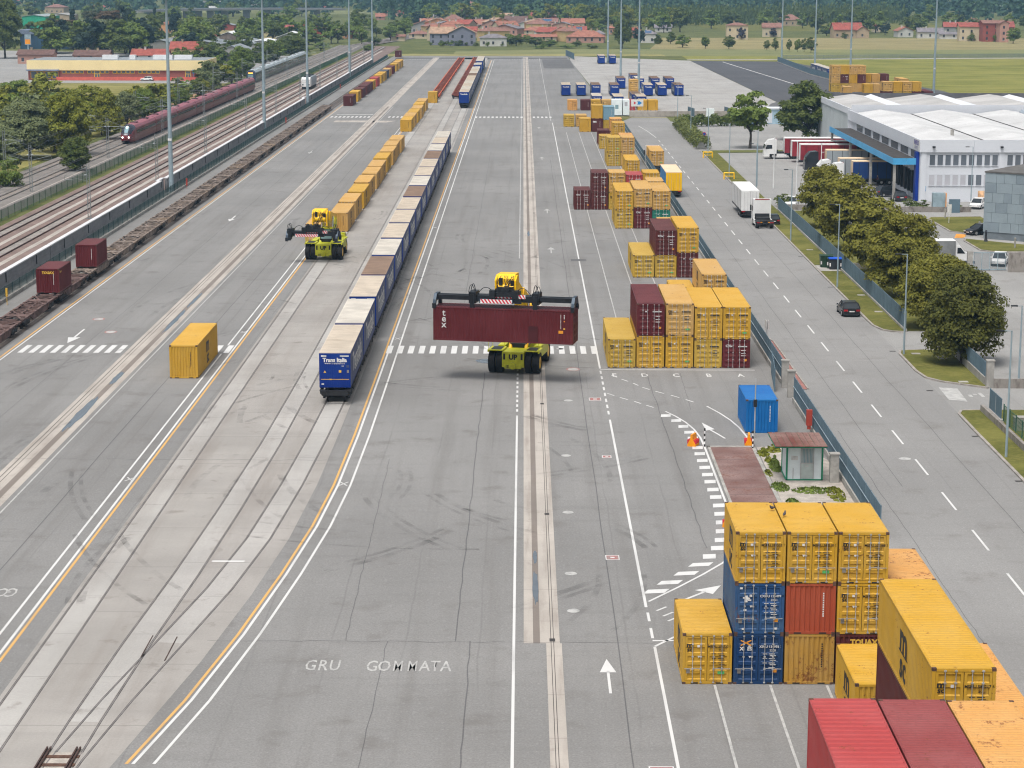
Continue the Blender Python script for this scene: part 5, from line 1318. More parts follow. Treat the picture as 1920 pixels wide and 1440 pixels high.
# ---------------------------------------------------------------- road vehicles
M_BCAR = plain('black_car_paint', (.012, .012, .014), .2, .2, var=.1, spec=.6)
M_GCAR = plain('dark_grey_car_paint', (.035, .038, .045), .25, .3, var=.1, spec=.6)
M_CHAS = plain('chassis_black', (.025, .025, .026), .7, var=.2)
M_RLAMP = plain('red_lamp_glass', (.35, .015, .02), .2)
M_ALAMP = plain('amber_lamp_glass', (.6, .25, .02), .3)
M_LAMP = plain('clear_lamp_glass', (.55, .56, .58), .15)
def car(label, x, y, rz, paint, L=4.3, W=1.8, H=1.45, kind='hatch', group=None):
    t = empty('parked_car', (x, y, 0), rz); tag(t, label, 'car', group); h = L / 2; w_ = W / 2
    def sec(y, k, z0, z1): return (y, [(-w_ * k, z0 + .12), (-w_ * k * .99, z0 + .3), (-w_ * k, z1 - .15), (-w_ * k * .9, z1), (w_ * k * .9, z1), (w_ * k, z1 - .15), (w_ * k * .99, z0 + .3), (w_ * k, z0 + .12)])
    zb = H * .62
    b = loft(MB(), [sec(-h, .86, .2, zb - .05 if kind != 'sedan' else zb), sec(-h + .25, .97, .16, zb + .04), sec(-h * .3, 1, .16, zb + .02), sec(h * .3, 1, .16, zb - .01), sec(h - .7, .97, .16, zb - .12), sec(h - .12, .86, .2, zb - .27)]).build('body', paint, t)
    r0, r1 = (-h + .12, -h + .75) if kind == 'hatch' else (-h + .7, -h + 1.3)
    g_ = MB(); top = H; a = w_ * .93; q = w_ * .74
    g_.poly([(-a, r0, zb), (a, r0, zb), (a, h * .46, zb - .05), (-a, h * .46, zb - .05), (-q, r1, top - .05), (q, r1, top - .05), (q, h * .06, top - .03), (-q, h * .06, top - .03)], [(0, 1, 5, 4), (1, 2, 6, 5), (2, 3, 7, 6), (3, 0, 4, 7)])
    gl = g_.build('windows', M_GLASS, t)
    MB().poly([(-q - .02, r1 - .06, top - .06), (q + .02, r1 - .06, top - .06), (q + .02, h * .08, top - .04), (-q - .02, h * .08, top - .04), (-q * .9, r1 + .1, top), (q * .9, r1 + .1, top), (q * .9, h * .0, top), (-q * .9, h * .0, top)], [(0, 1, 5, 4), (1, 2, 6, 5), (2, 3, 7, 6), (3, 0, 4, 7), (4, 5, 6, 7)]).build('roof', paint, t)
    m = MB()
    for s in (-1, 1):
        m.beam((s * a * .99, r0, zb), (s * q * 1.01, r1, top - .04), .08); m.beam((s * a * .99, h * .46, zb - .04), (s * q * 1.01, h * .06, top - .02), .07); m.beam((s * a * 1.0, -h * .16, zb), (s * q * 1.01, -h * .12, top - .04), .06)
        m.box(s * w_ - .02 + s * .1 - .06, s * w_ + s * .1 + .06, h * .3, h * .36, zb, zb + .12)
    m.build('pillars', paint, t)
    for s in (-1, 1):
        for yy in (-h + .78, h - .85):
            w2 = ob('wheel', cached('cw', lambda: MB().cyl((-.1, 0, 0), (.1, 0, 0), .32, n=14).mesh('wheel')), M_TYRE, t, (s * (w_ - .08), yy, .32)); ob('rim', cached('cr', lambda: MB().cyl((-.108, 0, 0), (.108, 0, 0), .2, n=10).mesh('rim')), M_GALV, w2)
        MB().box(s * w_ * .68 - .2, s * w_ * .68 + .2, -h - .01, -h + .12, zb - .28, zb - .1).build('tail_light', M_RLAMP, t)
        MB().box(s * w_ * .66 - .18, s * w_ * .66 + .18, h - .3, h - .1, zb - .42, zb - .28).build('headlight', M_LAMP, t)
    MB().box(-.26, .26, -h - .02, -h + .1, zb - .36, zb - .24).build('number_plate', M_WTXT, t); MB().box(-.26, .26, h - .14, h - .09, .36, .47).build('number_plate', M_WTXT, t)
    MB().box(-w_ * .82, w_ * .82, -h - .015, -h + .2, .2, .36).build('bumper', M_CHAS, t); MB().box(-w_ * .8, w_ * .8, h - .2, h - .1, .22, .36).build('bumper', M_CHAS, t)
    return t
def place(px): return px
car('black hatchback parked at the kerb of the road, seen from behind', *(33.64, 217.17), .02, M_BCAR, 4.4, 1.85, 1.44)
car('black saloon partly hidden by the tractor unit at the end of the verge', *(35.02, 297.51), .0, M_BCAR, 4.4, 1.8, 1.42)
car('dark suv parked in front of the dock end of the warehouse', *(57.76, 335.11), -1.2, M_GCAR, 4.6, 1.9, 1.7)
car('dark grey hatchback behind the suv by the warehouse corner', *(58.08, 328.70), .1, M_GCAR, 4.2, 1.8, 1.5)
car('white car in front of the warehouse beside the grey tiled building', *(68.12, 317.99), 2.7, M_WHITEP, 4.4, 1.8, 1.5)
car('white car parked behind bushes left of the olive trees', *(40.46, 319.66), 2.9, M_WHITEP, 4.4, 1.8, 1.5)
car('black saloon half hidden by the grey tiled building', *(61.60, 285.56), 2.1, M_BCAR, 4.5, 1.8, 1.44, 'sedan')
car('white hatchback standing behind the grey sliding gate', *(57.57, 255.13), 2.85, M_WHITEP, 4.1, 1.75, 1.5)
car('small white car by the brick building far on the left', *(-121.60, 692.68), 1.5, M_WHITEP, 4.2, 1.75, 1.45)

def truck_wheels(t, ys, W=2.45, r=.5, dual=True):
    for yy in ys:
        for s in (-1, 1):
            w2 = ob('wheel', cached(('tw', dual), lambda: MB().cyl((-.3 if dual else -.15, 0, 0), (.15, 0, 0), .5, n=16).mesh('wheel')), M_TYRE, t, (s * (W / 2 - .16), yy, .5), 0 if s > 0 else pi)
            ob('rim', cached('tr', lambda: MB().cyl((.1, 0, 0), (.158, 0, 0), .29, .2, 12).mesh('rim')), M_GALV, w2)
def tractor(label, x, y, rz, paint, group=None, H=3.75):
    """front towards +y"""
    t = empty('tractor_unit', (x, y, 0), rz); tag(t, label, 'truck', group)
    c = MB().xprism([(.9, .95), (.9, H - .1), (1.15, H), (2.3, H - .15), (3.0, 2.75), (3.2, 1.9), (3.25, .5), (2.2, .5), (2.2, .95)], -1.24, 1.24).build('cab', paint, t)
    MB().poly([(-1.1, 3.03, 2.72), (1.1, 3.03, 2.72), (1.12, 3.215, 1.9), (-1.12, 3.215, 1.9)], [(3, 2, 1, 0)]).build('windscreen', M_GLASS, c)
    for s in (-1, 1):
        MB().face(*[(s * 1.25, yy, zz) for yy, zz in ((1.7, 1.95), (2.95, 1.85), (2.75, 2.65), (1.75, 2.65))]).build('side_window', M_GLASS, c)
        MB().box(s * 1.38 - .1, s * 1.38 + .1, 2.9, 3.0, 1.9, 2.7).build('mirror', M_CHAS, c)
        MB().box(s * 1.16 - .08, s * 1.16 + .08, -1.0, .85, .45, 1.0).build('side_skirt', paint, t)
        MB().xprism([(-2.95, .95), (-2.7, 1.12), (-1.75, 1.12), (-1.5, .95), (-1.6, .9), (-2.85, .9)], *sorted((s * .72, s * 1.24))).build('mudguard', M_CHAS, t)
        MB().box(s * .85 - .3, s * .85 + .3, -3.2, -3.05, .55, .95).build('mud_flap', M_CHAS, t)
        MB().box(s * .92 - .24, s * .92 + .24, -3.22, -3.19, .82, .93).build('tail_light', M_RLAMP, t); MB().box(s * .52 - .13, s * .52 + .13, -3.21, -3.15, .84, .98).build('marker_light', M_ALAMP, t)
    m = MB().box(-.45, -.3, -3.1, 2.6, .6, .95).box(.3, .45, -3.1, 2.6, .6, .95).box(-.7, .7, -2.6, -1.7, .98, 1.12).box(-.9, .9, -.9, .85, .55, 1.3).box(-1.0, 1.0, .62, .9, 1.0, 1.7); m.build('chassis', M_CHAS, t)
    MB().box(-1.0, 1.0, .86, .9, H - .12, H - .02).build('roof_light', M_RLAMP, c)
    truck_wheels(t, (-2.2,)); truck_wheels(t, (1.55,), dual=False)
    return t
def trailer(label, x, y, rz, side, roof, L=13.6, H=4.0, group=None, door=None, chass=True, letter=None, z0=1.1):
    """front towards +y, rear doors towards -y"""
    t = empty('semi_trailer', (x, y, 0), rz); tag(t, label, 'trailer', group); h = L / 2
    for s in (-1, 1):
        m = MB().box(*sorted((s * 1.25, s * 1.275)), -h, h, z0, H - .12)
        sd = m.build('side_curtain', side, t)
        n = 6; m = MB()
        for k in range(n): yy = -h + 1 + k * (L - 2) / (n - 1); m.box(*sorted((s * 1.275, s * 1.287)), yy - .04, yy + .04, z0, H - .15)
        m.box(*sorted((s * 1.24, s * 1.3)), -h, h, z0 - .12, z0 + .06).build('side_rail', M_CHAS if chass else M_GALV, sd)
        if letter:
            o = ob('lettering', text_mesh(letter, .34, .0, 'CENTER', 0, 1.9), M_WTXT, sd, (s * 1.3, 0, (z0 + H) / 2)); o.rotation_euler = (pi / 2, 0, pi / 2 * s)
    MB().box(-1.28, 1.28, -h, h, H - .12, H).build('roof_panel', roof, t); MB().box(-1.25, 1.25, h - .05, h, z0, H - .12).build('front_wall', roof, t)
    d = MB().box(-1.25, -.02, -h - .02, -h + .05, z0, H - .12).box(.02, 1.25, -h - .02, -h + .05, z0, H - .12).build('rear_door', door or side, t)
    m = MB()
    for q in (-.85, -.35, .35, .85): m.cyl((q, -h - .04, z0), (q, -h - .04, H - .2), .02, n=5)
    m.build('locking_bar', M_GALV, d)
    MB().box(-1.25, 1.25, -h, h, z0 - .2, z0).box(-.5, -.35, -h, h, .75, z0 - .2).box(.35, .5, -h, h, .75, z0 - .2).box(-1.2, 1.2, -h - .05, -h + .1, .45, .6).build('chassis', M_CHAS, t)
    for s in (-1, 1): MB().box(s * .95 - .25, s * .95 + .25, -h - .04, -h, z0 - .18, z0 - .04).build('tail_light', M_RLAMP, t)
    truck_wheels(t, (-h + 2.2, -h + 3.5, -h + 4.8))
    for q in (-.6, .6): MB().box(q - .06, q + .06, h - 3.2, h - 3.05, .05, .9).build('landing_leg', M_CHAS, t)
    return t
M_CYEL = plain('yellow_curtain', S(240, 186, 10), .5, var=.06, sc=.6)
M_CBLU = plain('azure_curtain', S(26, 122, 180), .5, var=.08, sc=.6)
M_CRED = plain('crimson_curtain', S(136, 42, 52), .5, var=.22, sc=.35)
M_CGRY = plain('grey_curtain', S(150, 156, 160), .5, var=.06, sc=.5)
M_CNAV = plain('dark_blue_curtain', S(22, 54, 108), .5, var=.1, sc=.5)
M_CREAM = plain('cream_trailer_roof', S(226, 200, 168), .6, var=.08)
M_WROOF = plain('white_trailer_roof', S(226, 226, 224), .5, var=.05)
trailer('trailer with yellow rear doors and azure side parked on the road by the fence', 23.6, 339.0, 0, M_CBLU, M_CREAM, 13.6, 4.0, None, M_CYEL)
c = container(22.35, 374, 1.25, L40, H8, 'tan', 'D', 'yellow container riding on a truck at the left side of the road', 1)
t = empty('container_trailer', (23.57, 380, 0)); tag(t, 'skeletal trailer carrying the yellow container on the road', 'trailer')
MB().box(-.5, -.35, -6, 6, .85, 1.2).box(.35, .5, -6, 6, .85, 1.2).box(-1.2, 1.2, -6.1, -5.8, .95, 1.25).box(-1.2, 1.2, 5.8, 6.1, .95, 1.25).build('chassis', M_CHAS, t); truck_wheels(t, (-4.6, -3.3, -2)); 
tractor('tractor unit ahead of the yellow container with its mirror sticking out', 23.57, 386.8, 0, M_WHITEP)
trailer('white refrigerated trailer parked behind the tractor unit on the road', 32.55, 310.5, 0, M_WHITEP, M_WROOF, 13.4, 4.0, None, M_WHITEP)
tractor('white tractor unit without trailer parked in the road, seen from behind', 33.3, 294.2, 0, M_WHITEP)
# trucks backed onto the warehouse docks, cabs to the left
def dock(y, x1, side, roof, cab, lab, L=13.6, letter=None, H=4.0, cy=True, grp='trailers at the warehouse docks'):
    trailer(lab, x1 - L / 2, y, pi / 2, side, roof, L, H, grp, letter=letter)
    if cab is not None: tractor('%s' % cab[1], x1 - L - .6, y, pi / 2, cab[0], 'tractor units at the docks')
dock(404, 63.0, M_CRED, M_WROOF, (M_WHITEP, 'white tractor unit with the furthest red trailer'), 'crimson trailer furthest back at the docks, only its roof edge clear')
dock(396.5, 63.5, M_CRED, M_WROOF, None, 'crimson trailer second from the back at the docks')
dock(388.5, 64.0, M_CRED, M_WROOF, None, 'crimson trailer with a line of white lettering along its side', letter='SPEDITIONLOGISTIK')
dock(376, 64.0, M_CGRY, M_CREAM, (M_GCAR, 'dark tractor unit with the grey trailer'), 'grey trailer between the crimson and the blue ones at the docks', 10.6)
dock(359, 64.2, M_CGRY, M_CREAM, (M_WHITEP, 'white tractor unit second nearest at the docks'), 'grey sided trailer behind the dark blue one', 11.0)
dock(353.5, 64.2, M_CNAV, M_CREAM, (M_WHITEP, 'nearest white tractor unit at the docks, with the dark blue trailer'), 'dark blue trailer nearest the warehouse corner', 9.6)
# delivery van
t = empty('delivery_van', (*(51.27, 254.20), 0), -pi / 2 - .02); tag(t, 'white box van with dark blue sill half hidden behind the trees', 'van')
c = MB().xprism([(.6, .75), (.6, 2.5), (1.1, 2.55), (1.75, 1.75), (2.75, 1.35), (2.9, .75)], -1.0, 1.0).build('cab', M_WHITEP, t); MB().xprism([(.6, .4), (.6, .75), (2.9, .75), (2.95, .4)], -1.01, 1.01).build('sill', plain('navy_sill', (.02, .03, .07), .5), t)
MB().poly([(-.92, 1.14, 2.5), (.92, 1.14, 2.5), (.95, 1.77, 1.76), (-.95, 1.77, 1.76)], [(3, 2, 1, 0)]).build('windscreen', M_GLASS, c)
for s in (-1, 1): MB().face(*[(s * 1.012, yy, zz) for yy, zz in ((.8, 1.6), (1.75, 1.6), (1.2, 2.3), (.8, 2.3))]).build('side_window', M_GLASS, c)
MB().box(-1.1, 1.1, -3.6, .55, .95, 3.1).build('box_body', plain('grey_box', S(128, 130, 130), .6), t); MB().box(-1.12, 1.12, -3.62, .57, 3.1, 3.16).build('roof_panel', M_WROOF, t)
MB().xprism([(.5, 2.5), (.55, 3.05), (.7, 3.05), (1.1, 2.55)], -.9, .9).build('spoiler', M_WHITEP, t)
for s in (-1, 1):
    for yy in (-2.4, 2.0): ob('wheel', cached('cw', lambda: None), M_TYRE, t, (s * .9, yy, .35))
# ---------------------------------------------------------------- verges, kerbs and lawns right of the road
def kerb(pts, name='kerb', wd=.22, h=.13):
    m = MB()
    for a, b in zip(pts, pts[1:]): m.beam((a[0], a[1], h / 2), (b[0], b[1], h / 2), wd, h)
    return struct(name, m, M_KERB)
def lawn(pts, z=.10, mat=None): return struct('lawn', MB().flat(pts, z), mat or M_LAWN)
VA = [(34.95, 420), (34.95, 213), (35.0, 209.5), (35.5, 207), (36.3, 206), (37.5, 205.7)]
lawn(VA + [(37.9, 420)]); kerb(VA)
VB = [(37.3, 195.6), (35.2, 195.2), (34.85, 193.5), (34.8, 185), (35.1, 181.8), (36.1, 180.0), (39.5, 177.2)]
lawn(VB + [(39.6, 178), (39.9, 192), (38.6, 195.4)]); kerb(VB)
VC = [(37.1, 167.8), (35.3, 167.6), (34.85, 166.3), (34.8, 160), (34.7, 60)]
lawn(VC + [(37.4, 60), (37.2, 166)]); kerb(VC)
lawn([(37.7, 206.5), (44.5, 206.5), (45.5, 250), (45.8, 313), (37.7, 314)], .06)
lawn([(37.5, 60), (46, 60), (46, 168), (37.5, 168)], .05)
I1 = [(66, 306), (58.6, 305), (58.0, 303), (58.2, 288.5), (59.5, 286.6), (66, 286.6)]
lawn(I1); kerb(I1)
I2 = [(66, 266.6), (59.5, 266.6), (58.1, 268.5), (58.0, 278), (58.6, 280)]
lawn(I2 + [(66, 272.8)]); kerb(I2)
struct('footpath', MB().flat([(58.6, 280.6), (58.6, 282), (62, 281.4), (68, 274), (66, 272.6)], .05), M_PALE)
struct('paved_strip', MB().flat([(22.7, 176.5), (24.1, 176.5), (23.9, 200), (22.7, 206)], .05), plain('red_brick_paving', S(158, 112, 104), .9, var=.2, sc=1, fine=9))
kerb([(24.15, 176.5), (23.95, 200), (22.8, 207)], wd=.14)
MB().rect(0, 1.3, 0, 4.5, .012).xf(-.25, 57.4, 281.5).build('orange_paint', M_ORNG, bpy.data.objects['service_yard'])
MB().flat([(35.4, 177.6), (36.9, 177.2), (36.6, 171.5), (35.2, 172.2)], .012).build('stop_line', M_WORN, bpy.data.objects['service_yard'])
for k in range(5): MB().rect(37.2 + k * .5, 37.5 + k * .5, 173.5 + (k % 2) * .8, 174.4 + (k % 3) * .4, .012).build('painted_lettering', M_WORN, bpy.data.objects['service_yard'])
for i, (x, y) in enumerate(((36.9, 229.5), (36.9, 218), (36.4, 268), (36.3, 193.3), (38.2, 192), (38.3, 191.0), (37.9, 179.6), (39.3, 194.0))):
    o = MB().box(x - .4, x + .4, y - .3, y + .3, .08, .14).build('inspection_cover', M_WALLC, None); o['kind'] = 'structure'
# gravel plot with weeds by the guard hut
struct('gravel_plot', MB().flat([(17.4, 154.2), (20.6, 155), (22.1, 150), (22.1, 134.5), (16.6, 134.5), (17.3, 138)], .02), M_GRAV)
M_PLATE = paintwork('rusted_weighbridge_steel', S(126, 84, 74), .8, .3, fade=S(172, 146, 140))
pl = MB().rect(13.95, 17.0, 134.5, 154.0, .05).build('weighbridge_plate', M_PLATE); tag(pl, 'rusty brown steel weighbridge plate beside the guard hut', 'weighbridge')
MB().box(13.75, 13.95, 134.5, 154.3, 0, .09).box(17.0, 17.25, 134.5, 154.3, 0, .09).box(13.75, 17.25, 154.0, 154.35, 0, .09).build('concrete_rim', M_WALLC, pl)
m = MB()
for k in range(9): m.rect(14.0, 16.95, 135.2 + k * 2.1, 135.24 + k * 2.1, .055)
m.build('plate_joint', M_GROOVE, pl)
def leaves(n, fn, size, seed, droop=.0):
    """many leaf quads; fn(rng, n) gives centres and outward normals"""
    rg = np.random.default_rng(seed)
    c, nrm = fn(rg, n)
    nn = nrm + rg.normal(0, .55, c.shape); nn /= np.linalg.norm(nn, axis=1)[:, None] + 1e-6
    t = np.cross(nn, rg.normal(0, 1, c.shape)); t /= np.linalg.norm(t, axis=1)[:, None] + 1e-6
    b = np.cross(nn, t); s = size * rg.uniform(.6, 1.35, (len(c), 1))
    v = np.stack([c - t * s, c + b * s * .62, c + t * s, c - b * s * .62], 1).reshape(-1, 3)
    return v
def leafmesh(name, v):
    me = bpy.data.meshes.new(name); n = len(v) // 4
    me.vertices.add(len(v)); me.vertices.foreach_set('co', v.astype(np.float32).ravel())
    me.loops.add(len(v)); me.loops.foreach_set('vertex_index', np.arange(len(v), dtype=np.int32))
    me.polygons.add(n); me.polygons.foreach_set('loop_start', np.arange(0, len(v), 4, dtype=np.int32)); me.polygons.foreach_set('loop_total', np.full(n, 4, dtype=np.int32))
    me.update(calc_edges=True); return me
def foliage(name, a, b, sc=.9):
    a = mul(a, 1.35); b = mul(b, 1.35)
    def mk():
        t = NT(name); inf = t.n('ObjectInfo')
        c = t.mix(t.ramp(t.noise(sc, 3, .7), .3, .7), a, b)
        c = t.mix(t.ramp(t.noise(sc * 4, 2), .35, .65, 0, .6), c, mul(a, .6))
        c = t.mix(t.math('MULTIPLY', inf.outputs['Random'], .45), c, mul(b, .75))
        m = t.out(c, .75, 0, .2)
        tr = t.n('BsdfTranslucent'); t.put(tr.inputs[0], c); mx = t.n('MixShader'); mx.inputs[0].default_value = .25
        t.t.links.new(t.b.outputs[0], mx.inputs[1]); t.t.links.new(tr.outputs[0], mx.inputs[2]); t.t.links.new(mx.outputs[0], t.t.nodes['Material Output'].inputs[0]); return m
    return cached(('m', name), mk)
F_OLIVE = foliage('olive_green_leaves', (.12, .122, .018), (.225, .21, .036))
F_DEEP = foliage('deep_green_leaves', (.06, .088, .02), (.13, .155, .04))
F_DKOL = foliage('dark_olive_leaves', (.06, .07, .014), (.125, .125, .028))
F_MID = foliage('mid_green_leaves', (.085, .13, .026), (.18, .23, .05), .5)
F_YEL = foliage('yellow_green_leaves', (.125, .145, .018), (.235, .235, .035), .6)
F_GREYG = foliage('grey_green_leaves', (.105, .13, .055), (.20, .225, .105), .6)
F_CONI = foliage('dark_conifer_needles', (.018, .034, .026), (.04, .062, .042), .6)
F_BRWN = foliage('browning_leaves', (.085, .06, .038), (.145, .105, .068), .5)
F_PINE = foliage('umbrella_pine_needles', (.055, .065, .035), (.10, .105, .06), .5)
F_HEDG = foliage('hedge_leaves', (.09, .12, .035), (.19, .20, .06), .8)
M_BARK = plain('bark', (.075, .062, .05), .95, var=.35, sc=2)
def lumps(rg, nl, shape):
    """lump centres inside the unit crown (-1..1, z 0..1) and radii"""
    o = []
    while len(o) < nl:
        p = rg.uniform(-1, 1, 3); z = (p[2] + 1) / 2
        if shape == 'cone': rr = (1 - z) * .92 + .06
        elif shape == 'umbrella': rr = 1.0 if z > .55 else .0
        elif shape == 'column': rr = min(1, .55 + 1.4 * z) * min(1, 2.6 * (1.02 - z))
        else: rr = sin(pi * min(1, max(0, .12 + z * .86))) ** .55
        d = hypot(p[0], p[1])
        if d < rr * .86 and (d > rr * .35 or z > .7 or rg.random() < .3): o.append((p[0], p[1], z, rg.uniform(.2, .36)))
    return np.array(o)
def crown_fn(shape, w_, h, nl, seed, z0):
    rg0 = np.random.default_rng(seed + 99); L = lumps(rg0, nl, shape)
    def fn(rg, n):
        k = rg.integers(0, len(L), n); d = rg.normal(0, 1, (n, 3)); d /= np.linalg.norm(d, axis=1)[:, None]
        d[:, 2] = np.where(d[:, 2] < -.3, -d[:, 2] * .6, d[:, 2])
        r = L[k, 3][:, None] * rg.uniform(.62, 1.08, (n, 1)) * np.array([1, 1, .8 * (1.0 if shape != 'umbrella' else .6)])
        c = np.stack([L[k, 0], L[k, 1], L[k, 2] * 2 - 1], 1) + d * r
        c = c * np.array([w_ / 2, w_ / 2, h / 2]) + np.array([0, 0, z0 + h / 2])
        nrm = d + .35 * c / (np.linalg.norm(c, axis=1)[:, None] + 1e-6) + np.array([0, 0, .25])
        return c, nrm
    return fn, L
def tree_meshes(shape, h, w_, trunk, n, nl, leaf, seed):
    def mk():
        fn, L = crown_fn(shape, w_, h - trunk, nl, seed, trunk)
        cm = leafmesh('crown', leaves(n, fn, leaf, seed)); m = MB(); r0 = max(.1, h * .018 * (w_ / h + .5)); rr = random.Random(seed)
        top = trunk + (h - trunk) * (.55 if shape != 'umbrella' else .6)
        p = [(0, 0, -.1), (rr.uniform(-.1, .1), rr.uniform(-.1, .1), trunk * .6 + .3), (rr.uniform(-.3, .3), rr.uniform(-.3, .3), top)]
        for i in range(2): m.cyl(p[i], p[i + 1], r0 * (1.25, .85)[i], r0 * (.85, .4)[i], 8)
        for q in L[::max(1, len(L) // 9)]:
            if shape != 'cone': m.cyl((p[1][0] * .5, p[1][1] * .5, trunk * .8 + .2), (q[0] * w_ * .42, q[1] * w_ * .42, trunk + q[2] * (h - trunk) * .9), r0 * .45, r0 * .12, 5)
        return cm, m.mesh('trunk')
    return cached(('tree', shape, h, w_, trunk, n, nl, leaf, seed), mk)
def tree(x, y, h, w_, fol, label, group=None, shape='round', seed=0, lod=2, trunk=None, name='tree', z=0, cat='tree', std=None):
    """std picks a shared mesh of unit proportions, scaled to size"""
    n, nl, leaf = {0: (42000, 150, .0165), 1: (15000, 90, .024), 2: (4200, 44, .036), 3: (1500, 26, .052)}[lod]
    H_, W_ = 10.0, {'round': 9.0, 'cone': 5.0, 'umbrella': 9.5, 'column': 4.0, 'bush': 13.0}[shape]
    T_ = {'round': 1.6, 'cone': .6, 'umbrella': 5.6, 'column': .9, 'bush': .15}[shape] if trunk is None else trunk
    cm, tm = tree_meshes(shape if shape != 'bush' else 'round', H_, W_, T_, n, nl, leaf * 10, seed % 4)
    t = empty(name, (x, y, z), R.uniform(0, 6.28)); tag(t, label, cat, group)
    sc = (w_ / W_, w_ / W_, h / H_)
    c = ob('crown', cm, fol, t); k = ob('trunk', tm, M_BARK, t); t.scale = sc
    return t
# row of olive green trees behind the fence
GO = 'bushy trees in the row behind the steel blue fence'
for i, (x, y, h, w_, f, s) in enumerate(((39.6, 188.6, 8.4, 7.6, F_DKOL, 0), (41.0, 208.5, 7.2, 7.6, F_OLIVE, 1), (41.2, 229.0, 8.9, 8.4, F_OLIVE, 2), (41.4, 246.5, 8.4, 8.0, F_OLIVE, 3), (41.0, 268.2, 9.0, 8.0, F_OLIVE, 0), (41.4, 293.0, 8.6, 7.2, F_OLIVE, 1))):
    tree(x, y, h, w_, f, ('darkest bushy tree nearest us at the drive entrance', 'second olive tree of the row, just behind the darkest one', 'third olive tree of the row behind the fence', 'fourth olive tree of the row behind the fence', 'fifth olive tree of the row, in front of the docks', 'last and furthest olive tree of the row')[i], GO, 'round', s, 0 if i < 3 else 1, .9)
tree(45.5, 427.5, 11.0, 9.2, F_MID, 'thin open tree with a bare trunk on the lot behind the hedge', None, 'round', 2, 2, 3.2)
tree(59.6, 449, 11.6, 12.2, F_DEEP, 'broad dark tree beside the far corner of the warehouse', None, 'round', 3, 1, 1.0)
def hedge(label, pts, w_, h, n, f, seed):
    P = np.array(pts, float); seg = np.linalg.norm(np.diff(P, axis=0), axis=1); cum = np.concatenate([[0], np.cumsum(seg)])
    def fn(rg, n):
        u = rg.uniform(0, cum[-1], n); i = np.searchsorted(cum, u) - 1; i = np.clip(i, 0, len(seg) - 1); f_ = ((u - cum[i]) / seg[i])[:, None]
        c = P[i] * (1 - f_) + P[i + 1] * f_; a = rg.uniform(0, pi, n); rr = rg.uniform(.8, 1.05, n) * (1 + .18 * np.sin(u * 1.9))
        d = (P[i + 1] - P[i]) / seg[i][:, None]; nx = np.stack([-d[:, 1], d[:, 0]], 1)
        off = np.cos(a) * w_ / 2 * rr; zz = np.minimum(np.abs(np.sin(a)) ** .5 * h * rr, h * 1.1) * rg.uniform(.25, 1, n) ** .3
        c3 = np.column_stack([c + nx * off[:, None], zz]); nr = np.column_stack([nx * np.cos(a)[:, None], np.sin(a)]); return c3, nr
    o = ob('hedge', leafmesh('hedge', leaves(n, fn, .26, seed)), f); tag(o, label, 'hedge'); return o
hedge('clipped hedge running along the kerb of the bend', [(35.6, 486), (35.6, 462), (35.7, 440), (35.9, 424)], 3.0, 2.6, 5200, F_HEDG, 1)
hedge('dark hedge across the far side of the empty lot', [(36.5, 489), (44, 490), (51, 491)], 2.4, 2.6, 3600, F_DEEP, 2)
struct('lawn', MB().flat([(37, 416), (62, 419), (62, 424), (37, 422)], .05), M_WILD)
lawn([(22.5, 519), (35, 517.5), (35, 519.5), (22.5, 521.5)], .03, M_STUB)

# ---------------------------------------------------------------- steel blue grating fences
M_STEELF = plain('steel_blue_grating', S(98, 118, 130), .55, .1, var=.08)
M_STEELR = plain('pale_fence_rail', S(150, 168, 176), .5, .2)
def grating(h, L=2.0):
    def mk():
        m = MB(); n = 17
        for k in range(n): y = .03 + k * (L - .06) / n; m.box(-.035, .035, y, y + .018, .04, h - .04)
        for z in [.03 + q * (h - .08) / 5 for q in range(6)]: m.box(-.012, .012, 0, L, z, z + .02)
        m.box(-.02, .02, 0, L, h - .04, h); m.box(-.02, .02, 0, L, 0, .04)
        return m.mesh('grating_panel')
    return cached(('gr', h, L), mk)
def steel_fence(pts, label, hp=.45, h1=1.75, split=True, name='grating_fence', plinth=True):
    t = empty(name, (pts[0][0], pts[0][1], 0)); tag(t, label, 'fence'); x0, y0 = pts[0]
    for (xa, ya), (xb, yb) in zip(pts, pts[1:]):
        L = hypot(xb - xa, yb - ya); a = atan2(yb - ya, xb - xa) - pi / 2; n = max(1, int(round(L / 2.0)))
        if plinth: MB().beam((xa - x0, ya - y0, hp / 2), (xb - x0, yb - y0, hp / 2), .26, hp).build('plinth', M_WALLC, t)
        for k in range(n):
            px, py = xa + (xb - xa) * k / n - x0, ya + (yb - ya) * k / n - y0
            hs_ = ((0, h1 * .52), (h1 * .52 + .03, h1 * .48 - .03)) if split else ((0, h1),)
            for zo, hh in hs_: ob('grating_panel', grating(round(hh, 3)), M_STEELF, t, (px, py, hp + zo), a)
            ob('post', cached(('pst', h1), lambda: MB().box(-.03, .03, -.03, .03, 0, h1 + .03).mesh('post')), M_STEELF, t, (px, py, hp), a)
        if split: MB().beam((xa - x0 - .06, ya - y0, hp + h1 * .52 + .01), (xb - x0 - .06, yb - y0, hp + h1 * .52 + .01), .05, .04).build('rail', M_STEELR, t)
    return t
steel_fence([(22.25, 128), (22.25, 171)], 'steel blue grating fence behind the guard hut beside the road')
steel_fence([(22.25, 178.5), (22.35, 300), (22.4, 470)], 'long steel blue grating fence between the stacked bays and the road')
steel_fence([(21.2, 175.4), (21.9, 184)], 'open steel blue gate leaf behind the bright blue container', .1, 1.9, False, 'gate_leaf', False)
steel_fence([(37.6, 206), (37.75, 250), (37.8, 314)], 'steel blue grating fence on the grass verge before the olive trees', .3, 1.75, False)
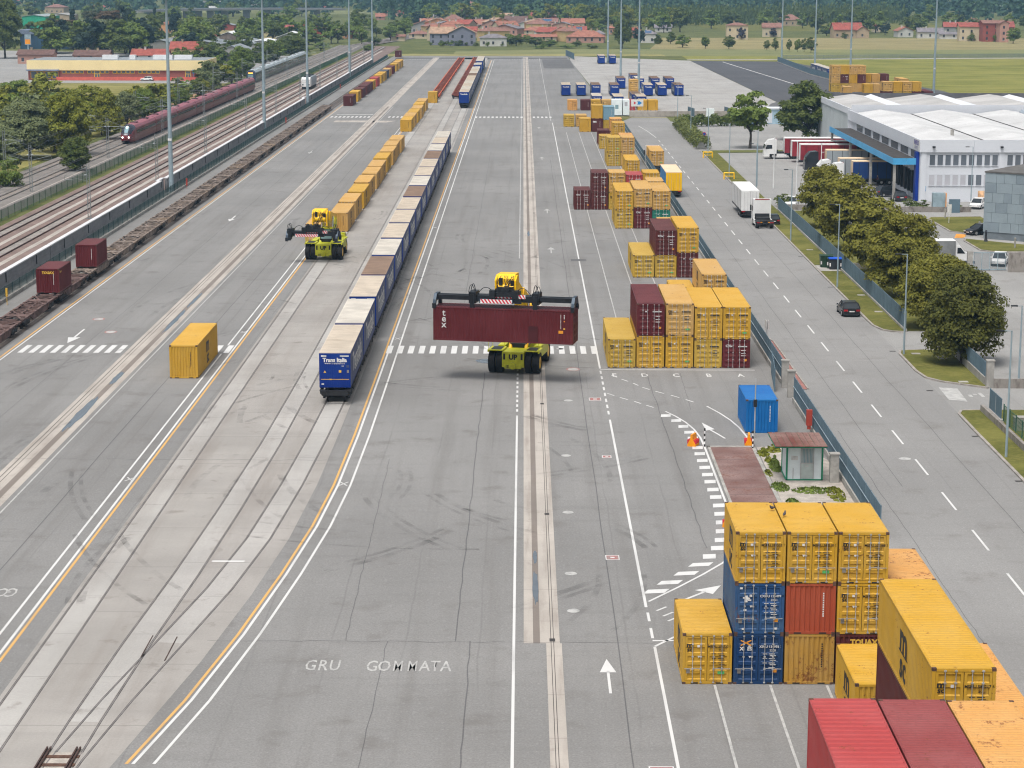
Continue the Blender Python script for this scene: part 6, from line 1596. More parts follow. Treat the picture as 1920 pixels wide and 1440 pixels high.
steel_fence([(39.75, 192), (39.55, 178.4)], 'short steel blue fence on a mossy wall under the darkest tree', .75, 1.3, False)
steel_fence([(37.2, 166), (37.2, 161.5)], 'short steel blue fence panel at the corner of the lower lawn', .6, 1.6, False)
steel_fence([(100, 845), (99.0, 740), (101.5, 690)], 'slanting steel blue fence at the edge of the new black asphalt', .3, 1.9, False)
steel_fence([(17.9, 905), (20.5, 862)], 'steel blue fence corner at the far end of the yard', .2, 2.4, False)
steel_fence([(40.6, 527), (41.6, 519)], 'left steel blue fence end by the white cabinet', .2, 2.0, False); steel_fence([(49.6, 527), (50.6, 519)], 'right steel blue fence end by the white cabinet', .2, 2.0, False)
for (x, y, h, lab) in ((22.3, 173.2, 2.2, 'white concrete gate pillar near the blue container'), (22.3, 177.4, 2.3, 'concrete gate pillar with a rusty cap further back'), (39.7, 177.6, 2.3, 'pale concrete pillar at the drive entrance'), (21.55, 143.2, 2.0, 'concrete meter cabinet right of the guard hut')):
    o = MB().box(-.3, .3, -.25, .25, 0, h).box(-.36, .36, -.3, .3, h, h + .1).build('concrete_pillar', M_WALLC, None, (x, y, 0)); tag(o, lab, 'pillar')
def wallthing(label, pts, h, wd=.3, mat=None):
    m = MB()
    for a, b in zip(pts, pts[1:]): m.beam((a[0], a[1], h / 2), (b[0], b[1], h / 2), wd, h)
    o = m.build('low_wall', mat or M_WALLC); return tag(o, label, 'wall')
M_STAIN = concrete('stained_wall', (.30, .275, .25), 0, 0, dirt=(.16, .13, .11), dk=.9, ax=2.2, ay=2.2)
wallthing('low stained wall between the lawn and the truck lot', [(37.9, 315.3), (49.5, 315.3)], .8, .3, M_STAIN)
wallthing('low stained wall in front of the white warehouse', [(51.5, 312.5), (66, 312.5)], .8, .3, M_STAIN)
wallthing('low wall under the olive trees left of the gate', [(37.9, 251.4), (52.6, 250.2)], .7)
wallthing('tall streaked concrete wall right of the grey gate', [(57.2, 248.8), (64, 248.2)], 2.3, .3, M_STAIN)
wallthing('low wall right of the pale pillar at the drive entrance', [(40.0, 177.4), (47, 177.4)], .8, .25, M_STAIN)
wallthing('dark mossy wall along the lower lawn', [(36.9, 167.4), (37.15, 120)], .6, .25, M_STAIN)
o = MB().box(-.3, .3, -.3, .3, 0, 2.3).build('concrete_pillar', M_WALLC, None, (52.9, 250.0, 0)); tag(o, 'gate pillar left of the grey sliding gate', 'pillar')
t = empty('sliding_gate', (53.3, 249.8, 0)); tag(t, 'grey sliding gate in front of the white hatchback', 'gate')
m = MB().box(0, 3.8, -.04, .04, .1, .2).box(0, 3.8, -.04, .04, 2.1, 2.2)
for k in range(5): m.box(k * .94, k * .94 + .07, -.04, .04, .1, 2.2)
m.build('gate_frame', M_STEELR, t)
for k in range(4):
    m = MB()
    for q in range(16): m.box(k * .94 + .09 + q * .052, k * .94 + .098 + q * .052, -.02, .02, .2, 2.1)
    m.build('grating_panel', M_STEELF, t)
green_fence('garden_fence', 37.2, 120, 161, 1.3, 2.05, M_GFEN, 'green mesh fence on the mossy wall along the lower lawn', plain('garden_post', (.03, .09, .07), .5), .6)
o = MB().box(-.5, .5, -.4, .4, 0, 1.0).box(-.53, .53, -.43, .43, 1.0, 1.06).build('concrete_block', M_WALLC, None, (38.4, 160.5, 0)); tag(o, 'pale concrete block behind the green garden fence', 'block')
o = MB().box(0, 5, 0, 6, 0, 2.8).box(-.15, 5, -.15, 6, 2.8, 2.95).build('wall', plain('dark_brown_cladding', (.05, .03, .028), .7), None, (40.6, 158, 0)); o.name = 'garden_shed'; tag(o, 'dark brown shed at the right edge behind the garden fence', 'shed')
m = MB()
for k in range(4): m.box(.4 + k * 1.2, .5 + k * 1.2, -.03, .0, 0, 2.8)
m.build('post', M_WALLC, o)
# guard hut
t = empty('guard_hut', (18.35, 143.75, 0)); tag(t, 'small pale hut with green corners and a rusty flat roof', 'hut')
M_HUT = plain('pale_grey_cladding', S(228, 236, 238), .6, var=.06, sc=1.2); M_HGR = plain('jade_green_paint', S(40, 136, 102), .5, var=.15)
MB().box(0, 2.45, 0, 2.6, .1, 2.5).build('wall', M_HUT, t)
for x in (0, 2.45):
    for y in (0, 2.6): MB().box(x - .06, x + .06, y - .06, y + .06, .0, 2.6).build('corner_post', M_HGR, t)
MB().box(-.06, 2.51, -.06, 2.66, 0, .1).build('base', M_HGR, t)
r = MB().box(-1.0, 2.6, -1.3, 3.0, 2.6, 2.74).build('roof', M_HGR, t)
RUST = paintwork('rusty_sheet_roof', S(122, 62, 52), .6, .35, fade=S(170, 140, 130))
for k in range(9): MB().box(-1.0 + k * .4, -.62 + k * .4, -1.5, 3.0, 2.725 + .006 * (k % 2), 2.76 + .006 * (k % 2)).build('roof_sheet', RUST, r)
d = MB().box(.95, 1.85, -.05, -.01, .15, 2.3).build('door', plain('pale_hut_door', S(186, 196, 192), .5), t)
m = MB().box(.93, 1.0, -.07, -.05, .12, 2.34).box(1.8, 1.87, -.07, -.05, .12, 2.34).box(.93, 1.87, -.07, -.05, 1.2, 1.27).box(.93, 1.87, -.07, -.05, 2.28, 2.35); m.build('door_frame', M_GALV, d)
MB().wallquad(1.0, 1.8, -.055, 1.28, 2.27).build('window', M_PALEG, d)
m = MB(); [m.box(1.04 + k * .1, 1.07 + k * .1, -.08, -.06, 1.28, 2.28) for k in range(8)]; m.build('window_bars', M_GALV, d)
MB().box(1.28, 1.5, -.065, -.055, 1.0, 1.08).build('notice', M_WTXT, d); MB().box(.42, .46, -.07, 0, .1, .9).build('pipe', M_GALV, t); MB().wallquad(.3, .75, -.012, 1.45, 1.75).build('poster', M_WTXT, t)
def weeds(x, y, rx, ry, n, h, seed):
    def fn(rg, n):
        a = rg.uniform(0, 6.28, n); r_ = np.sqrt(rg.uniform(0, 1, n)); return np.column_stack([x + rx * r_ * np.cos(a), y + ry * r_ * np.sin(a), rg.uniform(.02, h, n) * (1.1 - r_)]), np.column_stack([np.cos(a), np.sin(a), np.full(n, .5)])
    o = ob('weeds', leafmesh('weeds', leaves(n, fn, .13, seed)), F_MID if seed % 2 else F_YEL); o['kind'] = 'stuff'; tag(o, 'wild weeds growing in the gravel round the guard hut', None); return o
for i, a in enumerate(((17.6, 151.8, .45, .9, 160, .7), (18.0, 147.6, .4, 1.6, 260, .9), (18.5, 153, .6, .8, 160, .6), (17.6, 141.5, .7, 1.2, 240, .5), (17.8, 149.6, .3, .7, 90, .4), (19.8, 140.6, 1.5, .9, 280, .35), (21.2, 139.6, .6, 2.2, 240, .45), (18, 137.2, .5, 1.2, 150, .35), (17.3, 145.6, .3, 1, 90, .4))): weeds(*a[:6], i)
o = MB().box(-.13, .13, -.12, .12, 0, .3).box(-.22, .22, -.18, .18, .3, 1.5).build('red_cabinet', plain('red_cabinet_paint', (.40, .06, .04), .5), None, (21.85, 158.6, .45)); tag(o, 'red hose cabinet on the grating fence behind the hut', 'cabinet')
M_OBAR = plain('orange_plastic', S(240, 152, 20), .45, var=.06)
def barrier(x, y, rz, label):
    t = empty('plastic_barrier', (x, y, 0), rz); tag(t, label, 'barrier', 'orange plastic barriers round the weighbridge')
    MB().xprism([(-.32, 0), (.32, 0), (.3, .18), (.1, .55), (.07, .9), (-.07, .9), (-.1, .55), (-.3, .18)], -.45, .45).build('body', M_OBAR, t)
    m = MB(); [m.box(-.4 + k * .22, -.3 + k * .22, -.34, .34, .2, .5) for k in range(4)]; m.build('stripe', M_REDW if rz < 9 else M_OBAR, t)
barrier(12.75, 154.8, 1.15, 'orange barrier at the left corner of the rusty plate'); barrier(16.9, 154.9, 1.5, 'orange barrier by the striped post near the hut'); barrier(13.25, 131.2, .9, 'orange barrier peeking out left of the top yellow container')
for x, y, lab in ((13.55, 154.4, 'black and white striped post left of the rusty plate'), (17.05, 153.6, 'black and white striped post right of the rusty plate')):
    t = empty('striped_post', (x, y, 0)); tag(t, lab, 'post')
    for k in range(7): MB().cyl((0, 0, k * .2), (0, 0, k * .2 + .2), .06, n=8).build('band', M_STRW if k % 2 else M_INK, t)
t = empty('signal_pole', (17.6, 157.5, 0)); tag(t, 'thin signal pole in front of the bright blue container', 'pole'); MB().cyl((0, 0, 0), (0, 0, 4.6), .05, n=6).build('pole', M_GALV, t); MB().box(-.13, .13, -.12, .1, 2.4, 2.95).build('signal_head', M_BLACK, t)
t = empty('road_sign', (22.6, 194, 0)); tag(t, 'sign with red and white bars on a post by the fence', 'sign'); MB().cyl((0, 0, 0), (0, 0, 2.9), .04, n=6).build('post', M_GALV, t); MB().box(-.12, -.08, -.3, .3, 2.3, 3.1).box(.08, .12, -.3, .3, 2.3, 3.1).build('sign_board', M_STRW, t)
for k in range(3): MB().box(.12, .13, -.3, .3, 2.35 + k * .26, 2.47 + k * .26).build('red_bar', M_REDW, t)
t = empty('parking_sign', (36.6, 431, 0)); tag(t, 'round no parking sign in front of the clipped hedge', 'sign'); MB().cyl((0, 0, 0), (0, 0, 2.6), .04, n=6).build('post', M_GALV, t)
MB().cyl((0, -.03, 2.6), (0, .03, 2.6), .38, n=16).build('sign_ring', M_REDW, t); MB().cyl((0, -.045, 2.6), (0, -.02, 2.6), .28, n=16).build('sign_disc', plain('sign_blue', (.03, .07, .35), .4), t)
# bins
M_BING = plain('dark_green_bin', (.025, .06, .035), .5); M_BINB = plain('blue_bin_lid', (.01, .09, .55), .4); M_BINK = plain('charcoal_bin', (.03, .032, .04), .6)
def bin_(x, y, w_, d, h, mat, lid, label, rz=0):
    t = empty('wheelie_bin', (x, y, .0), rz); tag(t, label, 'bin', 'waste bins by the fence'); a = .86
    MB().poly([(-w_ / 2 * a, -d / 2 * a, .12), (w_ / 2 * a, -d / 2 * a, .12), (w_ / 2 * a, d / 2 * a, .12), (-w_ / 2 * a, d / 2 * a, .12), (-w_ / 2, -d / 2, h), (w_ / 2, -d / 2, h), (w_ / 2, d / 2, h), (-w_ / 2, d / 2, h)], [(0, 3, 2, 1), (0, 1, 5, 4), (1, 2, 6, 5), (2, 3, 7, 6), (3, 0, 4, 7)]).build('body', mat, t)
    MB().xprism([(-d / 2 - .04, h), (d / 2 + .03, h), (d / 2 + .03, h + .1), (0, h + .2), (-d / 2 - .04, h + .08)], -w_ / 2 - .03, w_ / 2 + .03).build('lid', lid, t)
    for sx in (-1, 1): MB().cyl((sx * w_ * .36, d * .3, .08), (sx * w_ * .42, d * .3, .08), .08, n=8).build('wheel', M_TYRE, t); MB().wallquad(sx * w_ * .42 - .08, sx * w_ * .42 + .08, -d / 2 - .0, .5, .9).build('reflector', M_STRW, t)
bin_(36.2, 252.0, 1.5, 1.1, 1.45, M_BING, M_BING, 'large green waste bin left of the blue lidded one'); bin_(37.0, 250.2, 1.5, 1.1, 1.35, M_BINK, M_BINB, 'charcoal bin with bright blue lid'); bin_(36.5, 251, .7, .7, 1.2, M_BING, M_BING, 'small green bin wedged between the two larger ones')
struct('footpath', MB().rect(35.1, 37.5, 248.5, 253.6, .12), M_WALLC)

# ---------------------------------------------------------------- light masts and street lamps
M_MAST = plain('galvanised_mast', S(150, 166, 174), .5, .25, var=.06)
def mast(x, y, h, label, top=True):
    t = empty('light_mast', (x, y, 0)); tag(t, label, 'light mast', 'tall light masts of the yard')
    MB().cyl((0, 0, 0), (0, 0, h), .40, .17, 12).build('pole', M_MAST, t); MB().box(-.55, .55, -.55, .55, 0, .25).build('base', M_WALLC, t)
    MB().cyl((0, 0, h - .3), (0, 0, h - .1), 1.0, n=16).build('ring', M_MAST, t)
    fl = cached('flood', lambda: MB().box(-.35, .35, -.28, .28, -.14, .1).mesh('floodlight'))
    for k in range(8): a = 2 * pi * k / 8; o = ob('floodlight', fl, M_WTXT, t, (1.5 * cos(a), 1.5 * sin(a), h - .15), a)
    MB().box(-.25, .25, -.5, -.36, 1.0, 2.0).build('cabinet', M_MAST, t); MB().wallquad(-.3, .3, -.40, 8.4, 8.8).build('number_plate', M_WTXT, t)
    return t
for k, (x, y, lab) in enumerate(((-55.75, 336.8, 'nearest tall light mast on the left, its crown in view'), (-57.0, 470.6, 'second tall light mast along the grey wall'), (-56.5, 561.4, 'third tall light mast along the grey wall'), (-57.3, 708.8, 'fourth tall light mast along the grey wall'), (-57.2, 815.4, 'fifth and furthest tall light mast along the grey wall'),
        (32.6, 827.5, 'light mast between the two far blue swap bodies'), (32.6, 717.7, 'light mast in the middle of the pale yard'), (34.0, 630.6, 'light mast behind the doubled yellow containers'), (103.2, 858.4, 'light mast at the far edge of the black asphalt'), (109.8, 808.9, 'light mast beside the slanting fence'), (113.5, 745, 'light mast behind the three high far stack'), (113.8, 594.4, 'light mast behind the warehouse roof'))):
    mast(x, y, 31, lab)
def lamp(x, y, h, label, arms=((-1, .55),), mat=None, name='street_lamp', group='street lamps along the road'):
    t = empty(name, (x, y, 0)); tag(t, label, 'street lamp', group)
    MB().cyl((0, 0, 0), (0, 0, h), .10, .055, 8).build('pole', mat or M_MAST, t)
    for s, L in arms: MB().box(*sorted((0, s * L)), -.03, .03, h - .05, h).build('arm', mat or M_MAST, t); MB().box(*sorted((s * L, s * (L + .55))), -.14, .14, h - .06, h + .04).build('lamp_head', M_BLACK, t)
    return t
for k, y in enumerate((108.5, 150.8, 193.1, 235.4, 277.6, 320.2, 362.6, 405.0, 447.4)):
    lamp(35.15, y, 9.4, ('hidden lamp by the road near the bottom right', 'street lamp at the lower lawn', 'street lamp at the drive entrance kerb', 'street lamp beside the black hatchback verge', 'street lamp at the fence left of the bins', 'street lamp beside the white tractor unit', 'street lamp with the nearer yellow guard frame', 'street lamp with the further yellow guard frame', 'street lamp beside the clipped hedge')[k])
lamp(36.5, 505, 9, 'slim lamp at the start of the hedge'); lamp(43.0, 181.1, 6.5, 'lamp in the courtyard right of the darkest tree', ((-1, .4),)); lamp(42.9, 229, 8.0, 'twin lamp standing among the olive trees', ((-1, .4), (1, .3)))
lamp(38.7, 351.5, 9.0, 'slim pole on the open lot left of the flagpoles'); lamp(67.5, 320, 9, 'lamp at the warehouse front by the white car')
for x, y in ((35.15, 362.6), (35.15, 405.0)):
    t = empty('lamp_guard', (x, y - .3, 0)); tag(t, 'yellow guard frame round the %s street lamp' % ('nearer' if y < 380 else 'further'), 'guard frame')
    m = MB(); m.tube([(-.85, 0, 0), (-.85, 0, 1.1), (.85, 0, 1.1), (.85, 0, 0)], .09, 6); m.tube([(-.85, .7, 0), (-.85, .7, 1.1), (.85, .7, 1.1), (.85, .7, 0)], .09, 6); m.tube([(-.85, 0, .55), (.85, 0, .55)], .06, 6); m.build('tube_frame', M_MYEL, t)
for k, (x, y) in enumerate(((40.90, 347.07), (43.56, 338.52), (46.93, 335.19))):
    o = MB().cyl((0, 0, 0), (0, 0, 8.2), .09, .06, 8).cyl((0, 0, 8.2), (0, 0, 8.3), .11, n=8).build('flagpole', M_WHITEP, None, (x, y, 0)); tag(o, '%s white flagpole on the lot before the docks' % ('left', 'middle', 'right')[k], 'flagpole', 'white flagpoles before the docks')
for k, (x, y, lab) in enumerate(((60.5, 303.8, 'short bollard light on the far lawn island'), (62.2, 288.6, 'short bollard light beside the black saloon'), (62.9, 270.4, 'short bollard light on the nearer lawn island'))):
    o = MB().cyl((0, 0, 0), (0, 0, 1.1), .11, n=8).cyl((0, 0, 1.1), (0, 0, 1.3), .15, n=8).build('bollard_light', M_WALLC, None, (x, y, .1)); tag(o, lab, 'bollard', 'bollard lights on the lawns')
o = MB().cyl((0, 0, 0), (0, 0, .5), .28, .14, 8).cyl((0, 0, .5), (0, 0, 1.2), .14, n=8).cyl((0, 0, 1.2), (0, 0, 1.5), .2, .1, 8).build('hydrant', M_BINK, None, (60.6, 277.0, .1)); tag(o, 'dark hydrant on the nearer lawn island', 'hydrant')

# ---------------------------------------------------------------- warehouse
M_WWHITE = plain('white_precast_panel', S(208, 211, 217), .7, var=.025, sc=.15); M_WRF = concrete('white_membrane_roof', (.57, .57, .57), 0, 0, dirt=(.5, .5, .5), dk=.35, ax=.1, ay=.02)
M_CANB = plain('sky_blue_canopy', S(76, 158, 206), .5, var=.08, sc=.5); M_CAND = plain('dark_canopy_top', (.055, .05, .048), .8, var=.3); M_BLUEP = plain('royal_blue_pillar', S(14, 52, 140), .5, var=.05)
M_WIN = plain('grey_window_glass', S(98, 104, 112), .15, 0, var=.15, sc=.5, spec=.6); M_BLIND = plain('window_blind', S(180, 180, 186), .7, var=.06)
wh = empty('warehouse', (61.1, 327.0, 0)); tag(wh, 'large white warehouse with docks under a sky blue canopy', 'building')
WHT, DP = 9.5, 74
MB().box(0, 58, 0, DP, 0, 7.6).build('wall', M_WWHITE, wh)
for k in range(9): MB().box(-.12 if k else -.1, .0, k * 9.2, k * 9.2 + .9, 0, 7.6).build('column', M_WWHITE, wh)
for k in range(5): MB().box((0, 11.9, 23.8, 35.7, 47.6)[k], (0, 11.9, 23.8, 35.7, 47.6)[k] + .8, -.14, 0, 0, 7.6).build('column', M_WWHITE, wh)
for k in range(8): MB().box(-.3, -.15, k * 9.25 - .2, k * 9.25 + 9.02, 7.6, WHT).build('parapet_panel', M_WWHITE, wh)
for k in range(7): MB().box(k * 8.3 - .3, k * 8.3 + 7.97, -.3, -.15, 7.6, WHT).build('parapet_panel', M_WWHITE, wh)
for k in range(5):
    a, b = k * 11.6, (k + 1) * 11.6
    m = MB().poly([(a, 0, 8.6), ((a + b) / 2, 0, 9.45), (b, 0, 8.6), (a, DP, 8.6), ((a + b) / 2, DP, 9.45), (b, DP, 8.6)], [(0, 1, 4, 3), (1, 2, 5, 4)]); r = m.build('roof_bay', M_WRF, wh)
    MB().box(b - .14, b + .14, 0, DP, 8.56, 8.68).build('gutter', M_CAND, r)
    if k in (2, 4):
        n = MB(); q = [(b - 4.0 + 1.6 * (1 - cos(pi * u / 8)), 8.95 + 1.0 * sin(pi * u / 8)) for u in range(9)]; n.yprism(q, 2, DP - 4); n.build('barrel_skylight', plain('grey_skylight', S(150, 160, 170), .35, var=.08), r)
for k, yy in ((0, 12), (1, 6), (2, 10)): MB().cyl((7 + k * 11, yy, 8.9), (7 + k * 11, yy, 10.2), .28, n=8).build('vent_pipe', M_WALLC, wh)
wq = cached('wwin', lambda: MB().box(0, .82, -.03, .06, 0, 1.6).mesh('window'))
for z in (5.6, 2.55):
    for k in range(30):
        x = 1.3 + k * 1.2 + (k // 9) * 1.1
        f = ob('window', wq, M_WIN if z > 4 or k in (5, 6) else M_BLIND, wh, (x, -.02, z)); f2 = ob('window_frame', cached('wfr', lambda: MB().box(-.06, 0, -.05, .02, -.05, 1.66).box(.82, .88, -.05, .02, -.05, 1.66).box(-.06, .88, -.05, .02, 1.6, 1.67).box(-.1, .92, -.12, .02, -.1, -.03).mesh('window_frame')), M_WWHITE, f)
w2 = cached('wwin2', lambda: MB().box(-.06, .04, 0, .85, 0, 1.1).mesh('window'))
for b in range(7):
    for k in range(6): ob('window', w2, M_WIN, wh, (-.02, b * 9.2 + 2.2 + k * 1.1, 6.35))
cn = MB().box(-4.1, -.12, 1, 70, 6.1, 6.22).build('canopy', M_CAND, wh)
for k in range(23): MB().box(-4.16, -4.1, 1 + k * 3, 3.97 + k * 3, 5.6, 6.6).build('fascia_panel', M_CANB, cn)
for k in range(2): MB().box(-4.1 + k * 2.0, -2.13 + k * 2.0, .94, 1.0, 5.6, 6.6).build('fascia_panel', M_CANB, cn)
for k in range(10):
    d = MB().box(-.2, -.12, 5 + k * 6.1, 8 + k * 6.1, .9, 4.2).build('dock_door', M_CAND if k % 3 else M_GCAR, wh); MB().box(-.5, -.2, 4.7 + k * 6.1, 5 + k * 6.1, .9, 4.4).box(-.5, -.2, 8 + k * 6.1, 8.3 + k * 6.1, .9, 4.4).build('dock_seal', M_BLACK, d)
for k in range(4): MB().box(-4.0, -3.6, 1.2 + k * 22.5, 1.6 + k * 22.5, 0, 6.1).build('canopy_post', M_WALLC, wh)
MB().box(-.6, -.12, .9, 2.6, 0, 7.5).build('blue_pillar', M_BLUEP, wh)
sg = MB().box(-.33, -.30, -.1, 5.4, 7.7, 9.4).build('sign_board', M_WHITEP, wh)
o = ob('lettering', text_mesh('RHENUS', 1.0, .03), plain('violet_lettering', S(70, 56, 150), .5), sg, (-.345, 2.7, 8.85)); o.rotation_euler = (pi / 2, 0, -pi / 2)
o = ob('lettering', text_mesh('LOGISTICS', .62, .0), plain('violet_lettering', S(70, 56, 150), .5), sg, (-.345, 2.7, 8.1)); o.rotation_euler = (pi / 2, 0, -pi / 2)
MB().wallquad(8.9, 9.9, -.03, .5, 1.7).build('poster', plain('orange_white_poster', S(230, 180, 140), .6, var=.4, sc=1.5), wh); MB().wallquad(.4, .9, -.02, 1.6, 2.4).build('blue_notice', M_CANB, wh)
for x in (1.6, 12.0): MB().box(x, x + .4, -.7, -.3, 8.3, 8.55).build('wall_lamp', M_BLACK, wh)
t = empty('entrance_kiosk', (61.56, 312.96, 0)); tag(t, 'grey kiosk with an orange edge in front of the warehouse', 'kiosk'); MB().box(-1.2, .6, -.6, .6, 0, 2.8).build('wall', M_STEELR, t); MB().box(.6, .75, -.6, .6, 0, 2.8).build('orange_edge', M_ORNG, t); MB().box(1.0, 2.6, -1.4, -1.2, 0, 2.0).build('grating_panel', M_STEELF, t)
for k, (px, py) in enumerate((((63.15, 330.25)), ((57.60, 315.86)), ((58.79, 313.69)), ((64.19, 315.09)), ((55.04, 318.08)), ((39.18, 319.67)))): tree(px, py, (2.2, 1.6, 1.8, 1.6, 1.4, 2.0)[k], (2.4, 2.6, 2.6, 2.0, 1.8, 2.8)[k], F_DEEP, ('tall shrub at the warehouse corner', 'shrub left of the kiosk on the low wall', 'shrub before the kiosk on the low wall', 'shrub right of the kiosk', 'shrub by the parked suv', 'shrub beside the white car behind the verge')[k], 'shrubs before the warehouse', 'bush', k, 3, None, 'shrub', 0, 'shrub')
# lower hall behind, with its roofs
hb = empty('rear_hall', (64, 403, 0)); tag(hb, 'long pale hall behind the warehouse with sawtooth skylights', 'building')
MB().box(-2, 70, 0, 49, 0, 8.2).build('wall', plain('grey_precast_panel', S(186, 192, 194), .7, var=.08, sc=.3), hb)
MB().box(-2.2, 70, -.2, 0, 8.2, 10.2).build('parapet_panel', M_WWHITE, hb); MB().box(-2.2, -2, 0, 49, 8.2, 9.4).build('parapet_panel', M_WWHITE, hb); MB().box(-2, 70, 49, 49.3, 8.2, 9.7).build('parapet_panel', plain('dark_parapet', (.10, .10, .11), .7), hb)
for k in range(5):
    a = -2 + k * 14.4; m = MB().poly([(a, 0, 8.5), (a + 7.4, 0, 9.5), (a + 14.4, 0, 8.5), (a, 49, 8.5), (a + 7.4, 49, 9.5), (a + 14.4, 49, 8.5)], [(0, 1, 4, 3), (1, 2, 5, 4)]); r = m.build('roof_bay', plain('dirty_white_roof', (.42, .41, .40), .8, var=.15, sc=.1), hb)
    MB().yprism([(a + 9, 9.25), (a + 10.5, 9.75), (a + 12, 8.95)], 4, 44).build('skylight', M_WWHITE, r)
o = MB().box(0, 13, 0, 25, 0, 5.8).box(-.2, 13, -.2, 0, 5.8, 6.3).build('flat_roof_annex', plain('pale_annex_wall', S(206, 208, 206), .7, var=.07, sc=.3), None, (63.0, 455, 0)); tag(o, 'low pale annex with a flat roof behind the broad dark tree', 'building')
t = empty('gate_house', (51.5, 497, 0)); tag(t, 'long pale blue gatehouse behind the hedge', 'building'); MB().box(0, 24, 0, 5, 0, 3.4).build('wall', plain('pale_blue_panel', S(160, 186, 202), .6, var=.08), t); MB().box(-.3, 24.3, -.3, 5.3, 3.4, 3.7).build('roof', M_WWHITE, t)
for k in range(6): MB().box(.8 + k * 3.8, 2.6 + k * 3.8, -.05, 0, .3, 3.0).build('door', M_WWHITE if k % 2 else M_STEELF, t)
# grey tiled office at the right edge
of = empty('tiled_office', (*(60.91, 280.29), 0), -.62); tag(of, 'grey metal tiled office block at the right edge', 'building')
M_TILE = plain('pale_grey_metal_tile', S(148, 160, 168), .4, .15, var=.06, sc=.5); M_TILE2 = plain('mid_grey_metal_tile', S(136, 148, 157), .4, .15, var=.06, sc=.5); M_OPL = plain('grey_plinth', S(112, 120, 126), .7)
MB().box(.06, 12, .06, 14, 0, 8.8).build('wall', M_OPL, of)
r = random.Random(5)
for row in range(6):
    x = 0.0; z = 1.0 + row * 1.3
    while x < 11.9:
        wd = r.choice((1.1, 1.6, 2.2)); MB().box(x + .015, min(x + wd, 12) - .015, -.02 - .004 * r.randint(0, 3), .05, z + .015, z + 1.285).build('cladding_panel', (M_TILE, M_TILE, M_TILE2)[r.randint(0, 2)], of); x += wd
    MB().box(-.03, .05, .02, 13.9, z + .015, z + 1.285).build('cladding_panel', M_TILE2 if row % 2 else M_TILE, of)
MB().box(-.1, 12.1, -.1, 14.1, 8.8, 9.0).build('roof', plain('tarpaper_roof', (.12, .115, .11), .9), of)
for row in range(7):
    for k in range(3): MB().box(8.0 + k * 2.0 + .02, 9.98 + k * 2.0, -3.5, -3.42, .4 + row * 1.3 + .02, 1.68 + row * 1.3).build('cladding_panel', (M_TILE, M_TILE2)[(row + k) % 2], of)
MB().box(8.06, 14, -3.42, 0, 0, 9.4).build('wing_wall', M_TILE, of); MB().wallquad(9.5, 11, -3.52, 5.2, 7.6).build('window', M_CANB, of)
o = tag(MB().box(0, .6, -.05, .05, 1.2, 2.6).box(.25, .33, -.03, .03, 0, 1.2).build('notice_board', M_WTXT, None, (59.6, 298, .1)), 'small white notice on a post on the far lawn island', 'sign')
# offices by the sign, cabinets
t = empty('site_cabin', (21.8, 524.6, 0)); tag(t, 'left white cabin with a small window next to the arrow sign', 'cabin', 'white cabins by the arrow sign'); MB().box(0, 2.5, 0, 5, .2, 3.9).build('wall', M_HUT, t); MB().wallquad(.8, 1.6, -.02, 1.7, 2.7).build('window', M_PALEG, t)
t = empty('site_cabin', (24.5, 524.6, 0)); tag(t, 'right white cabin touching the arrow sign', 'cabin', 'white cabins by the arrow sign'); MB().box(0, 1.6, 0, 5, .2, 3.9).build('wall', M_HUT, t); MB().wallquad(.4, 1.1, -.02, 2.4, 3.4).build('notice', M_BLIND, t)
t = empty('arrow_sign', (26.5, 525, 0)); tag(t, 'white board with a red and blue arrow by the cabins', 'sign'); MB().box(0, 3.0, 0, .1, 2.3, 4.0).build('board', M_WHITEP, t); MB().box(.2, .3, .02, .1, 0, 2.3).box(2.7, 2.8, .02, .1, 0, 2.3).build('post', M_GALV, t)
MB().face((1.5, -.02, 2.75), (2.1, -.02, 2.75), (2.7, -.02, 3.15), (2.1, -.02, 3.55), (1.5, -.02, 3.55), (1.7, -.02, 3.15)).build('blue_arrow', plain('arrow_blue', (.02, .25, .6), .5), t); MB().face((.55, -.02, 2.85), (.9, -.02, 2.85), (1.2, -.02, 3.15), (.9, -.02, 3.45), (.55, -.02, 3.45), (.75, -.02, 3.15)).build('red_arrow', M_REDW, t)
wallthing('long pale barrier wall across the end of the road', [(26, 522.5), (58, 524)], 1.3, .5, M_STRIP)
o = tag(MB().box(0, 1.9, 0, 1, 0, 2.2).build('white_cabinet', M_HUT, None, (44.4, 518, 0)), 'white cabinet between the two blue fence ends', 'cabinet')
# ---------------------------------------------------------------- fields
def field(name, pts, mat, z=.0): return struct(name, MB().flat(pts, z), mat)
field('meadow', [(66.6, 857.5), (105.5, 849), (102.5, 690), (106, 600), (330, 600), (330, 905), (66.6, 905)], M_MEAD, .0)
field('field', [(-30, 905), (330, 905), (330, 985), (20, 985), (-30, 960)], M_FIELD, -.01)
field('stubble_field', [(58, 985), (330, 985), (330, 1160), (75, 1160)], M_STUB, -.012)
field('verge', [(-90, 902), (60, 902), (60, 925), (-90, 925)], grassmat('dry_verge', (.20, .19, .075), (.33, .30, .13), sc=.1), -.005)
field('dirt_road', [(66, 862), (330, 905), (330, 912), (66, 868)], M_PALE, .012)
field('far_field', [(-600, 1900), (-120, 1800), (-120, 1950), (-600, 2080)], M_FIELD, -.005)
field('far_field', [(-260, 1130), (-110, 1130), (-110, 1330), (-260, 1330)], M_STUB, -.005)
field('far_field', [(120, 1300), (260, 1300), (280, 1500), (110, 1500)], M_LAWN, -.005)
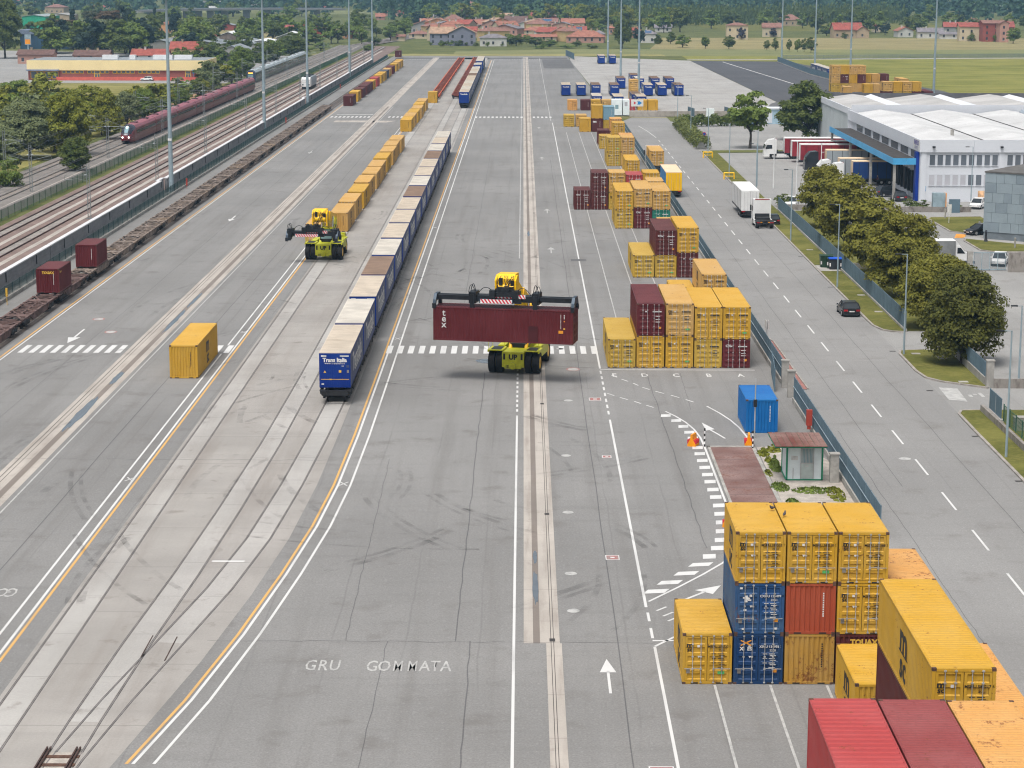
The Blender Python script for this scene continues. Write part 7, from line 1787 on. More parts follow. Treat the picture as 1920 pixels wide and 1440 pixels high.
field('lawn', [(-150, 300), (-88.5, 300), (-91, 500), (-93, 676), (-160, 676)], grassmat('dry_lawn', (.17, .165, .045), (.28, .25, .09), sc=.2), .0)
field('bare_soil', [(-98, 520), (-90.5, 500), (-92, 640), (-101, 640)], plain('bare_earth', (.32, .20, .12), .95, var=.2, sc=.3), .012)
field('industrial_yard', [(-330, 677), (-94, 677), (-98, 900), (-330, 1000)], M_LOT, -.006)
steel_fence([(330, 913), (200, 893), (105, 873)], 'long low grey blue fence along the dirt road across the meadow', .1, 1.5, False)

# ---------------------------------------------------------------- houses
def tiles(name, col):
    t = NT(name)
    wv = t.n('TexWave', wave_type='BANDS', bands_direction='X'); wv.inputs['Scale'].default_value = 2.2; wv.inputs['Distortion'].default_value = .4; t.put(wv.inputs[0], t.P())
    c = t.mix(t.ramp(t.noise(.6, 4, .7), .3, .7), mul(col, .72), mul(col, 1.22)); c = t.mix(t.math('MULTIPLY', wv.outputs['Fac'], .3), c, mul(col, .6))
    return t.out(c, .85, 0, .2)
RF = dict(o=tiles('terracotta_tiles', S(156, 106, 90)), r=tiles('red_tiles', S(152, 84, 74)), b=tiles('brown_tiles', S(140, 104, 94)), t=tiles('tan_tiles', S(168, 140, 118)), g=tiles('grey_tiles', S(128, 122, 126)), d=tiles('dark_brown_tiles', S(110, 86, 80)))
WL = {k: plain(n + '_plaster', mul(c, .72), .85, var=.06, sc=.3) for k, n, c in (('w', 'white', S(222, 220, 214)), ('c', 'cream', S(222, 206, 176)), ('y', 'yellow', S(228, 198, 142)), ('o', 'orange', S(224, 164, 118)), ('p', 'pink', S(206, 160, 144)), ('g', 'grey', S(176, 176, 174)), ('l', 'lavender_grey', S(146, 148, 164)), ('r', 'brick_red', S(168, 92, 80)), ('t', 'tan', S(196, 174, 146)))}
M_HWIN = plain('house_window', S(62, 62, 66), .3, var=.3, sc=.3); M_SHUT = plain('window_surround', S(210, 204, 196), .7)
def house(label, x, y, w_, he, hr, wall, roof, kind='side', d=None, rz=0.0, chim=1, solar=False, group=None, win=True, name='house'):
    """kind: side = ridge across the view, front = gable towards us, hip"""
    he = max(he, 2.4); hr = max(hr, he + .9); d = d or min(max(w_ * .7, 7), 11)
    t = empty(name, (x, y, 0), rz); tag(t, label, 'house' if name == 'house' else 'building', group); h = w_ / 2; e = .5
    m = MB()
    if kind == 'front': m.yprism([(-h, 0), (h, 0), (h, he), (0, hr - .15), (-h, he)], 0, d)
    elif kind == 'side': m.xprism([(0, 0), (d, 0), (d, he), (d / 2, hr - .15), (0, he)], -h, h)
    else: m.box(-h, h, 0, d, 0, he)
    m.build('wall', WL[wall], t); m = MB(); th = .18
    if kind == 'front':
        sl = (hr - he) / h
        for s in (-1, 1):
            a, b = (0, hr), (s * (h + e), he - e * sl); q = [a, b, (b[0], b[1] + th), (0, hr + th)]; m.yprism(q if s < 0 else q[::-1], -e, d + e)
    elif kind == 'side':
        sl = (hr - he) / (d / 2)
        for ya, yb in ((-e, d / 2), (d + e, d / 2)): q = [(ya, he - e * sl), (yb, hr), (yb, hr + th), (ya, he - e * sl + th)]; m.xprism(q, -h - e, h + e)
    else:
        k = min(h, d / 2) * .98; p = [(-h - e, -e, he), (h + e, -e, he), (h + e, d + e, he), (-h - e, d + e, he)]
        rr = [(-h + k, d / 2, hr), (h - k, d / 2, hr)] if h >= d / 2 else [(0, k, hr), (0, d - k, hr)]
        if h >= d / 2: m.poly(p + rr, [(0, 1, 5, 4), (1, 2, 5), (2, 3, 4, 5), (3, 0, 4), (3, 2, 1, 0)])
        else: m.poly(p + rr, [(0, 1, 4), (1, 2, 5, 4), (2, 3, 5), (3, 0, 4, 5), (3, 2, 1, 0)])
    r = m.build('roof', RF[roof], t)
    for k in range(chim): cx = (-.25 + .5 * k) * w_ * .6; MB().box(cx - .35, cx + .35, d * .42, d * .42 + .7, he, hr + .8).box(cx - .45, cx + .45, d * .42 - .1, d * .42 + .8, hr + .8, hr + .95).build('chimney', WL['w' if wall in 'wg' else 't'], r)
    if solar and kind != 'front': MB().poly([(-h * .5, .4, he + .35 + (hr - he) * .08), (h * .4, .4, he + .35 + (hr - he) * .08), (h * .4, d * .36, he + .35 + (hr - he) * .72), (-h * .5, d * .36, he + .35 + (hr - he) * .72)], [(0, 1, 2, 3)]).build('solar_panel', plain('solar_blue', S(76, 100, 132), .25, .2), r)
    if win:
        wm = cached('hw', lambda: MB().box(-.5, .5, -.06, .02, 0, 1.4).mesh('window')); nf = max(1, int(he / 2.7)); n = max(1, int(w_ / 3.6))
        for f in range(nf):
            for k in range(n):
                ww = ob('window', wm, M_HWIN, t, (-h + (k + .5) * w_ / n + ((k * 7 + f * 3) % 3 - 1) * .25, 0, .9 + f * (he - .6) / nf))
                if (k + f) % 3 == 0: ob('window_sill', cached('hs', lambda: MB().box(-.62, .62, -.12, 0, -.12, 0).mesh('window_sill')), M_SHUT, ww)
    return t
GH = 'houses of the village at the end of the yard'
for a in (
 (-56.5, 1235.6, 15.6, 4.6, 7.3, 'g', 'b', 'front', 11, 'pale grey gabled house at the left edge of the village'),
 (-55.3, 1136.4, 10.2, 2.0, 4.2, 'c', 'b', 'hip', 9, 'low cream bungalow with brown hipped roof before the grey gabled house'),
 (-39.6, 1036.2, 10.8, 5.7, 8.5, 'l', 't', 'side', 9, 'left half of the lavender grey terrace with tan tiles'),
 (-29.1, 1028.3, 12.8, 6.1, 9.2, 'l', 't', 'front', 12, 'right gabled half of the lavender grey terrace'),
 (-31.2, 1268.1, 36.4, 4.4, 6.9, 'c', 'o', 'side', 10, 'long cream building under the longest terracotta roof'),
 (-57.4, 1420.8, 10.6, 3.9, 6.3, 'g', 'g', 'front', 9, 'pale grey gabled house behind the longest terracotta roof at left'),
 (-44.9, 1392.4, 11.7, 4.8, 7.6, 'c', 'b', 'hip', 10, 'brown hipped house rising behind the longest terracotta roof'),
 (-47.3, 1820.2, 14.4, 8.5, 11.2, 't', 'b', 'hip', 12, 'tall tan house on its own above the village'),
 (-42.1, 1650.9, 11.4, 5.3, 7.8, 'p', 'b', 'hip', 10, 'brown roofed house directly below the tall tan house'),
 (-39.0, 1543.3, 9.9, 3.4, 6.1, 'p', 'b', 'hip', 9, 'pinkish house with two white chimneys in the village middle'),
 (-24.9, 1245.0, 8.9, 2.8, 4.6, 'y', 'g', 'front', 9, 'pale yellow gabled house right of the lavender terrace'),
 (-28.3, 1163.3, 6.3, 3.7, 5.5, 'o', 'r', 'side', 8, 'small orange house with red roof behind the lavender terrace'),
 (-19.8, 1135.1, 9.0, 3.7, 5.6, 'w', 'r', 'front', 9, 'white gabled house with dark red roof right of the lavender terrace'),
 (-14.2, 1020.4, 12.7, 4.0, 5.8, 'w', 'g', 'hip', 9, 'white and grey house with many chimneys nearest the yard'),
 (-11.3, 1182.1, 8.5, 2.6, 4.7, 'o', 'o', 'side', 8, 'orange house with terracotta roof at the middle of the village'),
 (-17.6, 1594.3, 17.8, 3.2, 4.7, 'y', 't', 'side', 10, 'long low yellowish building at the back of the village'),
 (-4.9, 1390.7, 14.5, 1.7, 6.5, 'w', 'd', 'side', 12, 'house with a very steep dark brown roof'),
 (4.1, 1337.8, 16.2, 2.6, 5.6, 'w', 'g', 'front', 11, 'wide white gabled house with grey roof'),
 (5.7, 1575.2, 12.5, 3.1, 5.5, 'r', 'r', 'side', 9, 'red house at the back right of the village, left one'),
 (19.0, 1540.3, 10.7, 3.8, 6.1, 'r', 'b', 'hip', 9, 'red house at the back right of the village, right one'),
 (16.0, 1417.4, 13.3, 2.1, 4.6, 't', 'b', 'side', 9, 'brown roofed house with solar panels behind the white gable'),
 (20.3, 1265.4, 13.8, 1.9, 4.4, 't', 't', 'hip', 10, 'tan roofed house behind the orange gable'),
 (7.1, 1211.9, 13.2, 2.4, 4.5, 'c', 'o', 'hip', 9, 'cream house with two dark windows and orange tiles'),
 (-6.9, 1202.1, 9.5, 2.7, 4.5, 'o', 'o', 'side', 8, 'orange tiled house at the left of the cream one'),
 (19.4, 1107.1, 9.9, 4.1, 6.9, 'o', 'b', 'front', 10, 'bright orange gabled house with a wide window'),
 (30.8, 1073.2, 18.6, 2.9, 6.1, 'p', 'o', 'hip', 11, 'large house with mottled terracotta hip roof at the right of the village'),
 (8.0, 1090.6, 17.8, 2.2, 3.5, 'c', 'o', 'side', 8, 'long low terracotta roof in front of the cream house'),
 (31.4, 1200.5, 7.7, 2.4, 4.8, 'p', 'r', 'side', 8, 'red roofed house with solar panels behind the mottled hip roof'),
 (40.0, 1123.9, 6.1, 2.8, 5.0, 'p', 'g', 'hip', 8, 'grey hip roof next to the mottled terracotta roof'),
 (50.1, 1220.4, 3.6, 3.6, 4.8, 'p', 'o', 'hip', 7, 'small pinkish house hidden beside a big dark tree'),
 (65.5, 1473.8, 5.1, 5.1, 6.2, 'w', 'g', 'side', 8, 'small white house among the trees right of the village'),
 (60.7, 1160.0, 4.3, 4.0, 5.2, 'p', 'r', 'side', 7, 'small red roofed house behind dark trees'),
 (62.3, 1072.0, 7.4, 4.5, 6.6, 'w', 'g', 'hip', 9, 'white house with solar roof at the field edge'),
 (82.0, 1262.8, 9.7, 2.8, 4.4, 'w', 'g', 'side', 8, 'white house with a long grey roof at the field edge'),
 (88.6, 1504.0, 6.3, 4.5, 6.0, 'c', 'b', 'side', 8, 'small cream house in the wood edge'),
 (112.4, 1130.3, 11.1, 7.3, 8.7, 'c', 'b', 'hip', 9, 'tall cream farmhouse standing alone by the field'),
 (135.6, 1176.5, 9.9, 5.2, 7.3, 'c', 'b', 'side', 9, 'cream farmhouse right of the lone one'),
 (175.8, 1424.2, 15.0, 3.9, 7.4, 't', 'b', 'hip', 11, 'tan house with brown roof behind the poplars'),
 (200.1, 1467.2, 6.5, 4.7, 6.5, 't', 'r', 'side', 9, 'small red roofed house left of the round dark tree'),
 (174.4, 1155.9, 15.3, 4.6, 8.0, 't', 'r', 'side', 10, 'tan farmhouse with balconies and red roof'),
 (182.1, 1155.4, 6.8, 4.0, 6.3, 't', 'o', 'front', 9, 'narrow tan gable attached to the balconied farmhouse'),
 (208.6, 1268.8, 4.4, 3.8, 5.0, 'c', 'r', 'side', 7, 'little cream house half behind a tree'),
 (208.3, 1173.7, 8.4, 3.5, 5.5, 'w', 'o', 'front', 9, 'small white gabled house by the hedge'),
 (218.0, 1154.2, 13.3, 3.4, 5.4, 'w', 'g', 'side', 9, 'white house with a broad grey roof'),
 (226.2, 1144.4, 10.1, 2.3, 3.4, 'w', 'g', 'side', 8, 'low white garage wing by the broad grey roof'),
 (250.3, 1255.8, 10.5, 3.7, 6.2, 'g', 'r', 'side', 9, 'grey house with a bright red roof behind the farm'),
 (230.5, 1108.3, 12.2, 7.4, 9.3, 'c', 'r', 'side', 10, 'tall cream farm building with rows of windows'),
 (282.8, 1350.9, 13.2, 3.7, 6.4, 'c', 'b', 'front', 9, 'cream gable above the farm roofs'),
 (238.9, 1099.2, 8.9, 9.3, 10.6, 'r', 'b', 'side', 11, 'tall brick barn attached to the cream farm'),
 (243.3, 1090.5, 4.5, 9.5, 10.8, 'p', 'b', 'front', 10, 'pinkish brick gable at the right end of the farm'),
 (289.0, 1276.9, 3.4, 3.2, 6.3, 'r', 'r', 'side', 8, 'brick shed behind the farm gable'),
 (-102.7, 1714.0, 12.8, 3.4, 6.4, 'p', 'r', 'hip', 10, 'red roofed house above the railway bend'),
 (-104.7, 1580.9, 6.7, 2.3, 4.7, 'p', 'o', 'side', 9, 'small pink house left of the railway bend'),
 (-103.6, 1823.4, 6.8, 3.2, 5.9, 'r', 'b', 'hip', 9, 'brown roofed house behind the railway bend'),
 (-91.6, 1137.7, 7.6, 3.1, 5.6, 'o', 'r', 'hip', 9, 'small bright orange house by the tracks'),
 (-63.6, 1092.9, 6.8, 0.8, 2.2, 'c', 'b', 'side', 6, 'low shed with brown roof beyond the tracks'),
 (-185.9, 1980.4, 9.4, 2.4, 4.9, 'w', 'r', 'hip', 9, 'small white house right of the long blue factory'),
 (-208.2, 1241.5, 7.1, 5.2, 7.4, 'o', 'o', 'hip', 10, 'orange villa behind the first light mast'),
 (-395.6, 1818.4, 16.4, 4.9, 7.6, 't', 'b', 'hip', 14, 'tan country house at the upper left'),
 (-365.7, 1863.5, 12.1, 4.6, 6.0, 'c', 'r', 'side', 14, 'white and grey barn at the upper left'),
 (-497.4, 2216.2, 16.2, 4.4, 6.6, 'w', 'b', 'hip', 14, 'pale house at the very top left'),
 (-548.4, 2326.6, 7.0, 2.9, 4.6, 'p', 'r', 'hip', 12, 'tiny pink house at the top left'),
 (-186.2, 818.8, 13.3, 3.5, 5.1, 'p', 'd', 'side', 8, 'salmon house with brown roof behind the long brick hall'),
 (-167.6, 832.8, 13.5, 2.7, 4.5, 'p', 'd', 'side', 8, 'low house with maroon roof behind the long brick hall'),
 (-145.7, 837.1, 14.0, 2.7, 4.8, 'w', 'r', 'side', 8, 'white house with red roof behind the long brick hall'),
 (-136.2, 867.6, 12.6, 4.1, 6.7, 'y', 'r', 'side', 9, 'yellow house with bright red roof behind the first light mast'),
 (-163.4, 1079.9, 17.8, 1.9, 3.5, 'w', 'r', 'side', 9, 'long low red roof beyond the grey sheds'),
 (-165.0, 1131.4, 9.6, 2.2, 3.9, 'w', 'r', 'hip', 9, 'red hip roof beyond the grey sheds'),
 (-118.0, 1167.0, 22.6, 3.8, 6.4, 'r', 'r', 'side', 11, 'long brick building with red roof left of the tracks')):
    x, y, w_, he, hr, wa, ro, ki, d, lab = a
    house(lab, x, y, w_, he, hr, wa, ro, ki, d, R.uniform(-.12, .12) if y > 980 else 0, R.choice((1, 1, 2)), 'solar' in lab, None)
# ---------------------------------------------------------------- industrial buildings on the left
M_SHED = plain('grey_corrugated_roof', S(132, 138, 142), .7, var=.1, sc=.2); M_SHW = plain('grey_shed_wall', S(150, 148, 144), .8, var=.1, sc=.3); M_WSH = plain('white_shed_roof', S(222, 224, 226), .6, var=.06)
def shed(label, x, y, w_, he, hr, d, wall, roof, bays=1, doors=0):
    t = empty('industrial_shed', (x, y, 0)); tag(t, label, 'building'); b = w_ / bays
    for k in range(bays):
        a = -w_ / 2 + k * b; MB().yprism([(a, 0), (a + b, 0), (a + b, he), (a + b / 2, hr - .1), (a, he)], 0, d).build('wall', wall, t)
        m = MB(); m.yprism([(a - .2, he), (a + b / 2, hr), (a + b / 2, hr + .2), (a - .2, he + .2)], -.4, d + .4).yprism([(a + b / 2, hr), (a + b + .2, he), (a + b + .2, he + .2), (a + b / 2, hr + .2)], -.4, d + .4); r = m.build('roof', roof, t)
        n = int(b / 1.2)
        for q in range(n): MB().box(a + q * b / n + .03, a + (q + 1) * b / n - .03, -.05, .0, .1, he - .1).build('cladding_panel', wall, t)
    for k in range(doors): MB().box(-w_ / 2 + 2 + k * 8, -w_ / 2 + 6 + k * 8, -.12, -.06, 0, min(4, he - .5)).build('roller_door', M_CAND, t)
    return t
shed('wide grey shed with three shallow gables behind the yellow house', -141.2, 937.2, 51.4, 3.3, 5.3, 40, M_SHW, M_SHED, 3)
shed('grey shed with a single gable and striped metal front', -112.8, 831.3, 12.0, 4.1, 6.4, 26, M_SHW, M_SHED, 1, 1)
shed('low hall with pale grey roof right of the long brick hall', -123.0, 836.5, 14.0, 2.5, 4.2, 10, plain('white_hall_wall', S(206, 208, 210), .7), M_SHED)
shed('long white roofed hall behind the grey sheds', -116.1, 948.6, 21.7, 2.8, 4.9, 30, M_SHW, M_WSH, 1, 2)
shed('white roofed workshop beyond the grey sheds', -148.3, 1113.2, 17.8, 2.2, 3.9, 30, plain('brown_block_wall', S(120, 106, 98), .8), M_WSH, 2)
shed('white corrugated store in front of the long brick building', -116.1, 1078.3, 15.6, 2.1, 5.1, 20, M_SHW, M_WSH)
shed('long blue factory far away at the top', -219.5, 2069.5, 39.2, 5.1, 6.1, 60, plain('factory_blue', S(30, 92, 170), .6), plain('factory_blue_roof', S(40, 100, 180), .6))
shed('long pale factory behind the viaduct', -312.9, 2204.6, 74.3, 3.8, 4.9, 60, plain('pinkish_factory_wall', S(176, 166, 164), .8), M_SHW, 4)
shed('dark red cabin with a grey roof by the sports field', -178.5, 1296.8, 8.7, 2.9, 3.9, 12, WL['r'], M_SHED)
shed('white hall with a jade green side at the upper left', -298.6, 1313.9, 14.5, 7.5, 8.5, 40, plain('jade_cladding', S(42, 158, 122), .6), plain('green_hall_roof', S(150, 160, 160), .6))
shed('beige flat building behind the browning tree', -315.9, 1462.3, 15.4, 5.4, 6.5, 30, WL['t'], M_SHW)
shed('white canopy building by the pines', -206.1, 990.8, 8.4, 3.2, 4.4, 8, WL['w'], M_SHW)
t = empty('glass_office', (*(-217.73, 977.43), 0)); tag(t, 'dark blue glass office building at the upper left', 'building'); MB().box(-11, 11, 0, 14, 0, 6.6).build('wall', plain('blue_office_glass', S(50, 74, 96), .3, .1, var=.25, sc=.15), t); MB().box(-11.5, 6, -.5, 14, 6.6, 8.6).build('roof_band', plain('slate_band', S(112, 122, 140), .6), t)
for k in range(14): MB().box(-11 + k * 1.6, -10.94 + k * 1.6, -.05, 0, 0, 6.6).build('mullion', M_CAND, t)
# long yellow and brick hall
x0, yh = (-160.88, 696.91)
t = empty('brick_hall', (x0, yh, 0)); tag(t, 'long low hall, cream above and brick below, with yellow window frames', 'building')
Wd = (-103.31, 678.96)[0] - x0
MB().box(0, Wd, 0, 24, 0, 3.1).build('wall', plain('hall_brick', S(160, 92, 84), .85, var=.08, sc=.5, fine=4), t); MB().box(-.3, Wd + .3, -.5, 24.3, 3.1, 6.3).build('upper_band', plain('cream_panel', S(238, 218, 166), .7, var=.03, sc=.2), t)
MB().box(0, Wd, .2, 24, 6.3, 6.38).build('roof', M_SHED, t); MB().box(-.35, 3.4 * 3, -1.6, 1, 2.95, 3.4).build('canopy', plain('slate_canopy', S(130, 138, 160), .6), t)
for k in range(20):
    wx = 11 + k * 1.45 + (k // 5) * 1.0
    if wx < Wd - 6: f = MB().box(wx, wx + 1.3, -.1, -.02, 2.1, 3.05).build('window_frame', M_MYEL, t); MB().wallquad(wx + .12, wx + 1.18, -.11, 2.2, 2.95).build('pane', M_WIN, f)
for wx in (21.5, Wd - 6.5): f = MB().box(wx, wx + 1.9, -.14, -.06, 0, 3.0).build('door_frame', M_MYEL, t); MB().wallquad(wx + .15, wx + .88, -.15, .1, 1.9).wallquad(wx + 1.02, wx + 1.75, -.15, .1, 1.9).wallquad(wx + .15, wx + 1.75, -.15, 2.05, 2.85).build('pane', M_WIN, f)
for k in range(4): f = MB().box(.8 + k * 2.3, 2.9 + k * 2.3, -.08, -.02, .4, 2.8).build('window_frame', M_MYEL, t); MB().wallquad(.95 + k * 2.3, 2.75 + k * 2.3, -.09, .5, 2.7).build('pane', M_WIN, f)
for a, b in ((18, 22), (25, 26.5), (31, 36), (36.5, 41)): MB().box(Wd * a / 45, Wd * b / 45, 6, 8.5, 6.4, 7.8).build('roof_unit', M_WSH, t)
o = MB().box(10, Wd + .5, -4.2, -4.1, .05, 1.15)
for k in range(18): o.box(10 + k * (Wd - 9.5) / 17 - .03, 10.06 + k * (Wd - 9.5) / 17, -4.25, -4.1, 0, 1.3)
o = o.build('orange_net_fence', plain('orange_red_net', S(206, 100, 86), .7, var=.1), None, (x0, yh, 0)); tag(o, 'orange red plastic net fence in front of the brick hall', 'fence')
o = MB().box(-.4, .4, -.05, .05, 2.2, 3.4).box(-.05, .05, -.04, .04, 0, 2.2).build('bus_sign', plain('sky_sign', S(40, 130, 190), .5), None, (*(-106.89, 695.80), 0)); tag(o, 'blue sign on a post at the right end of the brick hall', 'sign')
t = empty('advert_box', (*(-193.18, 838.17), 0)); tag(t, 'tall grey box sign with an orange panel above the salmon house', 'sign'); MB().box(-1.2, 1.2, 0, .6, 6.5, 10.5).box(-.2, .2, 0, .3, 0, 6.5).build('box', M_STEELR, t); MB().wallquad(-1, 1, -.02, 6.8, 8.6).build('panel', M_OBAR, t)
# viaduct
vd = empty('viaduct', (0, 0, 0)); tag(vd, 'long concrete road viaduct crossing at the upper left', 'bridge')
vp = [((-278.89, 1555.38)), ((-255.31, 1588.66)), ((-224.64, 1623.06)), ((-188.48, 1658.74)), ((-142.29, 1695.53))]
vp = [(x, y, z) for (x, y), z in zip(vp, (6.2, 6.8, 6.8, 6.4, 5.6))]
M_VIA = concrete('viaduct_concrete', (.26, .255, .25), 0, 0, dk=.4, ax=.1, ay=.1)
for a, b in zip(vp, vp[1:]): MB().beam((a[0], a[1], a[2]), (b[0], b[1], b[2]), 10, 1.3).build('deck', M_VIA, vd); MB().beam((a[0], a[1] - 5.4, a[2] + .9), (b[0], b[1] - 5.4, b[2] + .9), .3, .7).build('parapet', plain('guard_rail_grey', S(150, 156, 164), .6), vd)
for u in (.35, .55, .75, .95, 1.2, 1.45, 1.7, 2.0, 2.4, 2.8, 3.2, 3.6):
    i = int(u); f = u - i; a, b = vp[i], vp[i + 1]; x, y, z = [a[q] + (b[q] - a[q]) * f for q in range(3)]; MB().box(x - 2.4, x + 2.4, y - 2, y + 2, 0, z - .9).build('pier', M_VIA, vd)
t = empty('white_van', (*(-233.95, 1623.56), 13.1)); t.location = (vp[1][0] + (vp[2][0] - vp[1][0]) * .74, vp[1][1] + (vp[2][1] - vp[1][1]) * .74, 7.0); tag(t, 'white van driving on the viaduct', 'van'); MB().xprism([(0, .4), (2, .4), (2, 2.4), (0, 2.4)], -2.8, 2.0).box(2.0, 3.2, 0, 2, .4, 1.5).build('body', M_WHITEP, t)

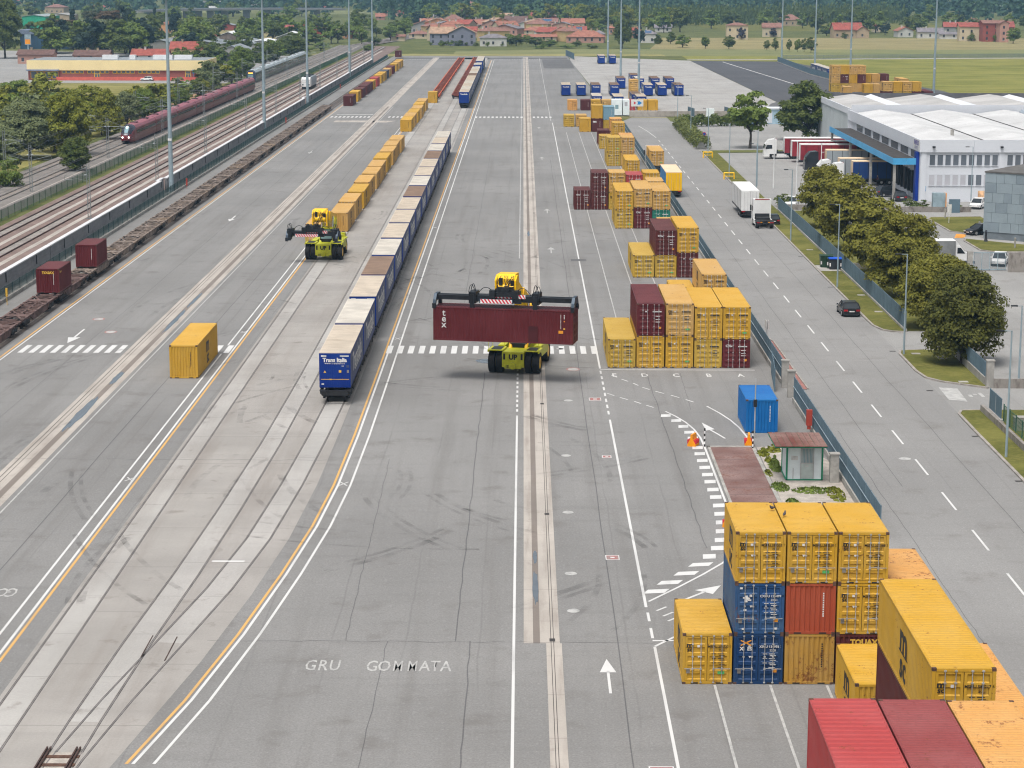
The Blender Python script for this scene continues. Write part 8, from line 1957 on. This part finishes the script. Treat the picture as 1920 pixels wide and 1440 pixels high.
# ---------------------------------------------------------------- trees of the middle and far distance
for i, a in enumerate((
 (-209.8, 869.5, 22.9, 15.5, F_DEEP, 'round', 1, 'tall dark tree filling the left edge above the brick hall'),
 (-217.0, 991.0, 15.7, 8.4, F_MID, 'column', 2, 'slender green tree in front of the glass office'),
 (-209.6, 990.8, 12.3, 10.3, F_BRWN, 'umbrella', 2, 'browning umbrella tree in front of the glass office'),
 (-213.1, 1019.3, 19.2, 6.1, F_CONI, 'cone', 2, 'dark pointed conifer behind the browning tree'),
 (-208.4, 1041.6, 15.5, 9.3, F_PINE, 'umbrella', 2, 'left stone pine with a bare leaning trunk'),
 (-190.8, 990.2, 16.7, 11.3, F_BRWN, 'umbrella', 2, 'large browning stone pine'),
 (-194.4, 1048.8, 17.7, 10.4, F_CONI, 'round', 2, 'very dark tree behind the browning stone pine'),
 (-189.7, 1048.6, 14.6, 7.8, F_MID, 'round', 2, 'green tree right of the browning stone pine'),
 (-187.4, 1080.4, 12.9, 10.7, F_DEEP, 'round', 2, 'round dark tree left of the first light mast'),
 (-218.1, 1275.0, 18.3, 4.4, F_CONI, 'cone', 2, 'narrow spruce left of the first light mast'),
 (-183.3, 1131.9, 15.7, 6.7, F_CONI, 'column', 2, 'dark column tree right of the first light mast'),
 (-178.6, 950.1, 9.4, 9.4, F_DEEP, 'round', 2, 'dense dark tree below the stone pines'),
 (-189.1, 950.4, 11.3, 8.5, F_DEEP, 'round', 2, 'dense dark tree under the left stone pine'),
 (-193.6, 1251.7, 9.9, 8.7, F_MID, 'round', 2, 'bushy tree left of the viaduct piers'), (-189.1, 1273.8, 7.6, 9.5, F_MID, 'round', 2, 'bushy tree beside the sports field'), (-202.4, 1456.5, 5.8, 7.2, F_MID, 'round', 2, 'round tree standing in the stubble below the viaduct'), (-165.3, 1272.9, 8.2, 8.2, F_DEEP, 'round', 2, 'dark tree near the white roofed workshop'), (-138.8, 1112.6, 5.0, 5.0, F_DEEP, 'cone', 2, 'small dark conifer at the workshop corner'),
 (-92.6, 632.9, 8.5, 7.2, F_GREYG, 'round', 1, 'silvery willow right of the brick hall'), (-91.1, 669.0, 7.0, 6.7, F_MID, 'round', 1, 'green tree between the willow and the maroon train'), (-92.2, 702.4, 10.1, 8.7, F_MID, 'round', 1, 'green tree beside the grey single gabled shed'), (-105.8, 835.9, 5.4, 6.2, F_DEEP, 'round', 2, 'dark bush behind the grey commuter train'),
 (-124.4, 524.6, 8.2, 11.0, F_MID, 'round', 1, 'broad tree with an open crown at the left edge'), (-92.8, 400.5, 10.4, 12.0, F_GREYG, 'round', 0, 'big grey green willow at the left edge'), (-89.7, 368.5, 7.4, 6.5, F_GREYG, 'round', 1, 'pale willow cut by the left edge'),
 (-85.5, 400.5, 12.2, 9.0, F_YEL, 'round', 1, 'dark and yellow tree right of the big willow'), (-98.6, 484.2, 8.9, 11.6, F_YEL, 'round', 1, 'yellow green tree below the lawn'), (-85.5, 438.4, 10.3, 6.6, F_YEL, 'round', 1, 'tall yellow green tree by the tracks'), (-89.1, 480.8, 7.7, 6.7, F_GREYG, 'round', 1, 'grey green tree left of the first mast by the tracks'), (-88.2, 497.9, 8.0, 6.2, F_MID, 'round', 1, 'green tree just left of the first mast'), (-88.1, 550.8, 5.1, 5.5, F_MID, 'round', 1, 'dark bush right of the first mast'), (-86.6, 510.6, 4.5, 6.4, F_DEEP, 'round', 2, 'low bush behind the maroon train nose'), (-88.9, 585.4, 5.8, 5.8, F_DEEP, 'round', 2, 'low dark bush above the maroon train'),
 (-77.6, 368.4, 6.5, 5.5, F_DEEP, 'round', 1, 'dark shrub mass above the tracks'), (-82.3, 341.2, 5.1, 5.1, F_MID, 'bush', 2, 'low green bushes at the left edge by the tracks'),
 (45.9, 996.7, 13.3, 8.9, F_DEEP, 'round', 1, 'big round dark tree at the right end of the village'), (55.9, 1040.5, 8.3, 6.7, F_CONI, 'round', 2, 'dark tree beside the white solar roofed house'), (66.1, 1055.7, 6.3, 5.2, F_DEEP, 'cone', 2, 'pointed tree at the field edge'), (72.4, 1055.5, 5.8, 5.2, F_DEEP, 'round', 2, 'dark tree at the field edge next to the pointed one'), (74.8, 1010.1, 5.5, 8.0, F_MID, 'round', 2, 'broad bush at the field corner'),
 (84.3, 995.5, 5.9, 3.9, F_MID, 'column', 2, 'slim tree standing in the field margin'), (94.5, 988.2, 5.9, 6.4, F_DEEP, 'round', 2, 'round dark tree standing alone in the field margin'), (110.3, 974.1, 4.3, 3.4, F_DEEP, 'round', 2, 'small dark tree right of the lone round one'), (113.3, 967.3, 5.3, 3.8, F_DEEP, 'round', 2, 'first of the small row of dark trees'), (118.7, 960.5, 5.0, 2.9, F_DEEP, 'round', 2, 'second of the small row of dark trees'), (121.7, 953.9, 5.7, 3.3, F_MID, 'round', 2, 'third of the small row of dark trees'), (124.5, 953.8, 5.7, 3.3, F_DEEP, 'round', 2, 'fourth of the small row of dark trees'), (126.7, 947.3, 6.3, 5.2, F_DEEP, 'round', 2, 'last and widest of the small row of dark trees'),
 (191.3, 1452.4, 9.0, 8.6, F_DEEP, 'round', 2, 'round dark tree behind the farm track'), (218.5, 1466.2, 8.7, 8.7, F_DEEP, 'round', 2, 'round dark tree above the balconied farmhouse'), (168.2, 1195.0, 5.9, 8.3, F_DEEP, 'round', 2, 'dark tree left of the balconied farmhouse'), (171.0, 1146.3, 3.1, 4.5, F_DEEP, 'bush', 2, 'clipped bush in front of the balconied farmhouse'), (203.9, 1214.2, 6.6, 7.2, F_CONI, 'round', 2, 'dark tree between the cream houses'), (249.7, 1352.1, 7.4, 8.7, F_MID, 'round', 2, 'tree above the broad grey roof'), (287.0, 1526.2, 12.1, 10.6, F_MID, 'round', 2, 'tall tree above the broad grey roof'), (230.6, 1108.0, 4.1, 4.9, F_MID, 'bush', 2, 'bush in front of the cream farm'), (241.2, 1099.0, 3.8, 4.9, F_MID, 'bush', 2, 'bush in front of the brick barn'), (244.2, 1073.7, 7.7, 7.5, F_MID, 'round', 2, 'tree at the right end of the farm'), (136.5, 1176.3, 4.7, 4.7, plain('purple_leaves', (.035, .025, .04), .8), 'round', 2, 'purple leaved tree before the cream farmhouse'), (114.4, 1130.0, 5.9, 3.9, plain('purple_leaves2', (.04, .035, .06), .8), 'round', 2, 'purple leaved tree before the lone cream farmhouse'),
 (-98.4, 1293.2, 12.2, 14.1, F_DEEP, 'round', 2, 'big grey green round tree left of the second mast'), (-94.6, 877.1, 9.1, 13.1, F_DEEP, 'round', 1, 'broad dark tree behind the commuter train end'), (-100.9, 1045.7, 4.7, 10.4, F_MID, 'round', 2, 'tree below the long brick building'), (-90.4, 960.3, 3.8, 8.6, F_MID, 'round', 2, 'bush beside the tracks left of the second mast'), (-71.3, 1029.5, 4.1, 7.7, F_DEEP, 'round', 2, 'dark bush between the tracks and the third mast'), (-68.0, 946.8, 3.3, 5.2, F_MID, 'round', 2, 'small bush at the end of the brown tracks'), (-67.7, 1246.5, 4.3, 12.3, F_DEEP, 'round', 2, 'tree at the left end of the village'), (-68.0, 1393.2, 9.0, 11.0, F_CONI, 'round', 2, 'dark tree behind the grey gabled house'), (-9.6, 1541.5, 5.0, 6.9, F_DEEP, 'round', 2, 'round tree beside the steep dark brown roof'), (-30.9, 1028.2, 2.8, 4.6, F_DEEP, 'bush', 2, 'round clipped bush before the lavender terrace'), (-22.6, 1020.5, 1.8, 3.5, F_DEEP, 'bush', 2, 'clipped hedge bush beside the lavender terrace'), (-6.5, 1042.5, 4.7, 5.7, F_MID, 'round', 2, 'green tree right of the many chimneyed house'), (-3.4, 1027.3, 4.6, 10.2, F_DEEP, 'round', 2, 'broad tree before the orange tiled house'), (6.0, 1019.6, 4.3, 9.1, F_DEEP, 'round', 2, 'dark garden tree before the long terracotta roof'), (12.7, 1012.1, 3.5, 7.5, F_MID, 'round', 2, 'garden tree before the bright orange house'), (25.3, 1011.7, 3.0, 5.0, F_DEEP, 'round', 2, 'garden tree before the mottled terracotta roof'), (31.8, 997.2, 2.0, 7.4, F_DEEP, 'bush', 3, 'long garden hedge before the mottled terracotta roof'), (20.0, 997.5, 1.5, 9.9, F_MID, 'bush', 3, 'yellowish garden hedge before the bright orange house'), (8.3, 990.9, 2.0, 7.4, F_MID, 'bush', 3, 'garden hedge before the long terracotta roof'))):
    x, y, h, w_, f, sh, lod, lab = a
    tree(x, y, h, w_, f, lab, None, sh, i, lod, None, 'shrub' if sh == 'bush' else 'tree', 0, 'shrub' if sh == 'bush' else 'tree')
# scattered trees: hedgerow belts that still read as single crowns
def ordw(n):
    u = ('', 'first', 'second', 'third', 'fourth', 'fifth', 'sixth', 'seventh', 'eighth', 'ninth', 'tenth', 'eleventh', 'twelfth', 'thirteenth', 'fourteenth', 'fifteenth', 'sixteenth', 'seventeenth', 'eighteenth', 'nineteenth')
    return u[n] if n < 20 else ('twentieth', 'thirtieth', 'fortieth')[n // 10 - 2] if n % 10 == 0 else ('twenty', 'thirty', 'forty')[n // 10 - 2] + ' ' + u[n % 10]
def scatter(n, pxs, depth, hh, fol, group, lab, seed, ex=0, shape='round'):
    r = random.Random(seed); L = sorted([(r.uniform(*pxs), r.uniform(*depth), r.uniform(*hh)) for k in range(n)], key=lambda q: q[0] / q[1])
    for k, (x, y, h) in enumerate(L):
        tree(x, y, h, h * r.uniform(.8, 1.2), fol[k % len(fol)], ordw(k + 1) + ' from left ' + lab, group, shape, seed + k, 3)
scatter(26, (-93.5, -89.5), (440, 660), (3.5, 8), (F_YEL, F_MID, F_YEL, F_GREYG), 'bushes along the far side of the tracks', 'of the mixed bushes lining the far side of the main line', 11)
scatter(46, (-122, -90.0), (300, 540), (5, 10), (F_YEL, F_MID, F_GREYG), 'bushes at the left edge beyond the tracks', 'of the shrubs massed at the left edge beyond the tracks', 12)
scatter(26, (-125, -90), (690, 960), (5, 10), (F_DEEP, F_MID, F_DEEP), 'trees left of the tracks in the distance', 'of the distant trees between the sheds and the tracks', 13)
scatter(34, (-150, -62), (1010, 1330), (7, 13), (F_MID, F_DEEP, F_MID), 'trees beyond the railway bend', 'of the trees filling the ground left of the railway bend', 14)
scatter(26, (-75, 40), (1430, 1560), (8, 14), (F_MID, F_YEL), 'trees behind the village', 'of the trees standing behind the village roofs', 15)
scatter(30, (38, 95), (1220, 1420), (8, 15), (F_MID, F_YEL, F_DEEP), 'trees right of the village', 'of the trees grouped right of the village', 16)
scatter(26, (80, 330), (1180, 1420), (8, 14), (F_DEEP, F_MID), 'trees behind the right hand farms', 'of the trees behind the farms on the right', 17)
scatter(24, (-330, -150), (960, 1300), (7, 13), (F_MID, F_DEEP), 'trees below the viaduct', 'of the trees in the fields below the viaduct', 18)
scatter(22, (-440, -150), (1450, 1750), (9, 15), (F_MID, F_DEEP), 'trees beyond the viaduct', 'of the distant trees beyond the viaduct', 19)
scatter(18, (-45, 18), (1010, 1035), (1.5, 3), (F_MID, F_DEEP), 'bushes before the village', 'of the garden bushes at the near edge of the village', 20)
scatter(12, (-50, 38), (1045, 1180), (3, 5), (F_MID, F_DEEP), 'garden trees in the village', 'of the garden trees standing between the village houses', 21)
scatter(30, (-205, -138), (880, 975), (9, 16), (F_DEEP, F_MID, F_CONI, F_DEEP), 'dark trees above the brick hall', 'of the dark trees massed behind the brick hall', 22)
rv = random.Random(77); L = sorted([(rv.uniform(-56, 30), rv.uniform(1085, 1275)) for k in range(34)], key=lambda q: q[0] / q[1])
for k, (x, y) in enumerate(L):
    he = rv.choice((5.2, 5.6, 6.2, 3.4)); ro = 'obtorbgo'[k % 8]
    house('%s roofed house in the rear ranks of the village, %s from left' % ({'o': 'terracotta', 'b': 'brown', 't': 'tan', 'r': 'red', 'g': 'grey'}[ro], ordw(k + 1)), x, y, rv.uniform(9, 15), he, he + rv.uniform(1.6, 2.6), 'cwpytcog'[(k * 3) % 8], ro, ('side', 'hip', 'front', 'hip')[k % 4], 9, rv.uniform(-.5, .5), 1 + k % 2, False, 'houses in the rear ranks of the village')
# poplar plantation and far forest
def wood(name, label, spots, mat, shape, seed, n=150, leaf=1.15):
    vs = []
    for k, (x, y, z, h, w_) in enumerate(spots):
        key = (shape, k % 6)
        base = cached(('wd', shape, k % 6, n, leaf), lambda: leaves(n, crown_fn(shape, 1.0, 1.0, 16, 40 + k % 6, 0)[0], leaf / 10, 40 + k % 6))
        vs.append(base * np.array([w_, w_, h]) + np.array([x, y, z]))
    o = ob(name, leafmesh(name, np.concatenate(vs)), mat); o['kind'] = 'stuff'; return tag(o, label)
r = random.Random(31)
sp = [(45 + k * 2.1 + r.uniform(-.5, .5), 1400 + row * 26 + k * .9, 0, r.uniform(11, 14), r.uniform(3.4, 4.6)) for row in range(4) for k in range(105)]
wood('poplar_plantation', 'even rows of planted poplars in front of the dark forest', sp, foliage('poplar_leaves', (.075, .115, .035), (.14, .18, .06), .2), 'column', 1, 110, 1.2)
sp = []
for k in range(1500):
    y = 1560 + (r.random() ** 1.4) * 2400; x = r.uniform(-.30, .30) * y
    if y < 1800 and x < -110: continue
    if y < 1700 and 35 < x < 275: continue
    sp.append((x, y, terrain(x, y) - .5, r.uniform(12, 20), r.uniform(11, 19)))
wood('forest', 'dark wooded hills closing the view', sp, foliage('forest_leaves', (.03, .07, .04), (.075, .13, .065), .05), 'round', 2, 170, 1.25)

# ---------------------------------------------------------------- person and birds
def person(x, y, rz, label):
    t = empty('person', (x, y, 0), rz); tag(t, label, 'person')
    def skin(pts, edges, rad):
        me = bpy.data.meshes.new('body'); me.from_pydata(pts, edges, []); o = ob('body', me, None, t)
        md = o.modifiers.new('skin', 'SKIN'); o.modifiers.new('sub', 'SUBSURF').levels = 1
        sk = me.skin_vertices[0].data if me.skin_vertices else None
        if sk is None: bpy.context.view_layer.update(); sk = me.skin_vertices[0].data
        for v, q in zip(sk, rad): v.radius = (q, q)
        sk[0].use_root = True; return o
    P = [(0, 0, .95), (0, 0, 1.2), (0, 0, 1.42), (0, 0, 1.52), (0, .02, 1.66), (-.11, 0, .88), (-.12, .05, .48), (-.12, 0, .08), (-.12, .14, .04), (.11, 0, .88), (.13, -.06, .48), (.14, -.12, .08), (.14, 0, .04), (-.2, 0, 1.4), (-.25, .02, 1.12), (-.22, .14, .88), (.2, 0, 1.4), (.26, -.02, 1.12), (.25, .1, .88)]
    E = [(0, 1), (1, 2), (2, 3), (3, 4), (0, 5), (5, 6), (6, 7), (7, 8), (0, 9), (9, 10), (10, 11), (11, 12), (2, 13), (13, 14), (14, 15), (2, 16), (16, 17), (17, 18)]
    o = skin(P, E, [.15, .15, .15, .055, .105, .1, .07, .05, .045, .1, .07, .05, .045, .065, .05, .035, .065, .05, .035])
    o.data.materials.append(plain('dark_work_clothes', (.03, .032, .04), .8))
    MB().cyl((0, .02, 1.58), (0, .02, 1.78), .11, .09, 10).build('head', plain('skin_tone', (.42, .26, .19), .6), t); MB().cyl((0, 0, 1.72), (0, 0, 1.8), .118, .07, 10).build('hair', M_INK, t)
    MB().box(-.19, .19, -.13, .13, 1.05, 1.42).build('vest', plain('dark_red_vest', (.2, .04, .04), .8), t)
    return t
person(*(58.57, 351.35), 1.2, 'person in dark clothes standing near the dark blue trailer')
def bird(x, y, z, rz, label):
    t = empty('pigeon', (x, y, z), rz); tag(t, label, 'bird', 'pigeons on the yellow container roof'); m = MB()
    for (y0, z0, r0), (y1, z1, r1) in zip([(-.2, .12, .015), (-.1, .14, .05), (.0, .15, .075), (.08, .17, .07), (.13, .23, .04), (.16, .27, .038)], [(-.1, .14, .05), (.0, .15, .075), (.08, .17, .07), (.13, .23, .04), (.16, .27, .038), (.2, .27, .01)]): m.cyl((0, y0, z0), (0, y1, z1), r0, r1, 8)
    m.build('body', plain('slate_feathers', (.07, .065, .08), .7), t); MB().cyl((.03, .02, .0), (.03, .02, .1), .008, n=4).cyl((-.03, .02, .0), (-.03, .02, .1), .008, n=4).build('leg', M_ORNG, t)
bird(12.72, 104.97, 3 * H8 + .0, 2.2, 'left pigeon with a lifted tail on the yellow container roof'); bird(13.17, 103.67, 3 * H8 + .0, -.4, 'right pigeon standing on the yellow container roof')

# ---------------------------------------------------------------- air
HZ = MB().box(-1500, 1500, -250, 4600, -1.2, 380)
h = HZ.build('haze', None); h['kind'] = 'stuff'; h['label'] = 'thin bluish summer haze'
hm = bpy.data.materials.new('haze'); hm.use_nodes = True; t_ = hm.node_tree
t_.nodes.remove(t_.nodes['Principled BSDF']); pv = t_.nodes.new('ShaderNodeVolumePrincipled'); pv.inputs['Density'].default_value = .00012; pv.inputs['Color'].default_value = (.40, .70, 1.0, 1); pv.inputs['Anisotropy'].default_value = 0.0
t_.links.new(pv.outputs[0], t_.nodes['Material Output'].inputs['Volume']); h.data.materials.append(hm)
